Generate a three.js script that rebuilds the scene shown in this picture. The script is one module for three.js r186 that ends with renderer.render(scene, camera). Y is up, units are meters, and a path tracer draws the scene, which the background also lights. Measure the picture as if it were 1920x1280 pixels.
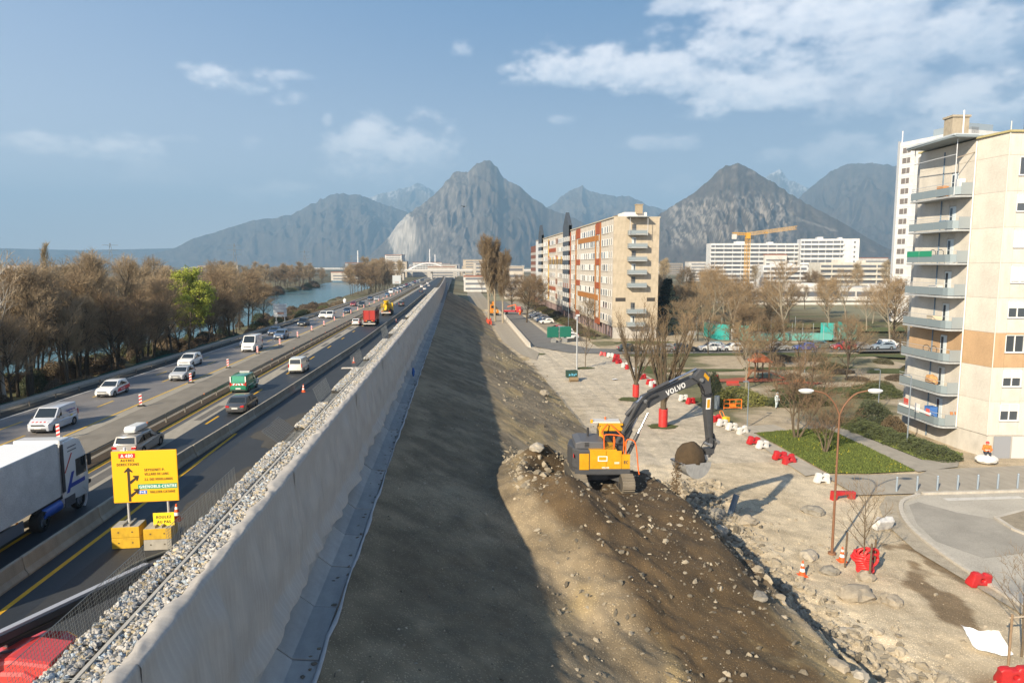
import * as THREE from 'three';
import { mergeGeometries, mergeVertices, toCreasedNormals } from 'three/addons/utils/BufferGeometryUtils.js';
import { MarchingCubes } from 'three/addons/objects/MarchingCubes.js';
import { TextGeometry } from 'three/addons/geometries/TextGeometry.js';
import { FontLoader } from 'three/addons/loaders/FontLoader.js';

// ---------------------------------------------------------------- camera, sky, sun, exposure
const scene = new THREE.Scene();
const renderer = new THREE.WebGLRenderer({ antialias: true });
renderer.toneMapping = THREE.LinearToneMapping;
renderer.toneMappingExposure = 1.88;
renderer.shadowMap.enabled = true;
const camera = new THREE.PerspectiveCamera(53.13, 1024 / 682, 0.5, 40000);
camera.position.set(0, 13, 0);                 // a drone 13 m above the motorway
camera.rotation.order = 'YXZ';
camera.rotation.set(-6.375 * Math.PI / 180, -4.528 * Math.PI / 180, 0);

const SUN_AZ = 41.4 * Math.PI / 180, SUN_EL = 29 * Math.PI / 180;
const sunDir = new THREE.Vector3(-Math.sin(SUN_AZ) * Math.cos(SUN_EL), Math.sin(SUN_EL), Math.cos(SUN_AZ) * Math.cos(SUN_EL));
const sun = new THREE.DirectionalLight(new THREE.Color(1, 0.86, 0.65), 5);
sun.name = 'sun';
sun.position.copy(sunDir).multiplyScalar(400).add(new THREE.Vector3(0, 0, -120));
sun.target.position.set(0, 0, -120);
sun.castShadow = true;
sun.shadow.mapSize.set(4096, 4096);
Object.assign(sun.shadow.camera, { left: -220, right: 220, top: 220, bottom: -220, near: 1, far: 1200 });
scene.add(sun, sun.target);
scene.fog = new THREE.FogExp2(new THREE.Color(0.41, 0.70, 1.0), 1.4e-4);

// ---------------------------------------------------------------- random numbers and noise
const TAU = Math.PI * 2;
function rng(seed) { let a = seed >>> 0; return () => { a = (a + 0x6D2B79F5) | 0; let t = Math.imul(a ^ (a >>> 15), 1 | a); t = (t + Math.imul(t ^ (t >>> 7), 61 | t)) ^ t; return ((t ^ (t >>> 14)) >>> 0) / 4294967296; }; }
function hash(x, y, s) { let h = Math.imul(x | 0, 374761393) ^ Math.imul(y | 0, 668265263) ^ Math.imul(s | 0, 2147483647 ^ 0x5bd1e995); h = Math.imul(h ^ (h >>> 13), 1274126177); h ^= h >>> 16; h = Math.imul(h, 2246822519); return ((h ^ (h >>> 15)) >>> 0) / 4294967296; }
const sst = (a, b, x) => { const t = Math.min(1, Math.max(0, (x - a) / (b - a))); return t * t * (3 - 2 * t); };
const lerp = (a, b, t) => a + (b - a) * t, clamp = (x, a = 0, b = 1) => Math.min(b, Math.max(a, x));
function vn(x, y, s = 0, per = 0) {
  const xi = Math.floor(x), yi = Math.floor(y), fx = x - xi, fy = y - yi;
  const u = fx * fx * (3 - 2 * fx), v = fy * fy * (3 - 2 * fy);
  const w = per ? (k) => ((k % per) + per) % per : (k) => k;
  const a = hash(w(xi), w(yi), s), b = hash(w(xi + 1), w(yi), s), c = hash(w(xi), w(yi + 1), s), d = hash(w(xi + 1), w(yi + 1), s);
  return lerp(lerp(a, b, u), lerp(c, d, u), v);
}
function fbm(x, y, o = 4, s = 0, per = 0) { let a = 0.5, r = 0, n = 0; for (let i = 0; i < o; i++) { r += a * vn(x, y, s + i * 17, per); n += a; a *= 0.5; x *= 2; y *= 2; per *= 2; } return r / n; }
function worley(x, y, s, per) {                 // [distance to nearest, to second, id]
  const xi = Math.floor(x), yi = Math.floor(y); let d1 = 9, d2 = 9, id = 0;
  for (let j = -1; j <= 1; j++) for (let i = -1; i <= 1; i++) {
    const cx = xi + i, cy = yi + j, wx = ((cx % per) + per) % per, wy = ((cy % per) + per) % per;
    const dx = cx + hash(wx, wy, s) - x, dy = cy + hash(wx, wy, s + 5) - y, d = Math.hypot(dx, dy);
    if (d < d1) { d2 = d1; d1 = d; id = hash(wx, wy, s + 9); } else if (d < d2) d2 = d;
  }
  return [d1, d2, id];
}
function interp(t, x) { if (x <= t[0][0]) return t[0][1]; for (let i = 1; i < t.length; i++) if (x <= t[i][0]) return lerp(t[i - 1][1], t[i][1], (x - t[i - 1][0]) / (t[i][0] - t[i - 1][0])); return t[t.length - 1][1]; }

// ---------------------------------------------------------------- the sky: blue March air with fair-weather clouds, as one equirectangular picture
{
  const SKY = 1.1, W = 4096, Hh = 2048, px = new Float32Array(W * Hh * 4);
  // clouds: [azimuth deg right of the road, elevation deg, half width, half height, density, seed]
  const clouds = [
    [-16.9, 13.5, 3.0, 1.0, .95, 1], [-13.0, 14.3, 1.6, .35, .6, 2], [-13.1, 12.4, 1.3, .5, .85, 3], [-10.2, 11.1, .4, .6, .5, 4], [-27.2, 7.9, 3.5, .9, .9, 5], [-24.3, 8.2, 1.8, 1, .95, 6],
    [-22.3, 6.8, 2.4, .7, .35, 7], [-20.7, 9.1, 1.8, .3, .4, 8], [-15.9, 9.1, .7, .5, .4, 9], [-22.8, 6, 2.4, .5, .45, 10], [-14.5, 5.4, 2.8, .9, .9, 11], [-16.3, 5.1, 1.5, .7, .6, 12],
    [-5.9, 8.4, 4.6, 2.4, .85, 13], [-6.7, 9.8, 1.7, 1.4, .8, 14], [-3.4, 9, 1.7, 1.2, .9, 15], [.5, 16.8, .9, .8, .75, 16], [11.8, 15.4, 6.8, 1.4, 1, 17], [16.4, 14.3, 5, 1.3, .95, 18],
    [23.7, 12.9, 4.6, 1.7, 1, 19], [26, 12.5, 3.4, 1.3, .9, 20], [20.1, 13.7, 2.4, 1.1, .8, 21], [25.8, 16.8, 7.1, 3, .85, 22], [33.5, 15.5, 6.2, 3.7, .75, 23], [31.6, 14.4, 3.1, 2.1, .6, 24],
    [28.6, 17.9, 7.1, 1.7, .75, 25], [17.5, 19.2, 2, .6, .7, 26], [33.4, 11.4, 4.3, 1.4, .5, 27], [31.7, 11.8, 1, 1.1, .6, 28], [38.8, 10.6, 3.3, 1.9, 1, 29], [37.1, 8.9, 3.4, 1.4, .7, 30],
    [37.6, 15.2, 3.6, 2.3, .6, 31], [16.6, 9.5, 3.1, .6, .5, 32], [8.7, 11.6, 1, .4, .5, 33], [18.7, 6, 1.9, 1.2, .5, 34], [24.7, 8.1, 1.7, .5, .4, 35], [30.6, 7.6, 3.2, 1.5, .5, 36], [33.3, 7.8, 2, 1.1, .7, 37],
  ];
  const r = rng(77);                            // the same kind of cloud all round
  for (let i = 0; i < 34; i++) { const az = 52 + r() * 256, el = 5 + r() * r() * 55; clouds.push([az > 180 ? az - 360 : az, el, 3 + r() * 9, 1 + r() * 3.2, .5 + r() * .5, 40 + i]); }
  for (let j = 0; j < Hh; j++) {
    const el = ((j + 0.5) / Hh - 0.5) * 180, row = clouds.filter((c) => Math.abs(el - c[1]) < c[3] * 2.1);
    for (let i = 0; i < W; i++) {
      const k = (j * W + i) * 4;
      if (el < -1) { px[k] = .3; px[k + 1] = .32; px[k + 2] = .33; px[k + 3] = 1; continue; }
      const phi = ((i + 0.5) / W - 0.5) * 360;  // three.js: direction = (cos el cos phi, sin el, cos el sin phi)
      let az = phi + 90; if (az > 180) az -= 360;   // 0 = along the road (-z), positive to +x
      const t = clamp(el / 90), h = Math.exp(-Math.max(el, 0) / 7.2), toSun = Math.cos((az + 138.6) * Math.PI / 180) * .5 + .5;
      const glow = Math.pow(toSun, 1.25) * Math.exp(-Math.max(el - 5, 0) / 60);
      let R = lerp(.0, .80, h) + glow * .5, G = lerp(.075, .77, h) + glow * .47, B = lerp(.215, .72, h) + glow * .46;
      const deep = sst(18, 75, el); R *= 1 - .55 * deep; G *= 1 - .5 * deep; B *= 1 - .4 * deep;
      if (el > -1) {
        let dens = 0, lit = 0;
        for (const c of row) {
          let da = az - c[0]; if (da > 180) da -= 360; if (da < -180) da += 360;
          const ux = da / (c[2] * 1.22), uy = (el - c[1]) / (c[3] * 1.32);
          const q = ux * ux + (uy < 0 ? uy * uy * 2.2 : uy * uy); if (q > 2.3) continue;
          const n = fbm(az * .42 + c[5] * 9.7, el * .8 + c[5] * 3.1, 6, 301), n2 = fbm(az * 1.9 + c[5], el * 3.2, 4, 333);
          const d = sst(.02, .95, 1.02 - q * .62 + (n - .5) * 1.9 + (n2 - .5) * .35 - .2) * c[4];
          if (d > 0) { const top = sst(-.9, .8, uy + (n2 - .5) * 1.6 - ux * .3); lit = (lit * dens + top * d) / (dens + d + 1e-6); dens = 1 - (1 - dens) * (1 - d * .82); }
        }
        if (dens > 0) {
          const f = sst(1, 9, el) * .35 + .65, a = dens * f * .93;
          const cr = lerp(.42, .74, lit), cg = lerp(.46, .71, lit), cb = lerp(.53, .71, lit);
          R = lerp(R, cr, a); G = lerp(G, cg, a); B = lerp(B, cb, a);
        }
      }
      px[k] = R * SKY; px[k + 1] = G * SKY; px[k + 2] = B * SKY; px[k + 3] = 1;
    }
  }
  const sky = new THREE.DataTexture(px, W, Hh, THREE.RGBAFormat, THREE.FloatType);
  sky.mapping = THREE.EquirectangularReflectionMapping; sky.magFilter = sky.minFilter = THREE.LinearFilter; sky.needsUpdate = true;
  scene.background = sky; scene.environment = sky;
}

// ---------------------------------------------------------------- textures: grain only
function makeTex(n, fn) {
  const d = new Uint8Array(n * n * 4);
  for (let j = 0; j < n; j++) for (let i = 0; i < n; i++) { const c = fn(i / n, j / n), k = (j * n + i) * 4, s = (v) => clamp(v) * 255; if (typeof c === 'number') d[k] = d[k + 1] = d[k + 2] = s(c); else { d[k] = s(c[0]); d[k + 1] = s(c[1]); d[k + 2] = s(c[2]); } d[k + 3] = 255; }
  const t = new THREE.DataTexture(d, n, n); t.wrapS = t.wrapT = THREE.RepeatWrapping; t.magFilter = THREE.LinearFilter; t.minFilter = THREE.LinearMipmapLinearFilter; t.generateMipmaps = true; t.needsUpdate = true; return t;
}
const T = {
  conc: makeTex(512, (u, v) => { const s = fbm(u * 5, v * 5, 5, 3, 5), g = vn(u * 200, v * 200, 9, 200), st = fbm(u * 24, v * 4, 3, 12, 4); return .62 + s * .34 + (g - .5) * .12 + (st - .5) * .14; }),
  asph: makeTex(512, (u, v) => { const s = fbm(u * 4, v * 4, 5, 23, 4), g = vn(u * 256, v * 256, 29, 256), g2 = vn(u * 120, v * 120, 31, 120); return .6 + s * .32 + (g - .5) * .28 + (g2 - .5) * .14; }),
  soil: makeTex(1024, (u, v) => { const w = worley(u * 46, v * 46, 41, 46), w2 = worley(u * 130, v * 130, 43, 130), s = fbm(u * 6, v * 6, 5, 45, 6); const p = w[2] > .72 ? sst(.42, .2, w[0]) * (.25 + w[2] * .3) : 0, q = w2[2] > .6 ? sst(.4, .2, w2[0]) * .28 : 0; const b = .42 + s * .4 + (vn(u * 300, v * 300, 3, 300) - .5) * .18; return [b + p + q, b * .985 + p + q, b * .96 + p * .97 + q]; }),
  stone: makeTex(512, (u, v) => { const w = worley(u * 22, v * 22, 51, 22); const e = sst(.02, .22, w[1] - w[0]); const c = .45 + w[2] * .5, t = hash(w[2] * 999, 3, 3); return [e * c * (1 + t * .06), e * c, e * c * (1 - t * .16)]; }),
  fabric: makeTex(512, (u, v) => { const s = fbm(u * 4, v * 4, 5, 61, 4), st = fbm(u * 60, v * 5, 3, 63, 5); return .68 + s * .24 + (st - .5) * .16 + (vn(u * 250, v * 250, 7, 250) - .5) * .07; }),
  rock: makeTex(1024, (u, v) => { const s = fbm(u * 8, v * 8, 7, 71, 8), r = 1 - Math.abs(2 * fbm(u * 14, v * 9, 6, 73, 1 << 6) - 1); return .45 + s * .38 + r * .2 - .08; }),
  grain: makeTex(256, (u, v) => .82 + (vn(u * 128, v * 128, 81, 128) - .5) * .26 + (fbm(u * 6, v * 6, 4, 83, 6) - .5) * .25),
  bark: makeTex(256, (u, v) => .5 + fbm(u * 20, v * 5, 4, 91, 5) * .5),
  grass: makeTex(512, (u, v) => { const s = fbm(u * 7, v * 7, 5, 95, 7), g = vn(u * 220, v * 220, 97, 220), y = vn(u * 40, v * 40, 99, 40); return [.55 + s * .3 + (g - .5) * .4 + (y > .8 ? .12 : 0), .6 + s * .3 + (g - .5) * .35, .5 + s * .2 + (g - .5) * .3]; }),
  water: makeTex(512, (u, v) => fbm(u * 26, v * 9, 5, 111, 1 << 5)),
};
const texAt = new Map();
function TX(name, m) { const k = name + m; if (!texAt.has(k)) { const t = T[name].clone(); t.repeat.set(1 / m, 1 / m); t.needsUpdate = true; texAt.set(k, t); } return texAt.get(k); }
const mats = new Map();
function M(c, o = {}) {                          // c: [r,g,b] linear, or a hex colour; o.t texture name, o.m metres per tile, o.b bump in metres
  const key = JSON.stringify([c, o]);
  if (mats.has(key)) return mats.get(key);
  const color = Array.isArray(c) ? new THREE.Color().setRGB(...c) : new THREE.Color(c);
  const p = { color, roughness: o.r ?? .8, metalness: o.k ?? 0 };
  if (o.t) { p.map = TX(o.t, o.m ?? 2); if (o.b) { p.bumpMap = p.map; p.bumpScale = o.b; } }
  if (o.vc) p.vertexColors = true;
  if (o.two) p.side = THREE.DoubleSide;
  if (o.cc) { p.clearcoat = o.cc; p.clearcoatRoughness = .08; }
  if (o.sp !== undefined) p.specularIntensity = o.sp;
  if (o.tr) { p.transmission = o.tr; p.thickness = 0; }
  if (o.em) { p.emissive = new THREE.Color().setRGB(...o.em); p.emissiveIntensity = 1; }
  const m = (o.cc || o.tr || o.sp !== undefined) ? new THREE.MeshPhysicalMaterial(p) : new THREE.MeshStandardMaterial(p);
  mats.set(key, m); return m;
}

// ---------------------------------------------------------------- geometry helpers
function prep(g) {
  if (g.index) g = g.toNonIndexed();
  for (const k of Object.keys(g.attributes)) if (k !== 'position' && k !== 'normal' && k !== 'uv') g.deleteAttribute(k);
  if (!g.attributes.normal) g.computeVertexNormals();
  if (!g.attributes.uv) g.setAttribute('uv', new THREE.BufferAttribute(new Float32Array(g.attributes.position.count * 2), 2));
  return g;
}
const join = (l) => l.length === 1 ? prep(l[0]) : mergeGeometries(l.map(prep));
function metric(g) {                             // uv in metres, by the main direction of each face
  const p = g.attributes.position, u = g.attributes.uv, a = new THREE.Vector3(), b = new THREE.Vector3(), c = new THREE.Vector3(), n = new THREE.Vector3();
  for (let i = 0; i < p.count; i += 3) {
    a.fromBufferAttribute(p, i); b.fromBufferAttribute(p, i + 1); c.fromBufferAttribute(p, i + 2);
    n.copy(b).sub(a).cross(c.sub(a)); const x = Math.abs(n.x), y = Math.abs(n.y), z = Math.abs(n.z);
    for (let k = 0; k < 3; k++) { const X = p.getX(i + k), Y = p.getY(i + k), Z = p.getZ(i + k); if (y >= x && y >= z) u.setXY(i + k, X, Z); else if (x >= z) u.setXY(i + k, Z, Y); else u.setXY(i + k, X, Y); }
  }
  return g;
}
const bx = (w, h, d, x = 0, y = 0, z = 0, ry = 0) => { const g = new THREE.BoxGeometry(w, h, d); if (ry) g.rotateY(ry); g.translate(x, y, z); return g; };
const V = (x, y, z) => new THREE.Vector3(x, y, z);
function rod(a, b, r, seg = 6, r2 = r) { a = V(...a); b = V(...b); const d = b.clone().sub(a), g = new THREE.CylinderGeometry(r2, r, d.length(), seg); g.applyQuaternion(new THREE.Quaternion().setFromUnitVectors(V(0, 1, 0), d.normalize())); g.translate((a.x + b.x) / 2, (a.y + b.y) / 2, (a.z + b.z) / 2); return g; }
function beam(a, b, w, h) { a = V(...a); b = V(...b); const d = b.clone().sub(a), g = new THREE.BoxGeometry(w, h, d.length()), m = new THREE.Matrix4().lookAt(b, a, Math.abs(d.y) > d.length() * .98 ? V(1, 0, 0) : V(0, 1, 0)); g.applyMatrix4(m); g.translate((a.x + b.x) / 2, (a.y + b.y) / 2, (a.z + b.z) / 2); return g; }
const tube = (pts, r, seg = 24, rs = 6) => new THREE.TubeGeometry(new THREE.CatmullRomCurve3(pts.map((p) => V(...p))), seg, r, rs);
function ext(pts, depth, bev = 0, holes = []) {   // outline in xy, extruded along z, centred on z
  const s = new THREE.Shape(pts.map((p) => new THREE.Vector2(p[0], p[1])));
  for (const h of holes) s.holes.push(new THREE.Path(h.map((p) => new THREE.Vector2(p[0], p[1]))));
  const g = new THREE.ExtrudeGeometry(s, { depth: depth - 2 * bev, bevelEnabled: bev > 0, bevelSize: bev, bevelThickness: bev, bevelOffset: -bev, bevelSegments: 2, curveSegments: 8 });
  g.translate(0, 0, -depth / 2 + bev); return g;
}
function panel(q, off = .012, th = .02) {         // a slab on the quad q (4 points, counter-clockwise from outside)
  const p = q.map((v) => V(...v)), n = p[1].clone().sub(p[0]).cross(p[3].clone().sub(p[0])).normalize();
  const o = p.map((v) => v.clone().addScaledVector(n, off)), i = p.map((v) => v.clone().addScaledVector(n, off - th)), pos = [];
  const f = (a, b, c, d) => pos.push(...a.toArray(), ...b.toArray(), ...c.toArray(), ...a.toArray(), ...c.toArray(), ...d.toArray());
  f(...o); for (let k = 0; k < 4; k++) { const m = (k + 1) % 4; f(o[k], i[k], i[m], o[m]); }
  const g = new THREE.BufferGeometry(); g.setAttribute('position', new THREE.Float32BufferAttribute(pos, 3)); g.computeVertexNormals(); return g;
}
const inset = (q, a, b = a, c = a, d = b) => {     // shrink a quad: a left, b bottom, c right, d top (shares 0..1)
  const P = (s, t) => q[0].map((_, k) => lerp(lerp(q[0][k], q[1][k], s), lerp(q[3][k], q[2][k], s), t));
  return [P(a, b), P(1 - c, b), P(1 - c, 1 - d), P(a, 1 - d)];
};
const taken = new Map();
function numbered(n) { const k = taken.get(n) || 0; taken.set(n, k + 1); return k ? n + '_' + String(k).padStart(3, '0') : n; }
function P(name, geos, mat, parent, o = {}) {
  let g = Array.isArray(geos) ? join(geos) : prep(geos);
  if (!o.uv && mat.map) metric(g);
  const m = new THREE.Mesh(g, mat); m.name = name; m.castShadow = m.receiveShadow = true; parent.add(m); if (o.label) m.userData.label = o.label; return m;
}
function tag(o, label, category, group, kind) { o.userData = { label, category }; if (group) o.userData.group = group; if (kind) o.userData.kind = kind; return o; }
function thing(name, label, category, pos = [0, 0, 0], turn = 0, group) { const o = new THREE.Group(); o.name = numbered(name); scene.add(o); o.position.set(...pos); o.rotation.y = turn; return tag(o, label, category, group); }
function single(name, geos, mat, label, category, pos = [0, 0, 0], turn = 0, group) { const m = P(numbered(name), geos, mat, scene); m.position.set(...pos); m.rotation.y = turn; return tag(m, label, category, group); }
function structure(name, geos, mat, o = {}) { const m = P(numbered(name), geos, mat, scene, o); m.userData.kind = 'structure'; if (o.say) m.userData.label = o.say; return m; }
function copyOf(root, pos, turn, label, group) { const c = root.clone(); c.name = numbered(root.name.replace(/_\d{3}$/, '')); c.userData = { ...root.userData }; scene.add(c); c.position.set(...pos); c.rotation.y = turn; if (label) c.userData.label = label; if (group) c.userData.group = group; return c; }
function stuff(name, geo, mat, list, label, parent = scene) {   // list: [matrix, colour?]
  const m = new THREE.InstancedMesh(geo, mat, list.length); m.name = parent === scene ? numbered(name) : name; m.castShadow = m.receiveShadow = true;
  list.forEach(([a, c], i) => { m.setMatrixAt(i, a); if (c) m.setColorAt(i, c); }); m.userData = { kind: 'stuff', label }; parent.add(m); return m;
}
const QE = new THREE.Euler(), QQ = new THREE.Quaternion();
const mx = (x, y, z, sx, sy = sx, sz = sx, rx = 0, ry = 0, rz = 0) => new THREE.Matrix4().compose(V(x, y, z), QQ.setFromEuler(QE.set(rx, ry, rz)).clone(), V(sx, sy, sz));
function grid(nx, nz, fn, colors) {               // fn(i/nx, j/nz) -> [x,y,z, u,v, (r,g,b)]; smooth indexed sheet facing +y when x right, z towards the viewer
  const pos = [], uv = [], col = [], idx = [];
  for (let j = 0; j <= nz; j++) for (let i = 0; i <= nx; i++) { const p = fn(i / nx, j / nz, i, j); pos.push(p[0], p[1], p[2]); uv.push(p[3], p[4]); if (colors) col.push(p[5], p[6], p[7]); }
  for (let j = 0; j < nz; j++) for (let i = 0; i < nx; i++) { const a = j * (nx + 1) + i, b = a + 1, c = a + nx + 1, d = c + 1; idx.push(a, c, b, b, c, d); }
  const g = new THREE.BufferGeometry(); g.setAttribute('position', new THREE.Float32BufferAttribute(pos, 3)); g.setAttribute('uv', new THREE.Float32BufferAttribute(uv, 2));
  if (colors) g.setAttribute('color', new THREE.Float32BufferAttribute(col, 3));
  g.setIndex(idx); g.computeVertexNormals(); return g;
}
function sheet(name, g, mat, say, parent = scene) { const m = new THREE.Mesh(g, mat); m.name = parent === scene ? numbered(name) : name; m.castShadow = m.receiveShadow = true; if (parent === scene) m.userData.kind = 'structure'; if (say) m.userData.label = say; parent.add(m); return m; }
function lumpy(seed, det = 1, k = .25) {          // an uneven stone, radius about 1
  const g = new THREE.IcosahedronGeometry(1, det), p = g.attributes.position;
  const seen = new Map(), r = rng(seed);
  for (let i = 0; i < p.count; i++) { const key = p.getX(i).toFixed(3) + p.getY(i).toFixed(3) + p.getZ(i).toFixed(3); if (!seen.has(key)) seen.set(key, 1 - k + r() * 2 * k); const s = seen.get(key); p.setXYZ(i, p.getX(i) * s, p.getY(i) * s * .78, p.getZ(i) * s); }
  g.computeVertexNormals(); return g;
}
const font = await new FontLoader().loadAsync('fonts/droid/droid_sans_bold.typeface.json');
function words3(text, size, depth = .01) { const g = new TextGeometry(text, { font, size, depth, curveSegments: 3 }); g.computeBoundingBox(); const b = g.boundingBox; g.translate(-(b.min.x + b.max.x) / 2, -(b.min.y + b.max.y) / 2, 0); return g; }
// ================================================================ the setting
const mixc = (a, b, t) => a.map((v, i) => lerp(v, b[i], t));
const PARK = -2.8;                                // level of the park, metres below the motorway
const riverR = (z) => interp([[-1400, -190], [-1000, -132], [-800, -96], [-536, -67], [-256, -60.5], [-150, -61], [60, -66]], z);
const riverL = (z) => riverR(z) - interp([[-1400, 40], [-536, 46], [60, 52]], z);
const roadL = (z) => interp([[-900, -33], [-276, -36], [-176, -37], [-117, -38.4], [-60, -40.1], [60, -40.4]], z);   // left guard rail
const toe = (z) => interp([[-230, 8.4], [-141, 8.6], [-104, 11.4], [-80, 12.4], [-20, 12.6], [0, 12.6]], z);
const spaced = (a) => { const r = []; for (let i = 0; i < a.length - 1; i++) { const [x, n] = a[i], y = a[i + 1][0]; for (let k = 0; k < n; k++) r.push(lerp(x, y, k / n)); } r.push(a[a.length - 1][0]); return r; };

// the wide ground: banks, river bed, the plain to the foot of the mountains
function plain(x, z) {
  let y = PARK - .35 + (fbm(x / 40, z / 40, 3, 5) - .5) * .3;
  const rr = riverR(z), rl = riverL(z), e = roadL(z);
  if (x < e + 1) {
    const n = (fbm(x / 7, z / 7, 3, 8) - .5) * .8;
    y = lerp(-3.2, -.12, sst(e - 7.5, e - 2.6, x)) + n * sst(e - 2.4, e - 5, x);
    y = lerp(y, -8.5, sst(rr + 4, rr - 5, x));
    y = lerp(y, -3 + n, sst(rl + 4, rl - 5, x));
  }
  if (x > e - 2.4 && x < -3 && z > -900) y = -1.6;
  if (x > -5 && x < 70 && z > -242 && z < -2) y = -7.5;
  return y;
}
{
  const xs = spaced([[-9000, 10], [-1200, 12], [-320, 14], [-125, 110], [-38, 6], [-6, 6], [72, 10], [220, 12], [900, 12], [9000, 0]]);
  const zs = spaced([[90, 14], [-20, 120], [-240, 90], [-620, 40], [-1500, 20], [-4500, 16], [-15000, 0]]);
  const g = grid(xs.length - 1, zs.length - 1, (u, v, i, j) => {
    const x = xs[i], z = zs[j], y = plain(x, z);
    const n = fbm(x / 9, z / 9, 4, 15), n2 = fbm(x / 5, z / 5, 3, 25), field = fbm(x / 70, z / 70, 4, 35);
    let c = mixc([.135, .10, .058], [.10, .095, .034], sst(.5, .64, n));
    c = mixc(c, [.24, .19, .12], sst(.54, .68, n2) * .8);
    c = mixc(c, [.30, .265, .20], sst(.52, .58, field) * (x > -4 ? .9 : .25));
    return [x, y, z, x, z, ...c];
  }, true);
  sheet('ground', g, M([1, 1, 1], { vc: 1, t: 'grass', m: 3.1, b: .05, r: 1 }), 'earth and dry grass of the river banks and the plain');
}
{ // the river
  const zs = spaced([[60, 20], [-300, 20], [-1400, 0]]);
  const g = grid(12, zs.length - 1, (u, v, i, j) => { const z = zs[j]; return [lerp(riverL(z) - 4, riverR(z) + 4, u), -5, z, lerp(0, 50, u), z]; });
  const m = new THREE.MeshPhysicalMaterial({ color: new THREE.Color().setRGB(.06, .15, .165), roughness: .2, bumpMap: TX('water', 9), bumpScale: .12, specularIntensity: .5 });
  sheet('river', g, m, 'turquoise mountain river flowing behind the trees');
}

// the motorway: bands of old and new surfacing laid side by side
const bandMat = {
  verge: M([.36, .32, .25], { t: 'soil', m: 3, b: .03, r: 1 }), edge: M([.045, .044, .04], { t: 'asph', m: 3.3, b: .006, r: .95 }),
  old: M([.225, .21, .20], { t: 'asph', m: 5, b: .006, r: .62 }), pale: M([.37, .335, .27], { t: 'conc', m: 4, b: .004, r: .85 }),
  shoulder: M([.23, .205, .165], { t: 'conc', m: 7, b: .004, r: .9 }), shadedDirt: M([.075, .052, .03], { t: 'soil', m: 1.6, b: .03, r: 1 }),  // brown earth, darkened to paint in the shadow of the median rail
  grey: M([.10, .102, .108], { t: 'asph', m: 4.1, b: .005, r: .8 }), fresh: M([.028, .033, .04], { t: 'asph', m: 6, b: .005, r: .58 }), works: M([.04, .043, .046], { t: 'asph', m: 8, b: .006, r: .7 }),
};
const roadZ = spaced([[40, 12], [-60, 16], [-300, 24], [-1300, 0]]);
function band(name, a, b, y, mat, say, z0 = 40, z1 = -1300) {
  const zs = roadZ.filter((z) => z < z0 && z > z1); zs.unshift(z0); zs.push(z1);
  const g = grid(2, zs.length - 1, (u, v, i, j) => { const z = zs[j], x = lerp(typeof a === 'function' ? a(z) : a, typeof b === 'function' ? b(z) : b, u); return [x, y, z, x, z]; });
  return sheet(name, g, mat, say);
}
const sL = (z) => roadL(z) + 1.25, K = (x, k) => (z) => lerp(x, x + (roadL(z) + 40.2) * k, 1);   // lane lines drift with the rail
band('verge', (z) => roadL(z) - 2.9, (z) => roadL(z) - .5, 0, bandMat.verge, 'pale gravel path beside the outer guard rail');
band('road', (z) => roadL(z) - .5, sL, 0, bandMat.edge, 'dark strip of asphalt below the outer guard rail');  // one even, darker asphalt tone along the rail
band('road', sL, K(-29.9, .0), 0, bandMat.old, 'worn grey asphalt of the oncoming lanes');
band('road', K(-29.9, 0), K(-28.95, 0), 0, bandMat.pale, 'pale concrete strip along the yellow line');
band('road', K(-28.95, 0), -24.75, 0, bandMat.shoulder, 'cracked grey concrete of the closed inner lane');
band('road', -24.75, -23.62, 0, bandMat.shadedDirt, 'brown earth of the central reserve with the rail shadow painted in');
band('road', -23.62, -22.75, 0, bandMat.grey, 'grey asphalt strip beside the central reserve');
band('road', -22.75, -21.35, 0, bandMat.pale, 'pale concrete joint strip in the outbound lanes');
band('road', -21.35, -16.2, 0, bandMat.fresh, 'fresh blue black asphalt of the outbound lanes');
band('road', -16.2, -5.0, 0, bandMat.works, 'dusty new asphalt of the works lane behind the barrier');
{ // torn and patched surfacing
  const r = rng(5), m = M([.15, .14, .125], { t: 'asph', m: 2, r: .95 });
  for (let i = 0; i < 9; i++) { const z = -28 - i * 14 - r() * 6; structure('road_patch', [bx(.55 + r() * .4, .004, 3 + r() * 4, -22.1 + (r() - .5) * .4, .004, z)], m); }
  for (let i = 0; i < 7; i++) { const z = -24 - r() * 50, x = -14 + r() * 6, w = .8 + r() * 1.6; const g = new THREE.CircleGeometry(w, 60), p = g.attributes.position; for (let k = 1; k < p.count; k++) { const a = (k - 1) / 60 * TAU, s = .35 + 1.0 * fbm(Math.cos(a) * 2.4 + i * 9, Math.sin(a) * 2.4, 4, 19); p.setXY(k, p.getX(k) * s, p.getY(k) * s * 2.6); } g.rotateX(-Math.PI / 2); g.translate(x, .006 + i * .0012, z); structure("dust_patch", [g], M([.085, .08, .07], { t: "soil", m: 1.2, r: 1 })); }
}
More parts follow.
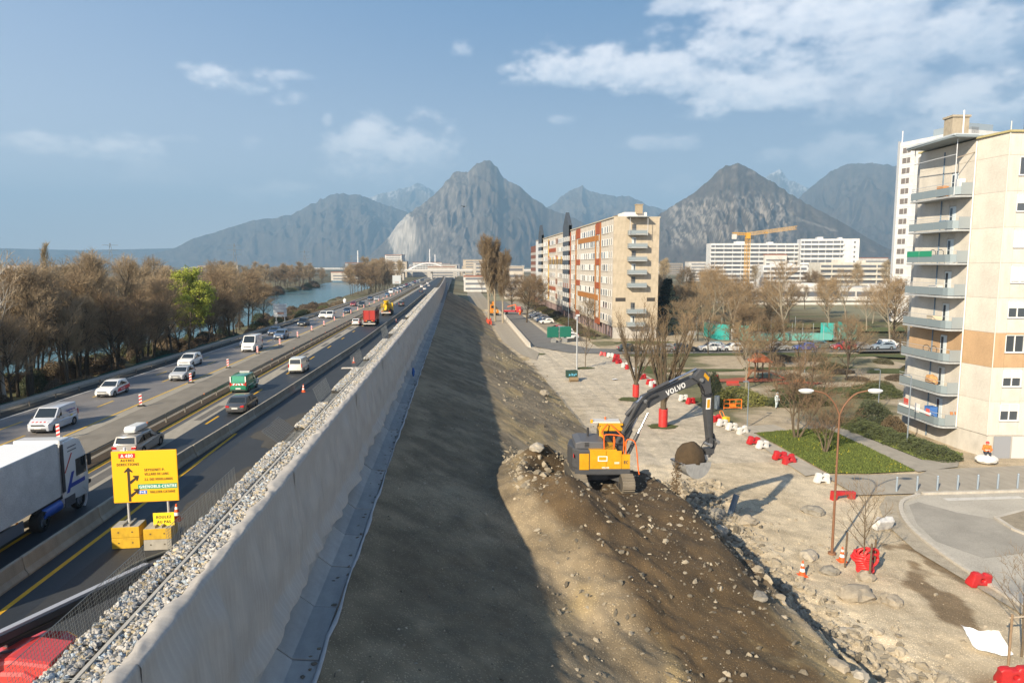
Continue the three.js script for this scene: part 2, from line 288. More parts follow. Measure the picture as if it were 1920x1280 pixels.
// painted lines
const yel = M([.72, .40, .012], { t: 'grain', m: 1.1, r: .7 }), yelOld = M([.66, .42, .07], { t: 'conc', m: 1.3, r: .8 }), paintW = M([.62, .60, .55], { t: 'conc', m: 1.3, r: .8 });
function line(x, w, mat, z0, z1, say) { const zs = roadZ.filter((z) => z < z0 && z > z1); zs.unshift(z0); zs.push(z1); return sheet('road_marking', grid(1, zs.length - 1, (u, v, i, j) => { const X = (typeof x === 'function' ? x(zs[j]) : x) + (u - .5) * w; return [X, .006, zs[j], X, zs[j]]; }), mat, say); }
line(-23.42, .34, yel, 20, -420, 'solid yellow line beside the central reserve');
line(-17.3, .22, yel, 20, -53.5, 'solid yellow line that runs under the concrete barrier');
line(K(-30.15, .2), .24, yelOld, 20, -600, 'faded solid yellow line of the oncoming lanes');
line((z) => sL(z) + .1, .2, paintW, 20, -600, 'dirty white edge line of the oncoming lanes');
{
  const g = bx(.2, .004, 3, 0, 0, 0), dash = (x, z, m) => { const o = P(numbered('lane_dash'), g.clone(), m, scene); o.position.set(x, .007, z); o.userData.kind = 'structure'; };
  for (let i = 0; i < 30; i++) dash(-20.6 - (i < 4 ? .1 * (4 - i) : 0), -32.4 - i * 13, yel);
  for (let i = 0; i < 30; i++) { const z = -44 - i * 13.6; dash(-36.5 + (roadL(z) + 40.2) * .75, z, yelOld); dash(-33.3 + (roadL(z) + 40.2) * .4, z + 5 - 13.6, yelOld); }
}

// ---------------------------------------------------------------- the works embankment and the park floor as one fine sheet
function heapRaise(x, z) {                          // the dug heap that carries the excavator, and its tail towards the bottom of the slope
  const c = interp([[-46, 7.6], [-33, 7.2], [-26, 8.2], [-18, 9.6], [-8, 11]], z);
  const w = interp([[-46, 3.2], [-33, 4.5], [-24, 3.9], [-14, 3.2]], z);
  const hgt = interp([[-46, 0], [-39.5, .5], [-36, 2.6], [-30.2, 3.0], [-28.6, 2.75], [-25, 1.75], [-21, 1.05], [-14, .5]], z);
  const q = Math.abs(x - c) / w; return hgt * (q < .55 ? 1 : sst(1.45, .55, q));
}
const ditchX = (z) => interp([[-48, 15.2], [-40, 14.1], [-33, 13.4], [-28.4, 13.7], [-21.8, 15.4], [-14, 17.4]], z);
const wheel = (x, z) => Math.exp(-Math.pow((x - 16.2 - Math.sin(z / 17) * .6) / .35, 2)) + Math.exp(-Math.pow((x - 18.3 - Math.sin(z / 17) * .6) / .35, 2));
function siteY(x, z) {
  const t = toe(z), k = clamp((x + 3.3) / (t + 3.3));
  const n1 = fbm(x / 4.2, z / 4.2, 4, 31) - .5, n2 = fbm(x / .8, z / .8, 4, 37) - .5, n3 = fbm(x / .25, z / .25, 2, 39) - .5;
  let y = lerp(3.7, PARK, k);
  y += .35 * Math.sin(Math.PI * k) * .6;
  const onSlope = sst(t + 1.2, t - 1.5, x);
  y += onSlope * (n1 * .55 + (n2 * .2 + n3 * .05) * sst(-2.4, -1, x)) * sst(-3.4, 0, x) + (1 - onSlope) * (n1 * .10 + n2 * .04);
  if (z > -40 && x > 6 && x < ditchX(z) + .2) y = Math.max(y, lerp(-4, interp([[-36, -1.0], [-28, -1.1], [-21.8, -1.65], [-12, -2.3]], z) + n1 * .2 + n2 * .12, sst(-40, -36, z) * sst(ditchX(z) - .1, ditchX(z) - .7, x)));
  const hr = heapRaise(x, z);
  if (hr > 0) { const base = interp([[-3.3, 3.7], [12.5, PARK]], x); y = lerp(y, Math.max(y, base + (x > 7 ? (x - 7) * .33 : 0)) + hr, sst(0, .5, hr)) + (n1 * .5 + n2 * .35 + n3 * .06) * sst(.1, 1, hr); }
  const flat = sst(2.9, 2.0, Math.hypot((x - 6.8) / 1.3, (z + 33.2) / 1.2)); y = lerp(y, 1.96 + n2 * .05, flat);     // where the tracks stand
  const dz = sst(-50, -44, z) , dd = Math.abs(x - ditchX(z)); y += dz * (-.3 * sst(.85, .1, dd) + .28 * sst(1.6, .9, dd) * sst(.5, 1, dd));
  const rub = sst(4.2, .8, Math.abs(x - ditchX(z) - 1.1)) * dz * sst(-9, -12, z); y += rub * (n2 * .5 + n3 * .16);
  if (x > 13) y -= wheel(x, z) * .05 * sst(13, 15, x) * sst(24, 20, x);
  if (x > 23) y = lerp(y, PARK, sst(23, 25.5, x));
  return y + n3 * .035 * sst(26, 20, x);
}
function siteC(x, z) {
  const n1 = fbm(x / 5, z / 5, 4, 131), n2 = fbm(x / 1.1, z / 1.1, 4, 137), n3 = fbm(x / 2.2 + z / 9, z / 6 - x / 7, 4, 139), t = toe(z);
  const sand = mixc([.47, .39, .27], [.58, .495, .36], sst(.3, .7, n1)), slope = mixc([.165, .13, .082], [.25, .20, .13], sst(.35, .65, n1 * .6 + n2 * .4)), soil = mixc([.054, .034, .015], [.095, .062, .03], n2), ochre = [.38, .285, .14];
  let c = mixc(slope, sand, sst(t - 1, t + 1.5, x + (n2 - .5) * 2));
  c = mixc(c, ochre, sst(.52, .66, n3) * sst(2, 5, x) * sst(t + 3, t, x) * .75);
  const hr = heapRaise(x, z), tail = sst(1.25, .8, Math.abs(x - interp([[-36, 8.2], [-33, 8.6], [-29, 9.3], [-26, 9.4], [-23.5, 8.8], [-20.5, 8.8], [-12, 9.8]], z) + (n1 - .5) * 2.6) / interp([[-40, 2.4], [-33, 4.6], [-29, 5.0], [-26, 4.0], [-23.5, 2.7], [-20, 2.0], [-12, 1.6]], z)) * sst(-40, -36.5, z);
  c = mixc(c, soil, Math.max(sst(1.2, 2.1, hr + (n2 - .5) * 1.2), tail * sst(.24, .42, n2 * .6 + n1 * .4 + .05)) * .95);
  const rub = sst(2.6, .6, Math.abs(x - ditchX(z) - .9)) * sst(-50, -44, z); c = mixc(c, mixc([.22, .18, .12], [.44, .37, .27], n2), rub * .8);
  const damp = sst(.53, .6, n3 * .7 + n2 * .3 + .02) * sst(19.6, 20.6, x) * sst(25.9, 25.2, x) * sst(-39, -36, z) * sst(-23, -26, z) + sst(.9, .3, Math.abs(x - 19.6 - (z + 20) * -.12)) * sst(-24, -22.5, z) * sst(.4, .5, n2); c = mixc(c, [.15, .10, .05], clamp(damp) * .85);
  if (x > 27 && z < -49) { const g = sst(.47, .6, fbm(x / 9, z / 9, 4, 231)); c = mixc(mixc([.36, .295, .20], [.45, .375, .27], n1), [.115, .115, .045], g * .85); }
  if (z < -52 && x > 12 && x < 27) c = mixc(c, [.47, .42, .34], .6);
  const n4 = fbm(x / .35, z / .35, 3, 241); return c.map((v) => v * (.62 + .42 * n2 + .34 * n4));
}
{
  const xs = spaced([[-3.45, 105], [11, 84], [21, 60], [30, 60], [72, 0]]), zs = []; let z = -9; while (z > -246) { zs.push(z); z -= .07 + -z * .0048; }
  const g = grid(xs.length - 1, zs.length - 1, (u, v, i, j) => { const x = xs[i], zz = zs[j]; return [x, siteY(x, zz), zz, x, zz, ...siteC(x, zz)]; }, true);
  sheet('embankment', g, M([1.45, 1.45, 1.45], { vc: 1, t: 'soil', m: 3.4, b: .05, r: 1 }), 'dug over works embankment sloping from the noise wall to the park');
}

// ---------------------------------------------------------------- the mountains, at their distances
const ranges = [
  ['hill', 'low hazy hills on the horizon beyond the river', 11000, [[-60, .012], [-47.6, .0165], [-41.9, .0222], [-34.8, .0208], [-27.6, .0189], [-21.5, .0225], [-16, .008]], 'forest'],
  ['mountain', 'broad blue ridge with a flat top, farthest along the river', 9000, [[-24.3, .008], [-21.5, .0235], [-20.35, .0355], [-18.86, .0437], [-17.7, .0511], [-16.2, .0609], [-15.4, .0626], [-13.8, .0669], [-12.6, .0746], [-11.35, .0874], [-10.1, .0996], [-8.85, .1002], [-7.2, .0964], [-5.9, .0864], [-4.2, .0771], [-2.5, .0586], [-.3, .0322], [1.9, .004]], 'forest'],
  ['mountain', 'small snow streaked summit peeping over the flat topped ridge', 13500, [[-10.1, .06], [-7.2, .0964], [-5.05, .1067], [-3.24, .1162], [-2, .1075], [-.7, .0965], [1.9, .059], [4.5, .02]], 'snow'],
  ['mountain', 'pointed rocky peak with a pale limestone cliff at its foot', 6200, [[-9.4, .0037], [-7.3, .0128], [-5.55, .0416], [-4.9, .0582], [-4, .0734], [-2.5, .0917], [-1.16, .1152], [-.28, .1333], [.94, .1358], [1.6, .147], [2.25, .1494], [2.69, .1516], [3.3, .1405], [3.87, .127], [5.2, .112], [6.3, .0969], [7.6, .0817], [9.4, .0702], [11.6, .051], [14.2, .0265], [17.6, .004]], 'cliff'],
  ['mountain', 'blue summit with a sharp tooth between the two big peaks', 9800, [[4.5, .0514], [6.7, .0757], [8, .0892], [9.35, .1079], [10.3, .1144], [11.1, .1053], [12.8, .0982], [14.1, .0971], [15.8, .0839], [16.9, .0784], [19.2, .0534], [22.5, .02]], 'patchy'],
  ['mountain', 'round topped brown mountain with slanting bare rock bands', 4300, [[12, .0168], [14.6, .0469], [16.9, .0762], [17.9, .0869], [19.15, .0996], [20.15, .1151], [21.1, .1347], [22.3, .1402], [23.1, .136], [24.3, .1209], [25.9, .1029], [27.4, .0837], [28.6, .0726], [30.1, .0567], [31.55, .039], [33, .0237], [35.7, .003]], 'bands'],
  ['mountain', 'snow capped pyramid behind the round topped mountain', 12500, [[22.4, .0851], [23.95, .1092], [24.9, .1226], [25.6, .1276], [26.2, .1145], [27.8, .1015], [29.3, .0812], [31.5, .03]], 'snow'],
  ['mountain', 'long dark blue shoulder running behind the white tower', 7600, [[23, .01], [24.9, .0482], [26.3, .0795], [27.8, .1029], [29.2, .1236], [30.2, .1307], [31.6, .1304], [33.3, .1257], [36, .1115], [40.3, .0847], [45.8, .0558], [52.5, .0344], [62, .01]], 'forest'],
];
ranges.forEach(([name, say, D, sil, kind], q) => {
  const a0 = sil[0][0], a1 = sil[sil.length - 1][0], nu = Math.round(clamp((a1 - a0) * 11, 140, 330)), nv = 76;
  const ridged = (x, y, s) => { let a = .5, r = 0; for (let i = 0; i < 5; i++) { r += a * (1 - Math.abs(2 * vn(x, y, s + i * 7) - 1)); a *= .5; x *= 2.05; y *= 2.05; } return r; };
  const g = grid(nu, nv, (u, v) => {
    const az = lerp(a0, a1, u), te = interp(sil, az), rough = (ridged(az * 1.6, q * 7, 401 + q) - .5) * .006;
    const h = Math.max(2, (te + rough * sst(.02, .09, te)) * D + 13), back = v < .2, s = back ? (.2 - v) / .2 : (v - .2) / .8;
    const run = back ? h * 1.2 + 200 : h * (kind === 'cliff' ? 1.7 : 2.1) + 150;
    const wx = (fbm(az * .5 + 3, s * 2.2 + q * 5, 3, 481) - .5) * 3.2, wy = (fbm(az * .6 + 9, s * 2.0 + q * 3, 3, 483) - .5) * 1.4, lx = Math.sin(az / 57.3) * D / 520, ls = s * run / 700;
    const fold = ridged(lx * .42 + wx * .5 + ls * .5, ls * .55 + wy + q, 411 + q) - .55, fold2 = ridged(lx * 1.3 + wx + ls * .9, ls * 1.5 + wy * 2, 431 + q) - .5;
    let drop = Math.pow(1 - s, back ? 1.3 : 1.22); const mid = Math.sin(Math.PI * Math.min(1, s * 1.05));
    let dist = back ? D + run * s : D - run * s;
    const cliff = kind === 'cliff' ? sst(-6.1, -5.2, az) * sst(-1.6, -3.6, az) : 0;
    if (!back && cliff) drop = lerp(drop, s < .45 ? 1 - s * .35 : lerp(.84, 0, sst(.45, .62, s)), cliff * .85);
    let y = h * drop + (back ? 0 : (fold * .62 + fold2 * .22) * h * mid * .75);
    y = Math.max(y, 0) - 3 - (s > .97 ? 20 : 0);
    dist += (fold2 * .05 + fold * .1) * run * mid * (back ? 1 : -1);
    const A = az * Math.PI / 180, X = Math.sin(A) * dist, Z = -Math.cos(A) * dist, se = (y - 13) / D;   // height up the flank, in the mountain's own scale
    // rock, wood and snow where they are
    const n = fbm(az * 2.2, se * 130 + q, 5, 451), n2 = fbm(az * 9, se * 420, 4, 457), st = fbm(az * 1.7 - se * 95, az * 9 + se * 260, 4, 461);
    let c = mixc([.10, .082, .068], [.17, .14, .112], n);
    c = mixc(c, [.055, .062, .035], sst(.55, .7, n2) * .5);
    const rock = mixc([.20, .175, .145], [.33, .29, .24], n2);
    if (kind === 'cliff') { const e = Math.hypot((az + 4.55) / 1.25, (se - .043 + (az + 4.55) * .006) / .034), m = sst(1.12, .98, e + (n2 - .5) * .55); c = mixc(c, mixc([.5, .45, .38], [.75, .69, .6], sst(.3, .7, n2)), m); c = mixc(c, rock, sst(2.4, .8, az) * sst(-4.5, -2.6, az) * sst(.47, .56, n2 * .55 + st * .45) * .8 + sst(3.1, 3.6, az) * sst(5.4, 4.4, az) * sst(.095, .112, se) * .85 + sst(.6, .66, st) * sst(5, 2, az) * .5); }
    if (kind === 'bands') c = mixc(c, mixc([.36, .32, .265], [.56, .5, .42], n2), sst(.5, .56, st * .8 + n2 * .2) * sst(16.5, 18, az) * sst(27.5, 25.5, az) * sst(.015, .03, se) * sst(.098, .08, se) * .8 + sst(.62, .7, n) * .3 * sst(.1, .12, se) + .6 * sst(.002, .0005, Math.abs(se - .052 + (az - 28) * .0055)) * sst(26.6, 27, az) * sst(30, 29.5, az));
    if (kind === 'patchy') c = mixc(c, rock, sst(.5, .6, st) * .75 * sst(.055, .07, se));
    if (kind === 'snow') c = mixc(mixc(c, rock, .5), [.72, .72, .73], sst(.52, .66, n2 * .55 + n * .3 + (se / te - .8) * .9));
    if (kind === 'forest') c = mixc(c, rock, sst(.6, .72, st) * .4);
    return [X, y, Z, X + Z * .35, Z + y * 1.3, ...c];
  }, true);
  sheet(name, g, M([1, 1, 1], { vc: 1, t: 'rock', m: D * .09, r: 1, sp: 0 }), say);
});
// ================================================================ noise wall: gabion crest, hanging fabric, precast footing
const bend = (z) => z > -165 ? 0 : -Math.pow((-z - 165) / 175, 1.6) * 1.7;
const strip = (x0, x1, y0, y1, zs) => { const p = []; for (let i = 0; i < zs.length - 1; i++) { const a = zs[i], b = zs[i + 1], m = (a + b) / 2, sx = bend(m); p.push(bx(x1 - x0, y1 - y0, a - b, (x0 + x1) / 2 + sx, (y0 + y1) / 2, m)); } return p; };
const steps = (a, b, d) => { const n = Math.max(1, Math.round((a - b) / d)); return Array.from({ length: n + 1 }, (_, i) => lerp(a, b, i / n)); };
const wall = thing('noise_wall', 'long noise wall with pebble filled crest and hanging grey fabric', 'wall');
{
  const core = M([.15, .14, .12], { t: 'stone', m: 1.4, b: .04, r: 1 }), cageM = M([.30, .31, .30], { r: .45, k: .7 });
  const runs = [[0, -21.5], [-23.6, -27.8], [-30.6, -37], [-41, -52], [-56, -70], [-74, -168]];
  for (const [a, b] of runs) P('gabion', strip(-5.68, -5.27, 5.2, 7.43, steps(a, b, 12)), core, wall);
  P('gabion', strip(-5.69, -5.26, 0, 5.2, steps(0, -345, 12)), core, wall);
  for (let i = 0; i < 5; i++) P('gabion_base', strip(-5.66, -5.29, 5.2, 6.5 + (i % 2) * .3, steps(runs[i][1], runs[i + 1][0], 9)), core, wall);
  P('gabion', strip(-5.16, -4.6, 0, 7.43, steps(0, -168, 12)), core, wall);
  P('gabion', strip(-5.68, -4.6, 5.2, 7.4, steps(-168, -345, 9)), core, wall);
  P('edge_rail', strip(-5.19, -5.13, 7.43, 7.50, steps(0, -168, 12)), M([.50, .47, .41], { t: 'conc', m: .8, r: .8 }), wall);
  // the pebbles on the crest
  const r = rng(11), near = [], far = [], col = new THREE.Color();
  const tone = () => { const t = r(); const v = .2 + r() * .3; return t < .14 ? col.setRGB(v * .78, v * .9, v).clone() : t < .34 ? col.setRGB(v * 1.05, v * .88, v * .6).clone() : col.setRGB(v, v * .955, v * .88).clone(); };
  const inRun = (z) => runs.some(([a, b]) => z <= a && z >= b);
  for (let i = 0; i < 26000; i++) {
    const z = -7.6 - Math.pow(r(), 1.15) * 54, left = r() < .46; if (left && !inRun(z)) continue;
    const x = left ? lerp(-5.67, -5.28, r()) : lerp(-5.12, -4.58, r()), s = .026 + Math.pow(r(), 2) * .03;
    near.push([mx(x, 7.43 + r() * .03, z, s * (1 + r() * .6), s, s * (1 + r() * .5), r() * 6, r() * 6, r() * 6), tone()]);
  }
  for (let i = 0; i < 9000; i++) { const z = -60 - r() * 108, left = r() < .45; if (left && !inRun(z)) continue; const s = .05 + r() * .05; far.push([mx(left ? lerp(-5.66, -5.29, r()) : lerp(-5.12, -4.62, r()), 7.44 + r() * .04, z, s * 1.3, s, s, r() * 6, r() * 6, r() * 6), tone()]); }
  const peb = M([1, 1, 1], { r: .85 });
  stuff('pebbles', lumpy(3, 0, .16), peb, near, 'pale river pebbles packed in the wire cages', wall);
  stuff('pebbles', lumpy(4, 0, .2), peb, far, 'pale river pebbles packed in the wire cages', wall);
  // tie wires across the gap, and mesh lids
  const tie = []; for (let z = -8; z > -60; z -= .5) { tie.push(rod([-5.4, 7.49, z], [-5.0, 7.49, z + .02], .005, 3)); if (Math.round(z * 2) % 3 === 0) tie.push(rod([-5.68, 7.5, z], [-4.66, 7.5, z - .06], .004, 3)); }
  P('tie_wire', tie, cageM, wall);
  function lid(z0, z1, hgt, tilt, name = 'mesh_lid', x0 = -5.69, y0 = 7.44) {
    const l = [], n = Math.round((z0 - z1) / .06), m = Math.round(hgt / .06), dx = -Math.sin(tilt), dy = Math.cos(tilt);
    for (let i = 0; i <= n; i++) { const z = lerp(z0, z1, i / n), w = Math.sin(i * 1.7) * .008; l.push(rod([x0 + w, y0, z], [x0 + dx * hgt + w, y0 + dy * hgt, z + .02], .0036, 3)); }
    for (let i = 0; i <= m; i++) { const t = hgt * i / m; l.push(rod([x0 + dx * t, y0 + dy * t, z0], [x0 + dx * t, y0 + dy * t, z1], i === m || !i ? .007 : .0036, 3)); }
    P(name, l, cageM, wall);
  }
  lid(-8.6, -12.4, .5, .1); lid(-13.3, -17.4, .46, .05); lid(-21.5, -23.6, .62, .9); lid(-27.8, -30.6, .62, .35); lid(-37, -40.8, .7, .2); lid(-52, -56, .8, .2);
  lid(-21.5, -23.6, .42, -1.5, 'mesh_lid', -5.69, 7.3); lid(-27.8, -30.6, .42, -1.5, 'mesh_lid', -5.69, 7.3); lid(-37, -41, .42, -1.5, 'mesh_lid', -5.69, 7.3);
  // fabric, sheet after sheet
  const fab = M([.46, .43, .39], { t: 'fabric', m: 2.3, b: .012, r: .92, two: 1 });
  let z = -4, k = 0;
  while (z > -338) {
    const len = z > -160 ? 4.2 + hash(k, 1, 7) * 2.2 : 16, z1 = z - len, nu = z > -60 ? 44 : 14, nv = z > -60 ? 46 : 20, lap = k % 2 ? .012 : 0, kk = k;
    const g = grid(nu, nv, (u, v) => {
      const zz = lerp(z + .3, z1, u), b = bend(zz); let x, y; const rag = (vn(zz * 2.1, 3, 17) - .5) * .16 + (vn(zz * 7, 5, 18) - .5) * .07;
      const hemY = 4.62 + (vn(zz * .5, 9, 21) - .5) * .35 + (hash(kk, 4, 2) - .5) * .2;
      if (v < .14) { const t = v / .14; x = lerp(-4.76 + rag, -4.44, t); y = 7.50 + .05 * Math.sin(t * Math.PI) + (vn(zz * 3, t * 3, 23) - .5) * .07 * (1 - t * .5); }
      else {
        const t = (v - .14) / .86, pleat = Math.pow(vn(zz * 1.1 + t * .35, t * .5 + kk * 3, 25), 2) * .24 + (1 - Math.abs(2 * vn(zz * 1.9 + t * 1.3, t * .9 + kk * 2, 26) - 1)) * .085 + (vn(zz * 3.4 - t * .8, t * 1.5 + kk, 27) - .5) * .075 + (vn(zz * 9 + t * 2, t * 3, 28) - .5) * .012;
        const sag = Math.sin(t * Math.PI) * .04 * vn(zz * .8, kk, 29);
        const edge = sst(0, .1, u) * sst(1, .9, u); x = -4.44 + .10 * sst(.25, .62, t) + pleat * edge * sst(0, .3, t) - sag * edge * (1 - t) + sst(.82, 1, t) * (.07 + .2 * vn(zz * 2.3, kk, 33)) + (u < .03 ? .012 : 0); y = lerp(7.5, hemY, t);
      }
      return [x + b + lap, y, zz, zz, y + x];
    });
    const m = new THREE.Mesh(g, fab); m.name = 'fabric_sheet'; m.castShadow = m.receiveShadow = true; wall.add(m); z = z1; k++;
  }
  // the precast footing: blocks of 2.5 m with open joints
  const foot = ext([[-4.62, 3.2], [-3.33, 3.2], [-3.35, 3.76], [-3.95, 3.82], [-4.34, 4.14], [-4.38, 5.0], [-4.62, 5.0]], 2.46, .012);
  const fm = [[.36, .36, .35], [.40, .395, .38], [.33, .335, .33]].map((c) => M(c, { t: 'conc', m: 2.4, b: .006, r: .9 }));
  const fg = metric(prep(foot)), capG = metric(prep(bx(.5, .05, .3, 0, 0, 0)));
  for (let i = 0; i < 66; i++) { const zz = -4.2 - i * 2.5, m = new THREE.Mesh(fg, fm[i % 3]); m.name = 'footing_block'; m.castShadow = m.receiveShadow = true; m.position.set((hash(i, 2, 3) - .5) * .03, (hash(i, 5, 3) - .5) * .03, zz); wall.add(m); }
  P('footing', strip(-4.62, -3.36, 3, 3.78, steps(-168, -345, 9)), fm[0], wall);
  const mem = grid(160, 2, (u, v) => { const zz = lerp(-5, -120, u); return [-3.36 + v * .1 + (vn(zz * 1.1, v, 41) - .5) * .1, 3.68 + Math.sin(v * 3) * .12 + (vn(zz * .9, 2, 43) - .5) * .12, zz, v, zz]; });
  const mm = new THREE.Mesh(mem, M([.42, .43, .44], { t: 'fabric', m: 1, r: .9, two: 1 })); mm.name = 'edge_membrane'; mm.castShadow = mm.receiveShadow = true; wall.add(mm);
}
{ // clay smears and clods on the footing
  const r = rng(14), l = [], g = lumpy(8, 1, .3); for (let i = 0; i < 90; i++) { const z = -12 - r() * 45; l.push([mx(-3.9 + Math.sqrt(r()) * .55, 3.785, z, .02 + r() * .06, .012 + r() * .02, .02 + r() * .07, 0, r() * 6)]); }
  stuff('clods', g, M([.19, .16, .125], { t: 'soil', m: .6, r: 1 }), l, 'lumps of wet soil fallen on the footing');
}

// ---------------------------------------------------------------- guard rails
function guardRail(label, xf, z0, z1, rust) {
  const t = thing('guard_rail', label, 'guard rail', [0, 0, 0], 0, 'steel guard rails of the motorway'), prof = [[0, .44], [.03, .46], [.07, .52], [.02, .58], [0, .6], [.02, .62], [.07, .68], [.03, .74], [0, .76]];
  const zs = steps(z0, z1, 4), galv = M(rust ? [.30, .26, .20] : [.42, .42, .40], { t: 'grain', m: 1, r: .45, k: .5 }), pm = M([.24, .22, .19], { t: 'grain', m: 1, r: .6, k: .5 });
  for (const s of [1, -1]) {
    const g = grid(zs.length - 1, prof.length - 1, (u, v, i, j) => [xf(zs[i]) + s * (prof[j][0] + .06), prof[j][1], zs[i], zs[i], prof[j][1]]);
    const m = new THREE.Mesh(g, M(rust ? [.30, .26, .20] : [.42, .42, .40], { t: 'grain', m: 1, r: .45, k: .5, two: 1 })); m.name = 'rail'; m.castShadow = m.receiveShadow = true; t.add(m);
  }
  const pg = metric(join([bx(.1, .78, .06, 0, .37, 0), bx(.16, .1, .08, 0, .62, 0)]));
  for (const z of zs) { if (z < -330) break; const m = new THREE.Mesh(pg, pm); m.name = 'post'; m.castShadow = m.receiveShadow = true; m.position.set(xf(z), 0, z); t.add(m); }
  return t;
}
guardRail('galvanised guard rail between the gravel path and the oncoming lanes', (z) => roadL(z) + .1, 10, -600, false);
const med = guardRail('dull guard rail along the brown central reserve', () => -24.3, 10, -560, true);
{ const g = bx(.05, .12, .1, 0, 0, 0); for (let i = 0; i < 16; i++) { const m = P('reflector', g.clone(), M([.75, .2, .03], { r: .4 }), med); m.position.set(-24.14, .86, -30 - i * 12); } }

// ---------------------------------------------------------------- concrete barrier segments beside the works lane
{
  const prof = [[-.3, 0], [.3, 0], [.3, .08], [.16, .3], [.09, .78], [.06, .82], [-.06, .82], [-.09, .78], [-.16, .3], [-.3, .08]];
  const bxAt = (z) => interp([[-320, -14.8], [-192, -14.9], [-112, -15.8], [-64.6, -17.3], [-53.6, -17.8], [-43, -18.3], [-10, -18.6]], z);
  const g = metric(prep(ext(prof, 5.94, .012))), ms = [[.40, .35, .27], [.44, .40, .32], [.37, .33, .26]].map((c) => M(c, { t: 'conc', m: 3, b: .005, r: .9 }));
  for (let i = 0; i < 50; i++) {
    const z = -14 - i * 6, x = bxAt(z), m = new THREE.Mesh(g, ms[i % 3]); m.name = numbered('concrete_barrier'); m.castShadow = m.receiveShadow = true; scene.add(m);
    m.position.set(x, 0, z); m.rotation.y = Math.atan2(bxAt(z + 3) - bxAt(z - 3), 6); tag(m, 'grey concrete safety barrier segment between outbound lanes and works lane', 'concrete barrier', 'concrete barrier segments in one long line');
  }
}
// ================================================================ vehicles. Local frame: x across, y up, +z is the front.
const glassM = M([.018, .024, .028], { r: .06, sp: 1, cc: .6 }), tyreM = M([.018, .018, .018], { r: .9 }), rimM = M([.38, .38, .39], { r: .35, k: .8 }), trimM = M([.03, .03, .032], { r: .7 });
const redLamp = M([.42, .012, .01], { r: .2, cc: .6 }), headM = M([.62, .64, .66], { r: .12, cc: .8, k: .3 }), plateM = M([.66, .66, .62], { r: .5 }), amber = M([.75, .22, .01], { r: .3, cc: .5 });
const paint = (c) => M(c, { r: .38, cc: .85 });
function addWheel(parent, x, z, r, w = .2) {
  const s = Math.sign(x), t = P('wheel', new THREE.LatheGeometry([[.62, -.5], [.9, -.5], [1, -.3], [1, .3], [.9, .5], [.62, .5]].map(([a, b]) => new THREE.Vector2(a * r, b * w)), 20).rotateZ(Math.PI / 2), tyreM, parent);
  t.position.set(x, r, z);
  const sp = [new THREE.CylinderGeometry(r * .2, r * .2, w * .86, 10).rotateZ(Math.PI / 2), new THREE.CylinderGeometry(r * .64, r * .64, w * .6, 18).rotateZ(Math.PI / 2)];
  for (let i = 0; i < 5; i++) { const a = i / 5 * TAU; sp.push(bx(w * .8, r * .5, r * .17, 0, r * .36, 0).applyMatrix4(new THREE.Matrix4().makeRotationX(a))); }
  P('rim', sp, rimM, t); return t;
}
function mirrored(name, g, mat, parent) { P(name, g.clone(), mat, parent); const h = g.clone(); h.scale(-1, 1, 1); const p = prep(h), a = p.attributes; for (const k of ['position', 'normal', 'uv']) { const n = a[k].itemSize, d = a[k].array; for (let i = 0; i < a[k].count; i += 3) for (let q = 0; q < n; q++) { const u = (i + 1) * n + q, v = (i + 2) * n + q, tmp = d[u]; d[u] = d[v]; d[v] = tmp; } } P(name, p, mat, parent); }
const SPEC = {   // L W H belt hood cowlZ roofFront roofRear rearBelt wheel radius, axles
  hatch: { L: 4.0, W: 1.74, H: 1.47, belt: .93, hood: .90, zc: .92, rf: .12, rr: -1.45, rb: -1.88, r: .31, zf: 1.27, zr: -1.22 },
  sedan: { L: 4.5, W: 1.78, H: 1.45, belt: .92, hood: .88, zc: .95, rf: .2, rr: -1.15, rb: -1.75, r: .32, zf: 1.38, zr: -1.32 },
  estate: { L: 4.6, W: 1.8, H: 1.5, belt: .94, hood: .90, zc: 1.05, rf: .3, rr: -1.9, rb: -2.15, r: .33, zf: 1.4, zr: -1.32, three: 1 },
  suv: { L: 4.4, W: 1.84, H: 1.62, belt: 1.02, hood: 1.0, zc: 1.0, rf: .25, rr: -1.7, rb: -2.05, r: .36, zf: 1.36, zr: -1.28 },
  van: { L: 4.25, W: 1.8, H: 1.84, belt: 1.08, hood: 1.0, zc: 1.22, rf: .55, rr: -1.98, rb: -2.08, r: .32, zf: 1.33, zr: -1.32, box: 1 },
  bigvan: { L: 5.3, W: 2.0, H: 2.4, belt: 1.3, hood: 1.12, zc: 1.75, rf: 1.05, rr: -2.55, rb: -2.62, r: .35, zf: 1.75, zr: -1.75, box: 1 },
};
const carGeo = {};
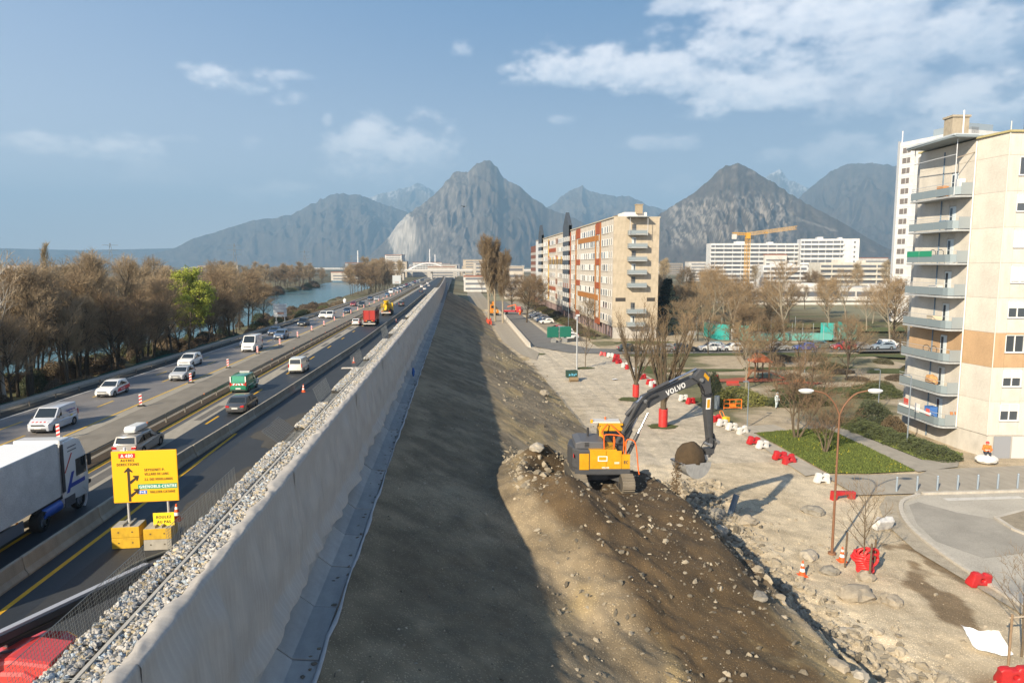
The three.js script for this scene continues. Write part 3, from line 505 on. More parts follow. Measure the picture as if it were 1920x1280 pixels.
function carParts(type) {
  if (carGeo[type]) return carGeo[type];
  const s = SPEC[type], h = s.L / 2, arc = (zc, out) => { const n = 9, R = s.r + .06; for (let i = 0; i <= n; i++) { const a = Math.PI * i / n; out.push([zc - Math.cos(a) * R * -1, .26 + Math.sin(a) * (R + .02)]); } };
  const prof = [[-h + .1, .24], [-h + .01, .36], [-h, .55], [-h + .04, s.belt - .16], [s.rb - .04 < -h + .05 ? -h + .05 : s.rb - .1, s.belt], [s.zc, s.belt + .02], [s.zc + .25, s.belt], [h - .42, s.hood - .06], [h - .12, s.hood - .18], [h - .01, s.hood - .34], [h, .48], [h - .06, .26]];
  const bottom = []; const R = s.r + .06; const a1 = []; for (let i = 0; i <= 9; i++) { const a = Math.PI * i / 9; a1.push([Math.cos(a) * R, Math.sin(a) * (R + .04)]); }
  prof.push([s.zf + R + .02, .22]); for (const q of a1) prof.push([s.zf + q[0], .24 + q[1]]); for (const q of a1) prof.push([s.zr + q[0], .24 + q[1]]);
  const shapeIt = (g, tw, y0, y1) => { g.rotateY(-Math.PI / 2); const p = g.attributes.position; for (let i = 0; i < p.count; i++) { const z = p.getZ(i), y = p.getY(i), t = Math.abs(z) / h; let k = 1 - .13 * sst(.72, 1, t) - tw * clamp((y - y0) / (y1 - y0)); p.setX(i, p.getX(i) * k); } g.computeVertexNormals(); return toCreasedNormals(prep(g), .7); };
  const body = shapeIt(ext(prof, s.W, .07), .03, .6, s.belt);
  const tumble = s.box ? .1 : .2, up = [[s.rb, s.belt - .04], [s.zc + .06, s.belt - .04], [s.rf, s.H - .03], [(s.rf + s.rr) / 2, s.H], [s.rr, s.H - .04]];
  const cabin = shapeIt(ext(up, s.W - .08, .06), tumble, s.belt, s.H);
  const wb = (s.W - .08) / 2, wAt = (y, z) => wb * (1 - .13 * sst(.72, 1, Math.abs(z) / h) - tumble * clamp((y - s.belt) / (s.H - s.belt)));
  const zF = (y) => lerp(s.zc + .06, s.rf, (y - s.belt + .04) / (s.H - .03 - s.belt + .04)), zR = (y) => lerp(s.rb, s.rr, (y - s.belt + .04) / (s.H - .04 - s.belt + .04));
  const y0 = s.belt + .04, y1 = s.H - .1, pt = (sx, y, z) => [sx * wAt(y, z), y, z], side = (za, zb, ya = y0, yb = y1) => { const c = (z, y) => Math.min(Math.max(z, zR(y) + .06), zF(y) - .06); return panel([pt(1, ya, c(za, ya)), pt(1, ya, c(zb, ya)), pt(1, yb, c(zb, yb)), pt(1, yb, c(za, yb))].map((v) => v), .014, .03); };
  const F = (y) => [[-wAt(y, zF(y)), y, zF(y)], [wAt(y, zF(y)), y, zF(y)]], Rr = (y) => [[wAt(y, zR(y)), y, zR(y)], [-wAt(y, zR(y)), y, zR(y)]];
  const [f0, f1] = F(y0), [f3, f2] = F(y1 + .03), [r0, r1] = Rr(s.box ? y0 + .05 : y0 + .02), [r3, r2] = Rr(y1 + .02);
  const winds = panel(inset([f0, f1, f2, f3], .07, .02, .07, .04), .016, .04), rear = panel(inset([r0, r1, r2, r3], .08, .03, .08, .06), .016, .04);
  const mid = (s.zc + s.rb) / 2 + .05, sides = s.box ? [side(s.zc - .85, s.zc + .4)] : s.three ? [side(.05, s.zc + .4), side(-.95, -.02), side(-2, -1.03)] : [side(mid - .02, s.zc + .4), side(s.rb, mid - .1)];
  const nose = 1 - .13, wx = s.W / 2 * nose;
  return carGeo[type] = { s, body, cabin, winds, rear, sides, head: ext([[wx - .40, s.hood - .36], [wx - .03, s.hood - .36], [wx + .0, s.hood - .17], [wx - .34, s.hood - .22]], .2, .02).translate(0, 0, h - .13), tail: s.box ? bx(.1, .42, .1, wx - .03, s.belt - .1, -h + .06) : ext([[wx - .34, s.belt - .26], [wx + .0, s.belt - .26], [wx + .02, s.belt - .06], [wx - .28, s.belt - .1]], .14, .02).translate(0, 0, -h + .08), grille: [bx(s.W * .56, .1, .08, 0, s.hood - .30, h - .03), bx(s.W * .62, .17, .07, 0, .36, h - .03)], bumper: [bx(s.W * .78, .12, .07, 0, .36, -h + .02)], h };
}
function car(type, c, label, pos, turn = 0, group = 'cars on the motorway', o = {}) {
  const g = carParts(type), { s, h } = g, name = type === 'van' ? 'small_van' : type === 'bigvan' ? 'delivery_van' : 'car', t = thing(name, label, type.includes('van') ? 'van' : 'car', pos, turn, group), pm = paint(c);
  P('body', g.body.clone(), pm, t); P('cabin', g.cabin.clone(), o.cabin ? paint(o.cabin) : pm, t); P('windscreen', g.winds.clone(), glassM, t); P('rear_window', g.rear.clone(), o.rearGlass ? paint(o.rearGlass) : glassM, t);
  for (const q of g.sides) mirrored('side_window', q, glassM, t);
  mirrored('headlight', g.head, headM, t); mirrored('tail_light', g.tail, redLamp, t);
  P('grille', g.grille.map((x) => x.clone()), trimM, t); P('bumper', g.bumper.map((x) => x.clone()), trimM, t);
  P('number_plate', bx(.5, .11, .02, 0, .5, h + .012), plateM, t); P('number_plate', bx(.5, .11, .02, 0, s.box ? .52 : .6, -h - .008), plateM, t);
  mirrored('mirror', bx(.17, .12, .1, s.W / 2 + .06, s.belt + .08, s.zc - .18), trimM, t);
  if (!o.far) mirrored('door_handle', bx(.025, .03, .16, s.W / 2 - .0, s.belt - .16, s.zc - .95), trimM, t);
  for (const x of [-1, 1]) for (const z of [s.zf, s.zr]) addWheel(t, x * (s.W / 2 - .12), z, s.r);
  return t;
}
const col = { white: [.74, .74, .72], silver: [.42, .43, .44], grey: [.20, .21, .22], dark: [.022, .027, .033], navy: [.025, .05, .11], blue: [.05, .12, .24], red: [.30, .02, .02], beige: [.62, .58, .48] };
// --- oncoming lanes (fronts towards the camera)
{
  const v = car('van', [.50, .52, .56], 'grey small van with striped bonnet and blue lettering on its side', [-32.4, 0, -56.4]);
  const st = [M([.62, .03, .02], { r: .5 }), M([.8, .78, .76], { r: .5 })];
  for (let i = 0; i < 8; i++) P('warning_stripe', panel([[-.6 + i * .15, .905, 1.86], [-.47 + i * .15, .905, 1.86], [-.41 + i * .15 - (i > 3 ? .12 : 0), .965, 1.5], [-.54 + i * .15 - (i > 3 ? .12 : 0), .965, 1.5]], .012, .02), st[i % 2], v);
  const tx = words3('Saint-Martin', .15); tx.rotateY(Math.PI / 2); tx.translate(.86, 1.36, -.9); P('lettering', tx, M([.05, .07, .3], { r: .5 }), v);
  const tx2 = words3('services', .12); tx2.rotateY(Math.PI / 2); tx2.translate(.875, 1.16, -.9); P('lettering', tx2, M([.05, .07, .3], { r: .5 }), v);
  P('badge', bx(.02, .12, .24, .9, .9, -.9), M([.6, .55, .05], { r: .5 }), v);
  const p = car('hatch', col.white, 'white hatchback with a red flash along its doors', [-34.9, 0, -71.0]);
  P('red_flash', [ext([[-1.75, .52], [-.3, .42], [.9, .40], [.55, .74], [-.8, .82], [-1.7, .86]], .01).rotateY(-Math.PI / 2).translate(.868, 0, 0)], M([.55, .02, .03], { r: .4 }), p);
  const tx3 = words3('auto-ecole', .12); tx3.rotateY(Math.PI / 2); tx3.translate(.877, .62, -.3); P('lettering', tx3, M([.8, .78, .76], { r: .5 }), p);
  car('hatch', col.silver, 'silver hatchback driving just ahead of a white car', [-31.7, 0, -80.4]);
  car('suv', col.white, 'white family car close behind the silver hatchback', [-34.9, 0, -91.2]);
  car('bigvan', col.white, 'tall white delivery van in the oncoming lanes', [-31.6, 0, -107]);
  car('hatch', col.silver, 'silver car half hidden behind the tall white delivery van', [-34.0, 0, -113]);
  car('suv', [.10, .15, .24], 'steel blue car passing a red and white delineator', [-31.5, 0, -124]);
  car('sedan', col.navy, 'dark blue car beside the steel blue car', [-34.6, 0, -131.7]);
  car('suv', col.dark, 'black car alone in the outer oncoming lane', [-33.4, 0, -150.5]);
  car('van', col.white, 'white small van side by side with a white car', [-31.4, 0, -171]);
  car('suv', col.white, 'white car side by side with a white small van', [-33.4, 0, -173]);
  const q = [['sedan', col.navy, 'navy blue car before the dark red car', -30.3, -190], ['hatch', col.red, 'dark red hatchback in the oncoming queue', -33.4, -222], ['suv', col.dark, 'black car beside the dark red hatchback', -30.2, -218], ['hatch', col.navy, 'dark blue hatchback next to a silver car in the queue', -32.6, -258], ['estate', col.silver, 'silver estate next to a dark blue hatchback in the queue', -29.9, -256], ['hatch', col.blue, 'bright blue hatchback in front of the white queue van', -29.8, -292], ['bigvan', col.white, 'white van standing in the oncoming queue', -30.6, -318], ['sedan', col.silver, 'pale grey saloon behind the white queue van', -29.5, -336], ['suv', col.navy, 'dark car following the pale grey saloon', -29.3, -352], ['hatch', col.blue, 'blue hatchback with a dark car ahead of it', -32.2, -356]];
  for (const [ty, c, l, x, z] of q) car(ty, c, l, [x, 0, z], 0, 'cars on the motorway', { far: 1 });
  const r = rng(91), cs = [col.white, col.dark, col.silver, col.grey, col.white, col.navy, col.red, col.beige], nm = ['white', 'black', 'silver', 'grey', 'white', 'navy', 'dark red', 'beige'];
  const proto = cs.map((c, i) => null);
  for (let i = 0; i < 22; i++) { const k = i % 8, z = -372 - i * 10 - r() * 4, x = (i % 2 ? -29.2 : -32) + (r() - .5) * .4, l = 'small ' + nm[k] + ' car far down the oncoming traffic queue'; if (!proto[k]) proto[k] = car(['hatch', 'sedan', 'suv', 'estate'][k % 4], cs[k], l, [x, 0, z], 0, 'queue of cars far down the motorway', { far: 1 }); else copyOf(proto[k], [x, 0, z], 0, l); }
}
// --- outbound lanes (backs towards the camera)
{
  const g = car('van', [.012, .20, .10], 'green works van with a red and white striped tailgate', [-22.4, 0, -72.6], Math.PI, 'cars on the motorway', { rearGlass: [.02, .26, .15] });
  const st = [M([.62, .05, .03], { r: .5 }), M([.8, .78, .76], { r: .5 })];
  for (let i = 0; i < 9; i++) { const x = -.72 + i * .16; P('warning_stripe', panel([[x + .16, .86, -2.12], [x, .86, -2.12], [x + (i < 5 ? .1 : -.1), 1.04, -2.11], [x + .16 + (i < 5 ? .1 : -.1), 1.04, -2.11]], .02, .03), st[i % 2], g); }
  for (const s of [-1, 1]) P('hazard_strip', bx(.1, .7, .02, s * .74, 1.4, -2.1), st[1], g);
  P('roof_beacon', [bx(1.0, .12, .3, 0, 1.9, .3)], M([.5, .5, .48], { r: .4 }), g); P('front_wing', [bx(1.86, .5, .9, 0, .72, 1.5)], paint([.6, .6, .6]), g);
  car('sedan', [.055, .057, .06], 'dark grey car with a dark roof behind the green works van', [-19.5, 0, -62.4], Math.PI);
  const e = car('estate', [.31, .295, .27], 'beige grey estate car carrying a white roof box', [-22.5, 0, -49], Math.PI);
  P('roof_box', [ext([[-.95, 0], [.85, 0], [1.0, .14], [.8, .34], [-.8, .40], [-1.0, .2]], .8, .1).rotateY(-Math.PI / 2).translate(0, 1.6, -.4)], M([.66, .66, .64], { r: .35 }), e);
  for (const z of [.1, -1.0]) P('roof_rack', bx(1.3, .05, .05, 0, 1.55, z), M([.3, .3, .3], { r: .4, k: .8 }), e);
  const w = car('van', [.70, .68, .60], 'white panel van ahead of the green works van', [-19.6, 0, -85.1], Math.PI);
  car('hatch', col.white, 'small white car beside the red lorry', [-22.1, 0, -151], Math.PI);
  car('suv', col.dark, 'dark car overtaking the yellow concrete mixer', [-18.2, 0, -222], Math.PI, 'cars on the motorway', { far: 1 });
  const far = [['hatch', col.dark, 'dark car in the outbound lanes far past the mixer', -17.6, -330], ['hatch', col.white, 'white car with red lights far along the outbound lanes', -17.4, -362], ['van', col.white, 'white van leading the far outbound cars', -21, -400], ['hatch', col.silver, 'silver car among the far outbound cars', -17.6, -420], ['suv', col.white, 'white car near the end of the noise wall', -20.6, -470]];
  for (const [ty, c, l, x, z] of far) car(ty, c, l, [x, 0, z], Math.PI, 'cars on the motorway', { far: 1 });
}
// --- white articulated lorry, seen from its rear right
{
  const t = thing('semi_truck', 'white articulated lorry with blue stripes on its cab', 'truck', [-21.6, 0, -34.6], Math.PI);
  const wm = paint([.74, .74, .73]), blue = M([.02, .06, .36], { r: .4 }), blk = M([.02, .02, .022], { r: .6 });
  P('trailer', [bx(2.5, 2.75, 13.0, 0, 2.62, -5.6)], M([.72, .72, .71], { r: .42, t: 'grain', m: 3 }), t);
  P('trailer_roof', [bx(2.46, .05, 12.9, 0, 4.02, -5.6)], M([.76, .76, .75], { r: .5 }), t);
  P('headboard', [bx(2.52, 2.7, .07, 0, 2.62, .94)], M([.5, .5, .5], { r: .5 }), t);
  P('chassis', [bx(.9, .3, 13.6, 0, 1.0, -4.6), bx(2.2, .2, 5, 0, 1.1, 1.6)], blk, t);
  for (const x of [-1.2, 1.2]) P('side_guard', [bx(.06, .55, 4.2, x, .85, -4.2)], M([.14, .15, .17], { r: .5 }), t);
  const cab = ext([[1.35, .7], [3.62, .55], [3.72, 1.5], [3.55, 2.9], [3.05, 3.72], [2.5, 3.95], [1.55, 3.92], [1.35, 3.4]], 2.46, .1).rotateY(-Math.PI / 2);
  P('cab', [toCreasedNormals(prep(cab), .6)], wm, t);
  P('windscreen', panel([[-1.08, 1.85, 3.73], [1.08, 1.85, 3.73], [1.0, 2.85, 3.58], [-1.0, 2.85, 3.58]], .02, .05), glassM, t);
  for (const s of [-1, 1]) {
    P('side_window', bx(.03, .92, .95, s * 1.235, 2.3, 2.95), glassM, t); P('step_box', bx(.05, .5, .9, s * 1.24, .75, 1.75), M([.1, .1, .11], { r: .6 }), t);
    P('dark_gap_panel', bx(.06, 2.5, .22, s * 1.22, 2.6, 1.32), M([.05, .05, .055], { r: .6 }), t);  // near-black colour paints in the shaded gap between cab and trailer
    P('cab_stripe', [bx(.012, .22, 1.5, s * 1.24, 1.5, 2.5).applyMatrix4(new THREE.Matrix4())], blue, t);
    P('cab_stripe', [ext([[1.5, 1.2], [1.75, 1.2], [2.3, 2.2], [2.05, 2.2]], .012).rotateY(-Math.PI / 2).translate(s * 1.242, 0, 0)], blue, t);
    P('cab_stripe', [ext([[1.42, 2.3], [1.5, 2.3], [2.2, 3.2], [2.1, 3.2]], .012).rotateY(-Math.PI / 2).translate(s * 1.242, 0, 0)], M([.5, .03, .03], { r: .4 }), t);
    for (const y of [3.35, 3.55]) P('cab_lettering', bx(.012, .05, .8, s * 1.242, y, 2.2), M([.12, .13, .16], { r: .5 }), t);
    P('mirror', [bx(.12, .62, .2, s * 1.42, 2.5, 3.45), bx(.2, .05, .05, s * 1.32, 2.75, 3.4)], blk, t);
    P('fuel_tank', [new THREE.CylinderGeometry(.33, .33, 1.5, 14).rotateX(Math.PI / 2).translate(s * .95, .75, .3)], M([.03, .10, .42], { r: .35 }), t);
    P('marker_light', bx(.03, .07, .14, s * 1.25, 1.18, -2.6), amber, t); P('marker_light', bx(.03, .07, .14, s * 1.25, 1.18, -8), amber, t);
    P('tail_light', bx(.5, .14, .06, s * .9, 1.0, -12.12), redLamp, t);
    for (const z of [2.75]) addWheel(t, s * 1.05, z, .5, .32);
    for (const z of [-.55]) addWheel(t, s * 1.0, z, .5, .5);
    for (const z of [-7.3, -8.6, -9.9]) addWheel(t, s * 1.02, z, .48, .4);
    P('mudguard', [new THREE.CylinderGeometry(.62, .62, .4, 16, 1, true, -Math.PI / 2, Math.PI).rotateZ(Math.PI / 2).translate(s * 1.05, .5, 2.75)], M([.6, .6, .6], { r: .5, two: 1 }), t);
  }
  P('roof_fairing', [ext([[1.35, 3.3], [2.9, 3.75], [2.2, 4.05], [1.35, 4.08]], 2.3, .08).rotateY(-Math.PI / 2)], wm, t);
}
// --- red tipper lorry
{
  const t = thing('tipper_truck', 'red tipper lorry driving away in the outbound lanes', 'truck', [-18.9, 0, -151], Math.PI), rd = paint([.34, .025, .02]), dk = M([.03, .03, .03], { r: .7 });
  P('tipper_body', [bx(2.5, 2.0, 6.8, 0, 2.35, -.6), bx(2.56, .14, 6.9, 0, 3.35, -.6)], rd, t);
  for (let i = 0; i < 6; i++) for (const s of [-1, 1]) P('body_rib', bx(.1, 1.9, .14, s * 1.28, 2.35, -3.6 + i * 1.2), paint([.28, .02, .02]), t);
  for (const x of [-.63, .63]) P('tailgate', [bx(1.2, 1.9, .08, x, 2.35, -4.04)], paint([.40, .03, .02]), t);
  P('tailgate_post', [bx(.14, 2.1, .14, 0, 2.4, -4.06), bx(.14, 2.1, .14, 1.2, 2.4, -4.06), bx(.14, 2.1, .14, -1.2, 2.4, -4.06)], paint([.26, .02, .02]), t);
  P('load', [ext([[-4, 0], [2.8, 0], [2.2, .3], [.5, .55], [-1.6, .35], [-3.4, .2]], 2.3, .05).rotateY(-Math.PI / 2).translate(0, 3.3, 0)], M([.30, .25, .18], { t: 'soil', m: 1, b: .06, r: 1 }), t);
  P('bumper', [bx(2.5, .16, .12, 0, .6, -4.1)], M([.7, .66, .6], { r: .5 }), t); P('chassis', [bx(1, .4, 8.2, 0, 1.0, .3), bx(2.3, .5, .3, 0, 1.05, -3.9)], dk, t);
  P('cab', [toCreasedNormals(prep(ext([[3.0, .8], [4.9, .7], [4.95, 1.7], [4.75, 2.9], [3.1, 3.0]], 2.4, .1).rotateY(-Math.PI / 2)), .6)], rd, t);
  P('windscreen', panel([[-1.0, 1.7, 4.96], [1.0, 1.7, 4.96], [.95, 2.65, 4.8], [-.95, 2.65, 4.8]], .02, .04), glassM, t);
  for (const s of [-1, 1]) { P('tail_light', bx(.36, .2, .06, s * .95, 1.2, -4.14), redLamp, t); P('indicator', bx(.24, .2, .06, s * .62, 1.22, -4.14), amber, t); for (const z of [-2.9, -1.6]) addWheel(t, s * 1.0, z, .5, .5); for (const z of [2.2, 3.7]) addWheel(t, s * 1.05, z, .5, .32); }
  P('number_plate', bx(.52, .12, .02, 0, .95, -4.08), plateM, t);
}
// --- yellow concrete mixer
{
  const t = thing('concrete_mixer', 'yellow concrete mixer lorry ahead of the red tipper', 'truck', [-18.6, 0, -182], Math.PI), y = paint([.70, .46, .012]), dk = M([.03, .03, .03], { r: .7 });
  const drum = new THREE.LatheGeometry([[.0, 0], [.75, .0], [1.15, 1.2], [1.2, 2.4], [.95, 3.6], [.55, 4.5], [.5, 4.5], [.45, 3.9]].map(([a, b]) => new THREE.Vector2(a, b)), 22); drum.rotateX(-Math.PI / 2 + .28); drum.translate(0, 1.75, 2.2);
  P('drum', [drum], y, t); P('hopper', [new THREE.CylinderGeometry(.75, .4, .7, 14, 1, true).translate(0, 3.55, -3.2)], M([.7, .46, .012], { r: .5, two: 1 }), t); P('chute', [beam([0, 2.6, -3.0], [.1, 1.5, -4.2], .5, .12), beam([.3, 3.2, -3.1], [-.7, 1.2, -3.4], .12, .12), beam([-.3, 3.2, -3.1], [.7, 1.2, -3.4], .12, .12)], y, t);
  P('ladder', [bx(.06, 2.2, .06, .95, 2.2, -3.3), bx(.06, 2.2, .06, 1.25, 2.2, -3.3), ...[0, 1, 2, 3, 4].map((i) => bx(.3, .04, .05, 1.1, 1.3 + i * .4, -3.3))], y, t);
  P('chassis', [bx(1.0, .4, 8.4, 0, 1.0, .3), bx(2.4, .4, .2, 0, .9, -3.9)], dk, t); P('rear_board', [bx(2.4, .3, .08, 0, .8, -4.02)], M([.5, .45, .4], { r: .5 }), t);
  P('cab', [toCreasedNormals(prep(ext([[2.9, .8], [4.7, .7], [4.75, 1.7], [4.55, 2.9], [3.0, 3.0]], 2.4, .1).rotateY(-Math.PI / 2)), .6)], y, t);
  P('windscreen', panel([[-1.0, 1.7, 4.76], [1.0, 1.7, 4.76], [.95, 2.65, 4.6], [-.95, 2.65, 4.6]], .02, .04), glassM, t);
  for (const s of [-1, 1]) { P('tail_light', bx(.36, .2, .06, s * .95, 1.1, -4.06), redLamp, t); P('water_tank', [new THREE.CylinderGeometry(.28, .28, 1.2, 12).rotateX(Math.PI / 2).translate(s * 1.0, 1.2, .4)], dk, t); for (const z of [-2.6, -1.3]) addWheel(t, s * 1.0, z, .5, .5); for (const z of [2.2, 3.6]) addWheel(t, s * 1.05, z, .5, .32); }
}
// ================================================================ the works site
const onSite = (x, z, up = 0) => [x, siteY(x, z) + up, z];
// ---------------------------------------------------------------- the tracked excavator
{
  const t = thing('excavator', 'yellow and grey tracked excavator with a loaded bucket on the soil heap', 'excavator', [7.0, 1.98, -33.2]);
  const yl = M([.72, .36, .01], { r: .42, cc: .5, t: 'grain', m: 1.7 }), gr = M([.075, .076, .08], { r: .5, t: 'grain', m: 1.3 }), dk = M([.025, .025, .027], { r: .7 }), org = M([.72, .13, .015], { r: .45 }), steel = M([.5, .5, .52], { r: .2, k: .9 }), hose = M([.02, .02, .02], { r: .6 }), track = M([.30, .26, .20], { t: 'soil', m: .8, r: .9, b: .01 }), wht = M([.74, .74, .72], { r: .5 });
  let rot = new THREE.Matrix4().makeRotationY(-4 * Math.PI / 180).multiply(new THREE.Matrix4().makeScale(.93, 1, 1)); const U = (g) => g.applyMatrix4(rot);
  const up = (name, l, m, parent = t) => P(name, l.map((g) => U(prep(g))), m, parent);
  // undercarriage: tracks run along z
  for (const s of [-1, 1]) {
    const tr = P('track', ext([[-1.85, .38], [-1.72, .12], [-1.4, 0], [1.4, 0], [1.72, .12], [1.85, .38], [1.78, .66], [1.45, .84], [-1.45, .84], [-1.78, .66]], .6, .02).rotateY(Math.PI / 2).translate(s * 1.15, 0, 0), M([.10, .09, .075], { t: 'soil', m: .8, r: .9 }), t);
    const path = [[-1.4, 0], [1.4, 0], [1.72, .12], [1.85, .38], [1.78, .66], [1.45, .84], [-1.45, .84], [-1.78, .66], [-1.85, .38], [-1.72, .12], [-1.4, 0]]; const shoe = bx(.6, .045, .15), bar = bx(.6, .05, .03, 0, -.04, 0);
    for (let i = 0; i < path.length - 1; i++) { const [z0, y0] = path[i], [z1, y1] = path[i + 1], L = Math.hypot(z1 - z0, y1 - y0), n = Math.max(1, Math.round(L / .18)); for (let k = 0; k < n; k++) { const f = (k + .5) / n, a = Math.atan2(y1 - y0, z1 - z0), sh = P('track_shoe', [shoe.clone(), bar.clone()], track, tr); sh.position.set(s * 1.15, lerp(y0, y1, f), lerp(z0, z1, f)); sh.rotation.x = -a; } }
    for (let i = 0; i < 6; i++) P('roller', new THREE.CylinderGeometry(.14, .14, .64, 12).rotateZ(Math.PI / 2).translate(s * 1.15, .22, -1.2 + i * .48), dk, tr);
  }
  P('undercarriage', [bx(1.8, .34, 1.1, 0, .55, 0), beam([-1, .5, -.9], [0, .6, 0], .3, .25), beam([1, .5, -.9], [0, .6, 0], .3, .25), beam([-1, .5, .9], [0, .6, 0], .3, .25), beam([1, .5, .9], [0, .6, 0], .3, .25)], gr, t);
  P('slew_ring', new THREE.CylinderGeometry(.62, .62, .16, 24).translate(0, .8, 0), dk, t);
  // upper structure; local +x is forward, +z the near flank
  up('deck', [ext([[-1.35, -1.2], [1.35, -1.22], [1.55, -1.0], [1.55, 1.0], [1.35, 1.24], [-1.2, 1.24], [-1.5, .7], [-1.58, 0], [-1.5, -.7]], .34, .03).rotateX(Math.PI / 2).translate(0, 1.0, 0)], gr);
  up('counterweight', [ext([[-.62, -1.22], [-.62, 1.26], [-1.15, 1.27], [-1.5, .85], [-1.68, 0], [-1.5, -.85], [-1.15, -1.22]], 1.0, .07).rotateX(Math.PI / 2).translate(0, 1.6, 0)], gr);
  up('side_panel', [bx(.86, .92, .08, -.2, 1.6, 1.22)], yl); up('side_panel', [bx(.8, .92, .08, .65, 1.58, 1.22)], yl); up('side_panel', [bx(.42, .74, .08, 1.28, 1.5, 1.22)], yl);
  up('side_panel', [bx(.5, .8, .05, -.92, 1.52, 1.28)], yl); up('engine_housing', [bx(1.5, .74, 2.3, .05, 1.72, .05)], yl); up('engine_hood', [ext([[-1.3, 0], [.2, 0], [.2, .34], [-1.0, .38], [-1.3, .3]], 1.8, .05).translate(-.05, 2.06, .05)], M([.10, .10, .105], { r: .5 }));
  up('storage_box', [bx(1.0, .5, .8, 1.0, 1.4, .78)], yl);
  up('skirt', [bx(2.9, .26, .06, .05, 1.02, 1.24)], gr); up('skirt', [bx(2.9, .26, .06, .05, 1.02, -1.22)], gr);
  for (let i = 0; i < 3; i++) up('vent_slot', [bx(.22, .04, .03, -.75, 2.2 + i * .08, .97)], dk);
  up('exhaust', [rod([-.55, 2.4, -.2], [-.55, 2.85, -.2], .06, 10)], dk);
  up('decal', [bx(.5, .26, .012, .05, 1.66, 1.27)], wht); up('decal', [bx(.4, .17, .014, .05, 1.67, 1.275)], yl); up('decal', [bx(.26, .1, .012, .8, 1.45, 1.27)], M([.6, .55, .4], { r: .5 }));
  { const g = words3('VOLVO', .085, .012); g.translate(.2, 1.21, 1.262); up('lettering', [g], wht); const h = words3('EC', .15, .012); h.translate(1.28, 1.48, 1.262); up('lettering', [h], gr); }
  up('rear_decal', [bx(.02, .16, .26, -1.45, 1.75, 1.0)], M([.5, .03, .03], { r: .5 })); up('rear_decal', [bx(.06, .14, .02, -1.1, 1.3, 1.27)], amber);
  // cab on the far flank
  const cab = ext([[.1, 1.15], [1.45, 1.15], [1.52, 1.7], [1.4, 2.75], [1.2, 2.96], [.2, 2.96], [.08, 2.7]], .95, .05); cab.translate(0, 0, -.72); up('cab', [cab], yl);
  up('cab_window', [bx(.95, .95, .02, .78, 2.2, -.235)], glassM); up('cab_window', [bx(.95, .95, .02, .78, 2.2, -1.205)], glassM);
  up('cab_window', [panel([[1.53, 1.7, -.32], [1.53, 1.7, -1.12], [1.42, 2.72, -1.12], [1.42, 2.72, -.32]], .02, .03)], glassM); up('cab_window', [bx(.02, .8, .7, .065, 2.25, -.72)], glassM);
  up('cab_roof', [bx(1.3, .1, .98, .72, 3.0, -.72)], yl); up('roof_hatch', [bx(1.5, .06, .7, .5, 3.08, -.74)], M([.55, .53, .5], { r: .5 }));
  up('beacon', [new THREE.CylinderGeometry(.07, .08, .16, 10).translate(-.3, 3.12, -.5)], M([.8, .35, .01], { r: .3 })); up('beacon', [new THREE.CylinderGeometry(.05, .05, .12, 10).translate(.5, 3.18, -.9)], org);
  // orange hand rails on the near flank
  const rail = (pts) => up('hand_rail', [tube(pts, .035, pts.length * 8, 6)], org);
  rail([[.15, 2.05, 1.1], [.15, 2.72, 1.1], [.2, 2.8, 1.1], [1.12, 2.72, 1.1], [1.16, 2.66, 1.1], [1.16, 1.65, 1.1]]); rail([[.65, 2.1, 1.1], [.65, 2.74, 1.1], [.7, 2.5, 1.1], [.66, 2.2, 1.1]]);
  rail([[1.3, 1.7, 1.1], [1.32, 2.5, 1.1], [1.42, 2.58, 1.1], [1.7, 2.5, 1.12], [1.8, 2.3, 1.14], [1.95, 1.1, 1.2], [2.0, .85, 1.2]]); rail([[.15, 2.76, 1.1], [.15, 2.76, .3], [.5, 3.05, -.1]]); rail([[.7, 3.0, -.2], [1.16, 2.7, 1.1]]); rail([[1.3, 1.95, .45], [1.36, 2.3, .5], [1.32, 1.7, 1.1]]);
  // two-piece boom on its swing post, arm and bucket
  rot = new THREE.Matrix4().makeRotationY(15 * Math.PI / 180);
  const bz = .1, pts = (l) => l, plate = (name, l, w, m = gr, bev = .03) => up(name, [ext(l, w, bev).translate(0, 0, bz)], m);
  plate('boom_foot', [[.6, 1.35], [1.1, 1.3], [1.95, 3.25], [2.7, 3.9], [2.5, 4.28], [2.0, 4.05], [1.42, 3.0], [.85, 2.1]], .44);
  plate('boom', [[2.2, 4.0], [2.7, 3.76], [4.0, 4.36], [5.65, 4.9], [5.95, 5.05], [5.75, 5.3], [5.3, 5.24], [3.8, 4.82], [2.4, 4.4]], .4);
  plate('arm', [[5.42, 4.98], [5.78, 4.8], [6.08, 4.4], [6.2, 3.2], [6.45, 1.55], [6.6, 1.35], [6.72, 1.5], [6.62, 2.6], [6.52, 4.2], [6.38, 5.15], [6.1, 5.55], [5.75, 5.62], [5.45, 5.3]], .36);
  const cyl = (a, b, r1, f) => { const m = a.map((v, i) => lerp(v, b[i], f)); up('hydraulic_cylinder', [rod(a, m, r1, 12)], gr); up('piston_rod', [rod(m, b, r1 * .55, 10)], steel); };
  cyl([2.75, 4.55, bz], [5.6, 5.62, bz], .1, .42); for (const s of [-.36, .36]) cyl([1.35, 1.35, bz + s], [2.55, 3.55, bz + s], .1, .55); cyl([1.5, 3.45, bz], [2.4, 4.35, bz], .1, .6); cyl([6.55, 4.15, bz], [6.78, 2.05, bz], .07, .5);
  up('tipping_link', [beam([6.4, 2.0, bz], [6.95, 1.62, bz], .3, .1), beam([6.78, 2.05, bz], [6.98, 1.6, bz], .12, .09), beam([6.95, 1.62, bz], [6.62, .92, bz], .3, .1)], gr);
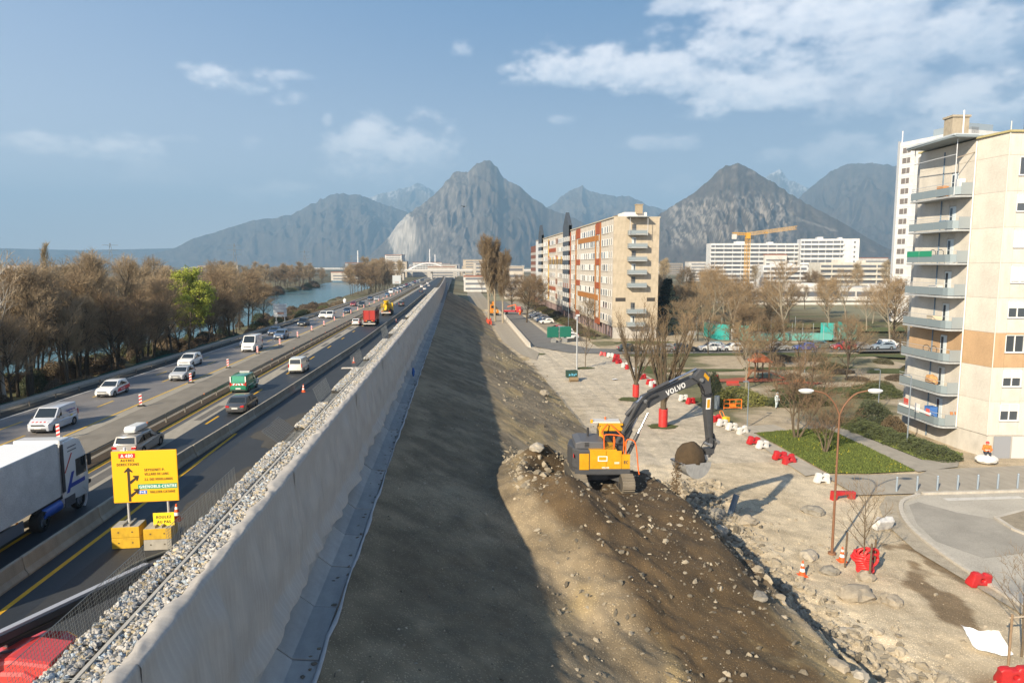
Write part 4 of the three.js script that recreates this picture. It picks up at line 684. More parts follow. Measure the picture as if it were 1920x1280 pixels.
  for (const [x, y] of [[2.45, 4.15], [5.78, 5.05], [6.48, 1.5], [6.95, 1.62], [1.0, 1.6]]) up('pivot_pin', [new THREE.CylinderGeometry(.1, .1, .6, 12).rotateX(Math.PI / 2).translate(x, y, bz)], M([.3, .3, .3], { r: .4, k: .6 }));
  up('coupler', [bx(.5, .26, .5, 6.48, 1.16, bz), new THREE.CylinderGeometry(.24, .24, .22, 16).translate(6.4, .95, bz)], gr);
  up('hose', [tube([[1.3, 2.6, bz + .27], [1.9, 3.9, bz + .34], [2.5, 4.5, bz + .3], [3.4, 4.75, bz + .26], [5.0, 5.25, bz + .25]], .035, 30)], hose); up('hose', [tube([[.9, 2.2, bz + .3], [1.6, 3.2, bz + .4], [2.3, 3.75, bz + .4], [2.6, 4.2, bz + .3], [3.2, 4.4, bz + .25]], .035, 30)], hose); up('hose', [tube([[5.2, 5.2, bz + .24], [5.6, 4.9, bz + .36], [5.75, 4.4, bz + .34], [6.1, 4.25, bz + .3], [6.45, 4.3, bz + .25], [6.55, 3.0, bz + .25], [6.6, 1.9, bz + .22]], .03, 40)], hose); up('hose', [tube([[6.4, 1.9, bz + .2], [6.0, 1.7, bz + .3], [5.9, 1.4, bz + .25], [6.3, 1.1, bz + .2]], .022, 24)], hose);
  { const g = words3('VOLVO', .3, .012); g.scale(.9, .9, 1); g.rotateZ(.35); g.translate(4.25, 4.66, bz + .202); up('boom_lettering', [g], wht); }
  up('decal', [ext([[6.15, 3.45], [6.42, 3.45], [6.44, 4.05], [6.17, 4.05]], .012).translate(0, 0, bz + .19)], wht); up('decal', [ext([[6.2, 3.52], [6.38, 3.52], [6.39, 3.98], [6.21, 3.98]], .014).translate(0, 0, bz + .196)], yl); up('decal', [ext([[5.95, 5.25], [6.25, 4.95], [6.3, 5.15], [6.02, 5.42]], .012).translate(0, 0, bz + .19)], yl);
  // the bucket, mouth tilted up, heaped with soil
  const arcP = []; for (let i = 0; i <= 12; i++) { const a = Math.PI * (1.0 + i / 12); arcP.push([5.45 + Math.cos(a) * .8, .72 + Math.sin(a) * .82]); }
  const shell = [...arcP, [6.18, .74], ...arcP.slice().reverse().map(([x, y]) => [lerp(x, 5.45, .06), lerp(y, .72, .06)])];
  up('bucket', [ext(shell, 1.3, .005).translate(0, 0, bz), ...[-.65, .65].map((s) => ext(arcP, .05, .005).translate(0, 0, bz + s)), bx(.4, .3, .5, 6.15, .85, bz)], M([.42, .42, .41], { t: 'conc', m: 1, r: .5, k: .3 }));
  for (let i = 0; i < 5; i++) up('bucket_tooth', [bx(.2, .06, .1, 4.62, .72, bz - .5 + i * .25)], steel);
  const pile = new THREE.SphereGeometry(.78, 26, 16), pp = pile.attributes.position; for (let i = 0; i < pp.count; i++) { const n = .86 + .24 * fbm(pp.getX(i) * 3 + 9, pp.getZ(i) * 3 + pp.getY(i) * 2, 4, 3), y = pp.getY(i); pp.setXYZ(i, pp.getX(i) * n * .86, (y > 0 ? y * 1.05 : y * .5) * n, pp.getZ(i) * n * .82); } pile.computeVertexNormals(); pile.scale(1.2, 1.2, 1.1); pile.translate(5.4, .76, bz); up('soil_load', [pile], M([.115, .078, .042], { t: 'soil', m: .7, b: .03, r: 1 }));
}
{ // earth running off the bucket
  const r = rng(8), l = [], a = 15 * Math.PI / 180; for (let i = 0; i < 900; i++) { const f = Math.pow(r(), .8), lx = 4.62 + (r() - .5) * .26 - f * .12, lz = .1 + (r() - .5) * (.5 + f * .5); l.push([mx(7 + lx * Math.cos(a) + lz * Math.sin(a), 1.98 + .7 - f * 2.6, -33.2 - lx * Math.sin(a) + lz * Math.cos(a), .012 + r() * .03)]); }
  stuff('falling_soil', lumpy(2, 0, .3), M([.13, .09, .05], { r: 1 }), l, 'loose brown soil pouring from the bucket');
}

// ---------------------------------------------------------------- rubble, stones and boulders
{
  const r = rng(21), a = [], b = [], c = new THREE.Color();
  const put = (list, x, z, s, dark) => { const v = dark ? .13 + r() * .13 : .27 + r() * .24; list.push([mx(x, siteY(x, z) + s * .02, z, s * (.8 + r() * .9), s * (.6 + r() * .5), s * (.8 + r() * .9), r() * 6, r() * 6, r() * 6), c.setRGB(v * 1.02, v * .88, v * .66).clone()]); };
  for (let i = 0; i < 7600; i++) { const z = -16 - Math.pow(r(), .9) * 32, x = ditchX(z) + 1.2 + (r() + r() + r() - 1.5) * 2.6; put(a, x, z, .018 + Math.pow(r(), 8) * .2, r() < .2); }
  for (let i = 0; i < 9000; i++) { const z = -14 - r() * 30, x = 3.2 + r() * 10.5; put(b, x, z, .010 + Math.pow(r(), 14) * .11, r() < .6); }
  for (let i = 0; i < 1500; i++) { const z = -40 - r() * 75, x = 4 + r() * (toe(z) - 3); put(b, x, z, .022 + Math.pow(r(), 6) * .11, r() < .4); }
  for (let i = 0; i < 1500; i++) { const z = -12 - r() * 40, x = -3 + r() * 6; put(b, x, z, .009 + Math.pow(r(), 7) * .05, r() < .4); }
  for (let i = 0; i < 900; i++) { const a2 = r() * TAU, d = Math.sqrt(r()) * 3.2, x = 13.2 + Math.cos(a2) * d * 1.2, z = -38.5 + Math.sin(a2) * d * 1.4; put(a, x, z, .03 + Math.pow(r(), 5) * .22, r() < .3); }
  for (let i = 0; i < 500; i++) { const z = -30 - r() * 12, x = 2.5 + r() * 3.5; put(b, x, z, .04 + Math.pow(r(), 3) * .16, r() < .3); }
  for (let i = 0; i < 700; i++) { const z = -18 - r() * 28, x = 16 + r() * 7; put(b, x, z, .012 + Math.pow(r(), 6) * .1, false); }
  const rm = M([1, 1, 1], { t: 'rock', m: .6, r: 1 });
  stuff('rubble', lumpy(31, 1, .34), rm, a, 'broken stones and clods along the trench below the heap'); stuff('gravel', lumpy(32, 0, .42), rm, b, 'small stones strewn over the embankment');
  const big = [[18.8, -29.6, .62, 'largest pale boulder lying on the haul road'], [18.9, -34.2, .42, 'round boulder at the foot of the lamp post'], [19.0, -32.3, .36, 'flat white rock slab near the traffic cone'], [20.6, -31.6, .42, 'grey boulder beside the red coiled hose'], [14.3, -26.2, .34, 'boulder on the terrace edge above the trench'], [14.9, -25.2, .26, 'smaller boulder next to the terrace edge boulder'], [20.2, -29.0, .4, 'half buried beige boulder in the haul road'], [16.8, -27.0, .3, 'angular boulder at the rubble edge'], [11.2, -23.5, .26, 'white boulder in the dark soil tail'], [12.5, -20.4, .3, 'boulder pair member low on the soil tail'], [13.0, -20.0, .24, 'companion boulder low on the soil tail'], [16.2, -40.4, .55, 'pale concrete lump at the end of the trench'], [17.6, -39.2, .5, 'broken concrete lump beside the haul road'], [15.2, -37.5, .45, 'big clod below the excavator bucket'], [22.6, -40.6, .5, 'grey rock beside the broken red barrier'], [9.6, -75, .55, 'pale rock on the slope above the park road'], [4.2, -35.5, .38, 'rock behind the excavator tracks']];
  const ms = [[.40, .345, .265], [.48, .43, .35], [.30, .275, .23]].map((q) => M(q, { t: 'rock', m: .9, b: .03, r: 1 }));
  big.forEach(([x, z, s, l], i) => { const g = lumpy(60 + i, 2, .13); const p = g.attributes.position; for (let k = 0; k < p.count; k++) { const X = p.getX(k), Y = p.getY(k), Z = p.getZ(k), n = 1 + (fbm(X * 1.3 + i * 7, Z * 1.3 + Y, 3, 5) - .5) * .7; p.setXYZ(k, X * n * 1.25, Math.max(-.5, Y * n * .9), Z * n); } g.computeVertexNormals(); g.scale(s, s, s); single('boulder', toCreasedNormals(prep(g), .5), ms[i % 3], l, 'boulder', onSite(x, z, s * .28), i * 1.3, 'boulders on the works site'); });
}

// ---------------------------------------------------------------- plastic water barriers, red and white
{
  const sil = [[-.5, 0], [-.26, 0], [-.2, .13], [.2, .13], [.26, 0], [.5, 0], [.53, .16], [.47, .42], [.5, .58], [.4, .66], [.16, .66], [.1, .58], [-.1, .58], [-.16, .66], [-.4, .66], [-.5, .58], [-.47, .42], [-.53, .16]];
  const hole = []; for (let i = 0; i < 10; i++) { const a = -i / 10 * TAU; hole.push([Math.cos(a) * .11, .36 + Math.sin(a) * .09]); }
  const g = ext(sil, .46, .06, [hole]); { const p = g.attributes.position; for (let i = 0; i < p.count; i++) p.setZ(i, p.getZ(i) * lerp(1.05, .5, clamp(p.getY(i) / .66))); g.computeVertexNormals(); }
  const geo = toCreasedNormals(prep(g), .8), red = M([.50, .022, .025], { r: .42, t: 'grain', m: 1 }), wh = M([.72, .70, .66], { r: .5, t: 'grain', m: 1 });
  const list = [[25.2, -117, 0, .1], [26.2, -115.5, 1, .6], [26.9, -113.8, 0, 1.3], [25.8, -109.5, 0, 1.0], [25.9, -107.6, 0, 1.5], [25.9, -103.6, 1, 1.2], [26.0, -101.7, 0, 1.5], [25.9, -98.4, 1, 1.3], [25.6, -92.4, 0, 1.5], [25.5, -88.2, 0, 1.2], [25.5, -86.8, 1, 1.5], [25.6, -85.2, 0, 1.2], [26.3, -77, 1, 1.2], [26.5, -75.2, 0, 1.4], [26.1, -66.2, 0, 1.1], [25.9, -64.2, 1, 1.3], [26.2, -62.6, 1, 1.2], [26.7, -61.2, 1, 1.3], [26.0, -57.3, 0, .9], [26.2, -55.9, 1, 1.2], [26.1, -52.5, 0, .8], [26.4, -51.4, 0, 1.2], [26.4, -46.5, 1, .9], [25.6, -30.4, 0, .8], [20.9, -22.8, 0, .5]];
  const tell = { 0: 'beside the small dark car turning off the street', 8: 'behind the trunk with the red wrap', 13: 'near the grey drain pipe', 14: 'next to the yellow plate compactor', 18: 'tipped over at the corner of the lawn', 20: 'fallen along the lawn edge', 21: 'fallen against its red neighbour by the lawn', 22: 'standing alone at the tip of the lawn', 23: 'on the kerb of the curved street', 24: 'by the wooden stakes at the haul road' };
  list.forEach(([x, z, w, a], i) => { const m = new THREE.Mesh(geo, w ? wh : red); m.name = numbered('plastic_barrier'); m.castShadow = m.receiveShadow = true; scene.add(m); m.position.set(...onSite(x, z, -.02)); m.rotation.set((hash(i, 3, 1) - .5) * .35, a * .55 - .35, (hash(i, 7, 1) - .5) * .4); m.scale.setScalar(1.12); tag(m, (w ? 'white' : 'red') + ' plastic water barrier ' + (tell[i] || 'in the line along the haul road'), 'road barrier', 'plastic barriers along the haul road'); });
  // broken and flattened ones
  const b = single('plastic_barrier', ext([[-.9, 0], [-.62, 0], [-.5, .3], [.3, .34], [.44, 0], [.8, 0], [.84, .5], [-.86, .62]], .4, .05), red, 'broken red plastic barrier bridging a hole in the pavement', 'road barrier', onSite(26.0, -43.0), .1, 'plastic barriers along the haul road');
  single('plastic_barrier', ext([[-.6, 0], [.5, -.1], [.75, .3], [.3, .42], [.05, .3], [-.3, .5], [-.7, .3]], .7, .08).rotateX(-1.2), wh, 'flattened white plastic barrier with rubbish on it', 'road barrier', onSite(25.5, -37.6, .28), .3, 'plastic barriers along the haul road');
  single('plastic_sheet', [(() => { const s = grid(20, 16, (u, v) => { const x = (u - .5) * 1.35, z = (v - .5) * 1.15; return [x + v * .35, (.06 + (1 - v) * .5) + .16 * fbm(u * 4, v * 4, 3, 9) + .14 * Math.pow(Math.abs(u - .5) * 2, 3), z * .75, x, z]; }); return s; })()], M([.78, .78, .76], { r: .55, two: 1 }), 'crumpled white plastic sheet lying on the sandy haul road', 'sheet', onSite(21.4, -25.0), -.5);
  single('paper_scrap', [grid(6, 6, (u, v) => [(u - .5) * .9, .05 + .12 * vn(u * 4, v * 4, 9), (v - .5) * .7, u, v])], M([.75, .75, .75], { r: .6, two: 1 }), 'scrap of white plastic on the sand between two trees', 'litter', onSite(21.6, -92), .3);
}
// traffic cones
function cone(label, pos, group) {
  const t = thing('traffic_cone', label, 'traffic cone', pos, 0, group), or = M([.72, .10, .02], { r: .5 }), wh = M([.78, .77, .74], { r: .5 });
  P('base', bx(.42, .05, .42, 0, .025, 0), or, t); const seg = (y0, y1, m, n) => P(n, new THREE.CylinderGeometry(lerp(.17, .035, y1 / .75), lerp(.17, .035, y0 / .75), y1 - y0, 16).translate(0, .05 + (y0 + y1) / 2, 0), m, t);
  seg(0, .2, or, 'body'); seg(.2, .36, wh, 'white_band'); seg(.36, .5, or, 'body'); seg(.5, .62, wh, 'white_band'); seg(.62, .75, or, 'tip'); return t;
}
cone('orange and white traffic cone beside the red coiled hose', onSite(20.5, -33.7)); cone('orange and white traffic cone standing in the rubble', onSite(17.5, -32.2));
cone('traffic cone on the works lane behind the concrete barrier', [-16.0, 0, -71]); cone('traffic cone behind the small yellow sign', [-13.3, 1.05, -32.2]); cone('traffic cone by the concrete barrier beside the concrete mixer', [-14.2, 0, -158]);
cone('traffic cone at the fallen white fence on the works lane', [-14.0, 0, -92]);

// striped delineators on the closed lane
{
  const mk = (label, pos) => { const t = thing('delineator', label, 'delineator', pos, .12, 'red and white delineators along the oncoming lanes'); P('foot', [bx(.6, .1, .36, .05, .05, 0), bx(.4, .06, .26, .05, .12, 0)], M([.03, .03, .03], { r: .9 }), t); P('board', bx(.24, .98, .04, 0, .66, 0), M([.74, .72, .70], { r: .5 }), t); for (const s of [-1, 1]) for (let i = 0; i < 3; i++) { const y = .3 + i * .31; P('stripe', ext([[-.12, y - .08], [.12, y + .02], [.12, y + .18], [-.12, y + .08]], .006).translate(0, 0, s * .023), M([.60, .03, .025], { r: .5 }), t); } return t; };
  let first; const spots = [[-29.9, -40.6], [-30.1, -52.8], [-29.4, -64.7], [-29.7, -77.4], [-29.3, -88.6], [-29.6, -102.6], [-29.0, -113], [-28.9, -125], [-28.9, -137], [-28.8, -149], [-28.7, -161], [-28.6, -173], [-28.6, -185], [-28.5, -197], [-28.4, -209], [-28.3, -221], [-28.2, -233], [-28.1, -246], [-28, -259], [-27.9, -272], [-27.8, -286], [-27.7, -300], [-27.6, -316], [-27.6, -332]];
  spots.forEach(([x, z], i) => { const l = 'red and white striped delineator board on the closed concrete lane'; if (!i) first = mk(l, [x, 0, z]); else copyOf(first, [x, 0, z], .12); });
}
// ---------------------------------------------------------------- the yellow direction sign on concrete blocks
function concreteBlock(label, pos, turn, c1, c2) {
  const t = thing('concrete_block', label, 'concrete block', pos, turn, 'sign ballast blocks'); const ym = M([.66, .40, .02], { t: 'conc', m: 1.3, r: .75 }), gm = M([.42, .39, .33], { t: 'conc', m: 1.2, r: .9 });
  const lay = (y, m) => P('block_layer', [ext([[-.6, -.45], [.6, -.45], [.6, .45], [-.6, .45]], .5, .02).rotateX(-Math.PI / 2).translate(0, y, 0)], m, t);
  lay(.26, c1 ? ym : gm); lay(.77, c2 ? ym : gm); for (const y of [.26, .77]) for (const x of [-.3, .3]) P('lifting_hole', new THREE.CylinderGeometry(.035, .035, .02, 8).rotateX(Math.PI / 2).translate(x, y + .02, .452), M([.1, .08, .05], { r: 1 }), t);
  P('top_face', bx(1.14, .012, .84, 0, 1.028, 0), gm, t); P('mounting_rail', [bx(.1, .1, .8, .15, 1.08, 0), bx(.1, .1, .8, -.15, 1.08, 0)], M([.4, .36, .28], { r: .6, k: .3 }), t); return t;
}
concreteBlock('yellow double concrete block carrying the tall post of the big yellow sign', [-15.4, 0, -32.0], .06, 1, 1); concreteBlock('half painted concrete block under the small yellow slow sign', [-13.85, 0, -31.7], .06, 0, 1);
{
  const t = thing('direction_sign', 'large yellow direction sign with arrows and place names', 'sign', [-14.55, 0, -32.05], .06);
  const W = 2.82, Hh = 2.42, yb = 2.06, yc = yb + Hh / 2, blk = M([.035, .022, .012], { r: .6 }), yl = M([.86, .46, .008], { r: .45 }), wh = M([.8, .8, .78], { r: .5 });
  P('panel', ext([[-W / 2, -Hh / 2], [W / 2, -Hh / 2], [W / 2, Hh / 2], [-W / 2, Hh / 2]], .04, .01).translate(0, yc, 0), yl, t);
  P('frame', [bx(W, .03, .05, 0, yb, -.01), bx(W, .03, .05, 0, yb + Hh, -.01), bx(.03, Hh, .05, -W / 2, yc, -.01), bx(.03, Hh, .05, W / 2, yc, -.01)], M([.70, .34, .01], { r: .5 }), t);
  const post = M([.62, .61, .58], { r: .4, k: .4 }); for (const x of [-.85, .9]) P('post', rod([x, 1.03, -.08], [x, yb + Hh - .2, -.08], .055, 12), post, t); P('beacon', [new THREE.CylinderGeometry(.05, .06, .16, 10).translate(-.85, yb + Hh + .1, -.03)], M([.7, .7, .7], { r: .3 }), t);
  const L = (text, size, x, y, m = blk, name = 'lettering', k = 1) => { const g = words3(text, size, .006); g.scale(k, 1, 1); g.translate(x, yc + y, .022); P(name, g, m, t); };
  P('route_badge', bx(.72, .22, .008, -.75, yc + 1.0, .024), M([.62, .02, .02], { r: .5 }), t); L('A 480', .15, -.75, 1.0, wh, 'lettering'); { const l = t.children[t.children.length - 1]; l.position.z = .006; }
  L('AUTRES', .12, -.74, .78); L('DIRECTIONS', .12, -.72, .59); L('SEYSSINET-P.', .12, .42, .30, blk, 'lettering', .88); L('VILLARD DE LANS', .115, .50, .10, blk, 'lettering', .8); L('Z.I. DES VOUILLANDS', .115, .58, -.15, blk, 'lettering', .78);
  P('place_badge', bx(1.72, .24, .008, .52, yc - .49, .024), M([.01, .27, .15], { r: .5 }), t); L('GRENOBLE-CENTRE', .14, .54, -.49, wh, 'lettering', .92); t.children[t.children.length - 1].position.z = .006;
  P('parking_badge', bx(.36, .17, .008, -.14, yc - .75, .024), M([.05, .16, .55], { r: .5 }), t); L('P+R', .11, -.14, -.75, wh); t.children[t.children.length - 1].position.z = .006; L('VALLIER-CATANE', .115, .72, -.76, blk, 'lettering', .86);
  P('arrow', [ext([[-.055, -1.15], [.055, -1.15], [.055, .28], [.17, .22], [.19, .27], [0, .48], [-.19, .27], [-.17, .22], [-.055, .28]], .008).translate(-.72, yc - .02, .024)], blk, t);
  for (const y of [-.22, -.85]) P('branch_arrow', [ext([[0, 0], [.24, .18], [.15, .21], [.17, .27], [.42, .27], [.35, .02], [.29, .02], [.3, .11], [.05, -.12]], .008).translate(-.69, yc + y, .028)], blk, t);
  const s = thing('warning_sign', 'small yellow sign asking drivers to slow to walking pace', 'sign', [-13.65, 1.03, -31.62], .06); P('panel', ext([[-.46, 0], [.46, 0], [.46, .62], [-.46, .62]], .03, .006), M([.86, .62, .02], { r: .5 }), s); for (const [tx, y] of [['ROULEZ', .42], ['AU PAS', .19]]) { const g = words3(tx, .13, .006); g.translate(0, y, .015); P('lettering', g, blk, s); } P('bracket', bx(.06, .3, .05, 0, .15, -.04), post, s);
}
single('drain_hose', tube([[-13.2, .08, -31.0], [-14.1, .08, -29.6], [-14.2, .1, -28.2], [-13.2, .12, -26.8], [-12.2, .12, -25.6]], .09, 50, 8), M([.12, .12, .10], { r: .7 }), 'grey drain hose lying on the works lane', 'hose');
{ // the red boom lift parked behind the wall
  const t = thing('boom_lift', 'red boom lift with a folded dark grey boom behind the mesh', 'lift', [-11.5, 0, -20.4], 0), rd = M([.62, .055, .045], { r: .35, cc: .6 }), gr = M([.06, .062, .066], { r: .5 }), al = M([.36, .37, .40], { r: .5 });
  P('chassis', bx(2.2, .5, 2.6, -1.2, .75, 1.2), gr, t); for (const x of [-2.1, -.3]) for (const z of [.2, 2.2]) addWheel(t, x, z, .5, .4);
  P('turret', [ext([[-1.5, 0], [1.5, 0], [1.62, .3], [1.5, .8], [1.2, 1.0], [-.2, 1.08], [-1.5, .8]], 2.2, .14).rotateY(.0).translate(-1.5, 1.1, 1.0)], rd, t); P('engine_cover', [ext([[-.9, 0], [1.5, 0], [1.2, .42], [.2, .6], [-.9, .45]], 1.3, .12).translate(-.9, 1.8, 1.35)], rd, t); P('skirt', bx(2.9, .18, 2.24, -1.5, 1.05, 1.0), M([.5, .04, .035], { r: .4 }), t);
  { const g = words3('MANITOU', .2, .01); g.translate(-.9, 1.45, 2.11); P('lettering', g, M([.78, .77, .75], { r: .5 }), t); P('decal', bx(.5, .22, .01, -.9, 1.78, 2.01), M([.7, .45, .05], { r: .5 }), t); P('decal', new THREE.CylinderGeometry(.1, .1, .01, 14).rotateX(Math.PI / 2).translate(-.3, 1.85, 2.01), M([.05, .35, .2], { r: .5 }), t); }
  P('boom', [beam([-1.7, 2.78, 2.6], [.9, 2.42, -4.2], .24, .2)], gr, t); P('boom_cover', [beam([-1.72, 2.92, 2.6], [.55, 2.6, -3.4], .2, .1)], al, t); P('jib', [beam([-1.3, 2.42, 1.2], [.4, 2.2, -3.0], .22, .2)], gr, t); P('boom_cylinder', [rod([-1.5, 2.5, 1.9], [.1, 2.34, -2.2], .06, 10)], M([.15, .15, .15], { r: .3, k: .7 }), t);
  P('pivot_bracket', [bx(.5, .6, .5, -1.75, 2.6, 2.5)], al, t); P('cable_track', [tube([[-1.0, 2.62, .6], [-.5, 2.54, -.7], [-.1, 2.5, -1.7], [.0, 2.42, -1.9], [-.3, 2.36, -1.2]], .05, 30)], M([.2, .19, .17], { r: .7 }), t); P('hose', [tube([[-1.9, 2.2, 2.6], [-1.3, 2.55, 2.2], [-.9, 2.35, 1.4]], .04, 20)], gr, t);
}
// ---------------------------------------------------------------- lamps, pipes and odd site things
{
  const t = thing('street_lamp', 'tall rust brown street lamp with two curved arms at the trench', 'street lamp', onSite(20.45, -34.6), -.08), rust = M([.24, .115, .06], { t: 'grain', m: .7, r: .75 });
  P('pole', rod([0, 0, 0], [0, 7.9, 0], .075, 12, .045), rust, t); P('base_plate', new THREE.CylinderGeometry(.2, .22, .12, 12).translate(0, .06, 0), rust, t);
  for (const s of [-1, 1]) { P('arm', tube([[0, 7.8, 0], [s * .25, 8.35, 0], [s * .8, 8.95, 0], [s * 1.5, 9.15, 0]], .045, 20), rust, t); const h = P('lamp_head', new THREE.SphereGeometry(.42, 18, 10).scale(1, .26, .5).translate(s * 1.85, 9.14, 0), M([.74, .75, .74], { r: .35 }), t); P('lamp_glass', new THREE.SphereGeometry(.36, 14, 8, 0, TAU, Math.PI / 2, Math.PI / 2).scale(1, .3, .5).translate(s * 1.85, 9.08, 0), M([.5, .52, .52], { r: .2 }), h); }
  const post = (label, pos, hgt, head, turn = 0) => { const q = thing('street_lamp', label, 'street lamp', pos, turn), gm = M([.22, .26, .30], { r: .5, k: .4 }); P('pole', rod([0, 0, 0], [0, hgt, 0], .06, 10, .045), gm, q); P('arm', rod([0, hgt - .05, 0], [head, hgt + .05, 0], .035, 8), gm, q); P('lamp_head', bx(.5, .09, .24, head, hgt + .05, 0), gm, q); };
  post('slim grey lamp post with a flat head beside the balcony block', onSite(38.7, -54.9), 6.4, .35, 2.6); post('slim grey lamp post in front of the round clipped shrub', onSite(45.3, -69.3), 4.6, -.4); post('slim grey lamp post next to the white plastic barriers', onSite(28.2, -63.6), 4.5, -.3);
  post('lamp post on the street in front of the long housing block', [24.5, PARK, -150], 7, -1); post('lamp post between the play area and the park trees', [51, PARK, -96], 5, .4);
  const c = thing('camera_mast', 'tall grey mast with camera boxes at the haul road', 'mast', onSite(18.0, -102)); P('pole', rod([0, 0, 0], [0, 8.3, 0], .13, 10, .1), M([.42, .44, .46], { r: .5, k: .3 }), c); P('camera_box', [bx(.5, .25, .3, .1, 8.3, 0)], M([.5, .52, .54], { r: .5 }), c); P('camera_box', [bx(.35, .3, .3, -.2, 7.9, .1)], M([.4, .42, .44], { r: .5 }), c);
  for (const y of [4.4, 2.6]) P('strap_box', bx(.2, .3, .2, .14, y, .05), M([.12, .12, .13], { r: .6 }), c);
  const pipe = (label, a, b, r, m) => single('pipe', [rod(a, b, r, 16)], m, label, 'pipe', [0, 0, 0], 0, 'pipe ends at the trench'), gp = M([.055, .062, .068], { r: .55 });
  pipe('dark upright pipe stub below the excavator bucket', [13.9, siteY(13.9, -37.2) - .5, -37.2], [13.9, siteY(13.9, -37.2) + 1.35, -37.2], .22, gp);
  pipe('blue grey pipe leaning out of the spoil beside the haul road', [17.2, siteY(17.2, -41) - .3, -41.0], [17.75, siteY(17.2, -41) + 1.2, -41.2], .19, M([.12, .16, .20], { r: .5 }));
  pipe('grey upright drain pipe next to the orange gate', [28.5, PARK - .1, -72.3], [28.5, PARK + 1.45, -72.3], .3, M([.14, .17, .20], { r: .5 }));
  const g = thing('site_gate', 'orange tubular site gate before the bamboo shrub', 'gate', onSite(30.1, -71.8)); const om = M([.75, .17, .015], { r: .5 }); P('frame', [rod([-1.0, .05, 0], [-1.0, 1.1, 0], .05), rod([1.0, .05, 0], [1.0, 1.1, 0], .05), rod([-1, 1.1, 0], [1, 1.1, 0], .05), rod([-1, .2, 0], [1, .2, 0], .05)], om, g); P('rail', rod([-1, .65, 0], [1, .65, 0], .035), om, g); for (const x of [-.35, .35]) P('bar', rod([x, .2, 0], [x, 1.1, 0], .03), om, g); P('reflector_panel', bx(.6, .3, .02, 0, .45, 0), om, g);
  const k = thing('plate_compactor', 'yellow plate compactor with an orange handle', 'compactor', onSite(26.7, -65.3), .5); P('plate', bx(.6, .12, .8, 0, .1, 0), M([.1, .1, .1], { r: .6 }), k); P('engine', [bx(.5, .5, .5, 0, .45, .05)], M([.75, .48, .02], { r: .45 }), k); P('handle', tube([[-.2, .4, -.2], [-.2, 1.1, -.6], [0, 1.2, -.65], [.2, 1.1, -.6], [.2, .4, -.2]], .035, 24), M([.75, .2, .02], { r: .45 }), k);
  // red hose coiled round a young tree, and red wraps on two trunks
  const coil = []; for (let i = 0; i <= 150; i++) { const a = i / 150 * TAU * 8; const w = .27 + .14 * vn(i / 7, 3, 5) + i / 150 * .1; coil.push([Math.cos(a) * w + Math.sin(i / 23) * .12, .08 + i / 150 * 1.05 + Math.sin(a + i) * .03, Math.sin(a) * w]); } const coil2 = []; for (let i = 0; i <= 60; i++) { const a = i / 60 * TAU * 2.5; coil2.push([.25 + Math.cos(a) * .45, .75 + Math.sin(a) * .35 + i * .006, .1 + Math.sin(a * .5) * .3]); }
  const hs = thing('hose_coil', 'bright red corrugated hose coiled round a young staked tree', 'hose', onSite(20.75, -32.2)); const hm = M([.60, .03, .03], { r: .45 }); P('coil', tube(coil, .075, 240, 7), hm, hs); P('loose_loop', tube(coil2, .07, 90, 7), hm, hs); 
  const wrap = (label, x, z, r, h0, h1) => { const q = []; const n = Math.round((h1 - h0) / .12); for (let i = 0; i <= n * 10; i++) { const a = i / 10 * TAU; q.push([Math.cos(a) * r, h0 + (i / 10) * .12, Math.sin(a) * r]); } single('trunk_wrap', [tube(q, .07, n * 22, 6), new THREE.CylinderGeometry(r + .02, r + .02, h1 - h0, 16, 1, true).translate(0, (h0 + h1) / 2, 0)], M([.52, .035, .03], { r: .5, two: 1 }), label, 'trunk guard', onSite(x, z), 0, 'red hoses wrapped round trunks'); };
  wrap('red hose wrapped round the thick pollarded trunk', 20.0, -64.4, .38, 0, 1.75); wrap('red hose wrapped round the slimmer pollarded trunk', 20.8, -77.8, .33, .4, 1.8);
  // green bottle banks on the street corner, painted skip, blue trash bag on the slope
  const bank = thing('site_hoarding', 'dark green rounded hoarding on grey concrete feet at the street corner', 'hoarding', [20.6, PARK, -138], .12); for (const x of [-1.3, 1.35]) { P('panel', ext([[-1.15, -1.1], [1.15, -1.1], [1.2, -.8], [1.2, .8], [1.1, 1.1], [-1.1, 1.1], [-1.2, .8], [-1.2, -.8]], .5, .1).translate(x, 2.2, 0), M([.008, .13, .085], { r: .5 }), bank); P('foot', bx(.9, .9, .9, x * .9, .5, -.05), M([.3, .3, .29], { t: 'conc', m: 1, r: .9 }), bank); } P('post', rod([0, 0, .1], [0, 3.2, .1], .07), M([.3, .3, .3], { r: .5 }), bank);
  const sk = thing('painted_skip', 'dark green box with blue graffiti and a rusty roller at its foot', 'skip', onSite(15.5, -91.8), .1); P('box', bx(1.5, .95, .9, 0, 1.0, 0), M([.02, .055, .04], { r: .6 }), sk); const gm = M([.12, .42, .62], { r: .6 }); [[-.4, .95, .26, .3], [-.05, 1.0, .22, .38], [.25, .93, .24, .3], [.5, 1.02, .18, .26]].forEach(([x, y, a, b]) => P('graffiti', ext([[-a / 2, -b / 2], [a * .3, -b * .6], [a / 2, b * .2], [.02, b * .1], [-a * .3, b / 2]], .012).translate(x, y, .452), gm, sk)); P('roller', new THREE.CylinderGeometry(.32, .32, 1.2, 18).rotateZ(Math.PI / 2).translate(.15, .3, .55), M([.28, .2, .11], { t: 'grain', m: .5, r: .8 }), sk);
  single('blue_tarpaulin', [lumpy(5, 2, .2).scale(.12, .45, .12)], M([.015, .09, .32], { r: .5 }), 'blue tarpaulin bundle hanging on the wall footing', 'tarpaulin', [-3.75, 4.2, -56.5]);
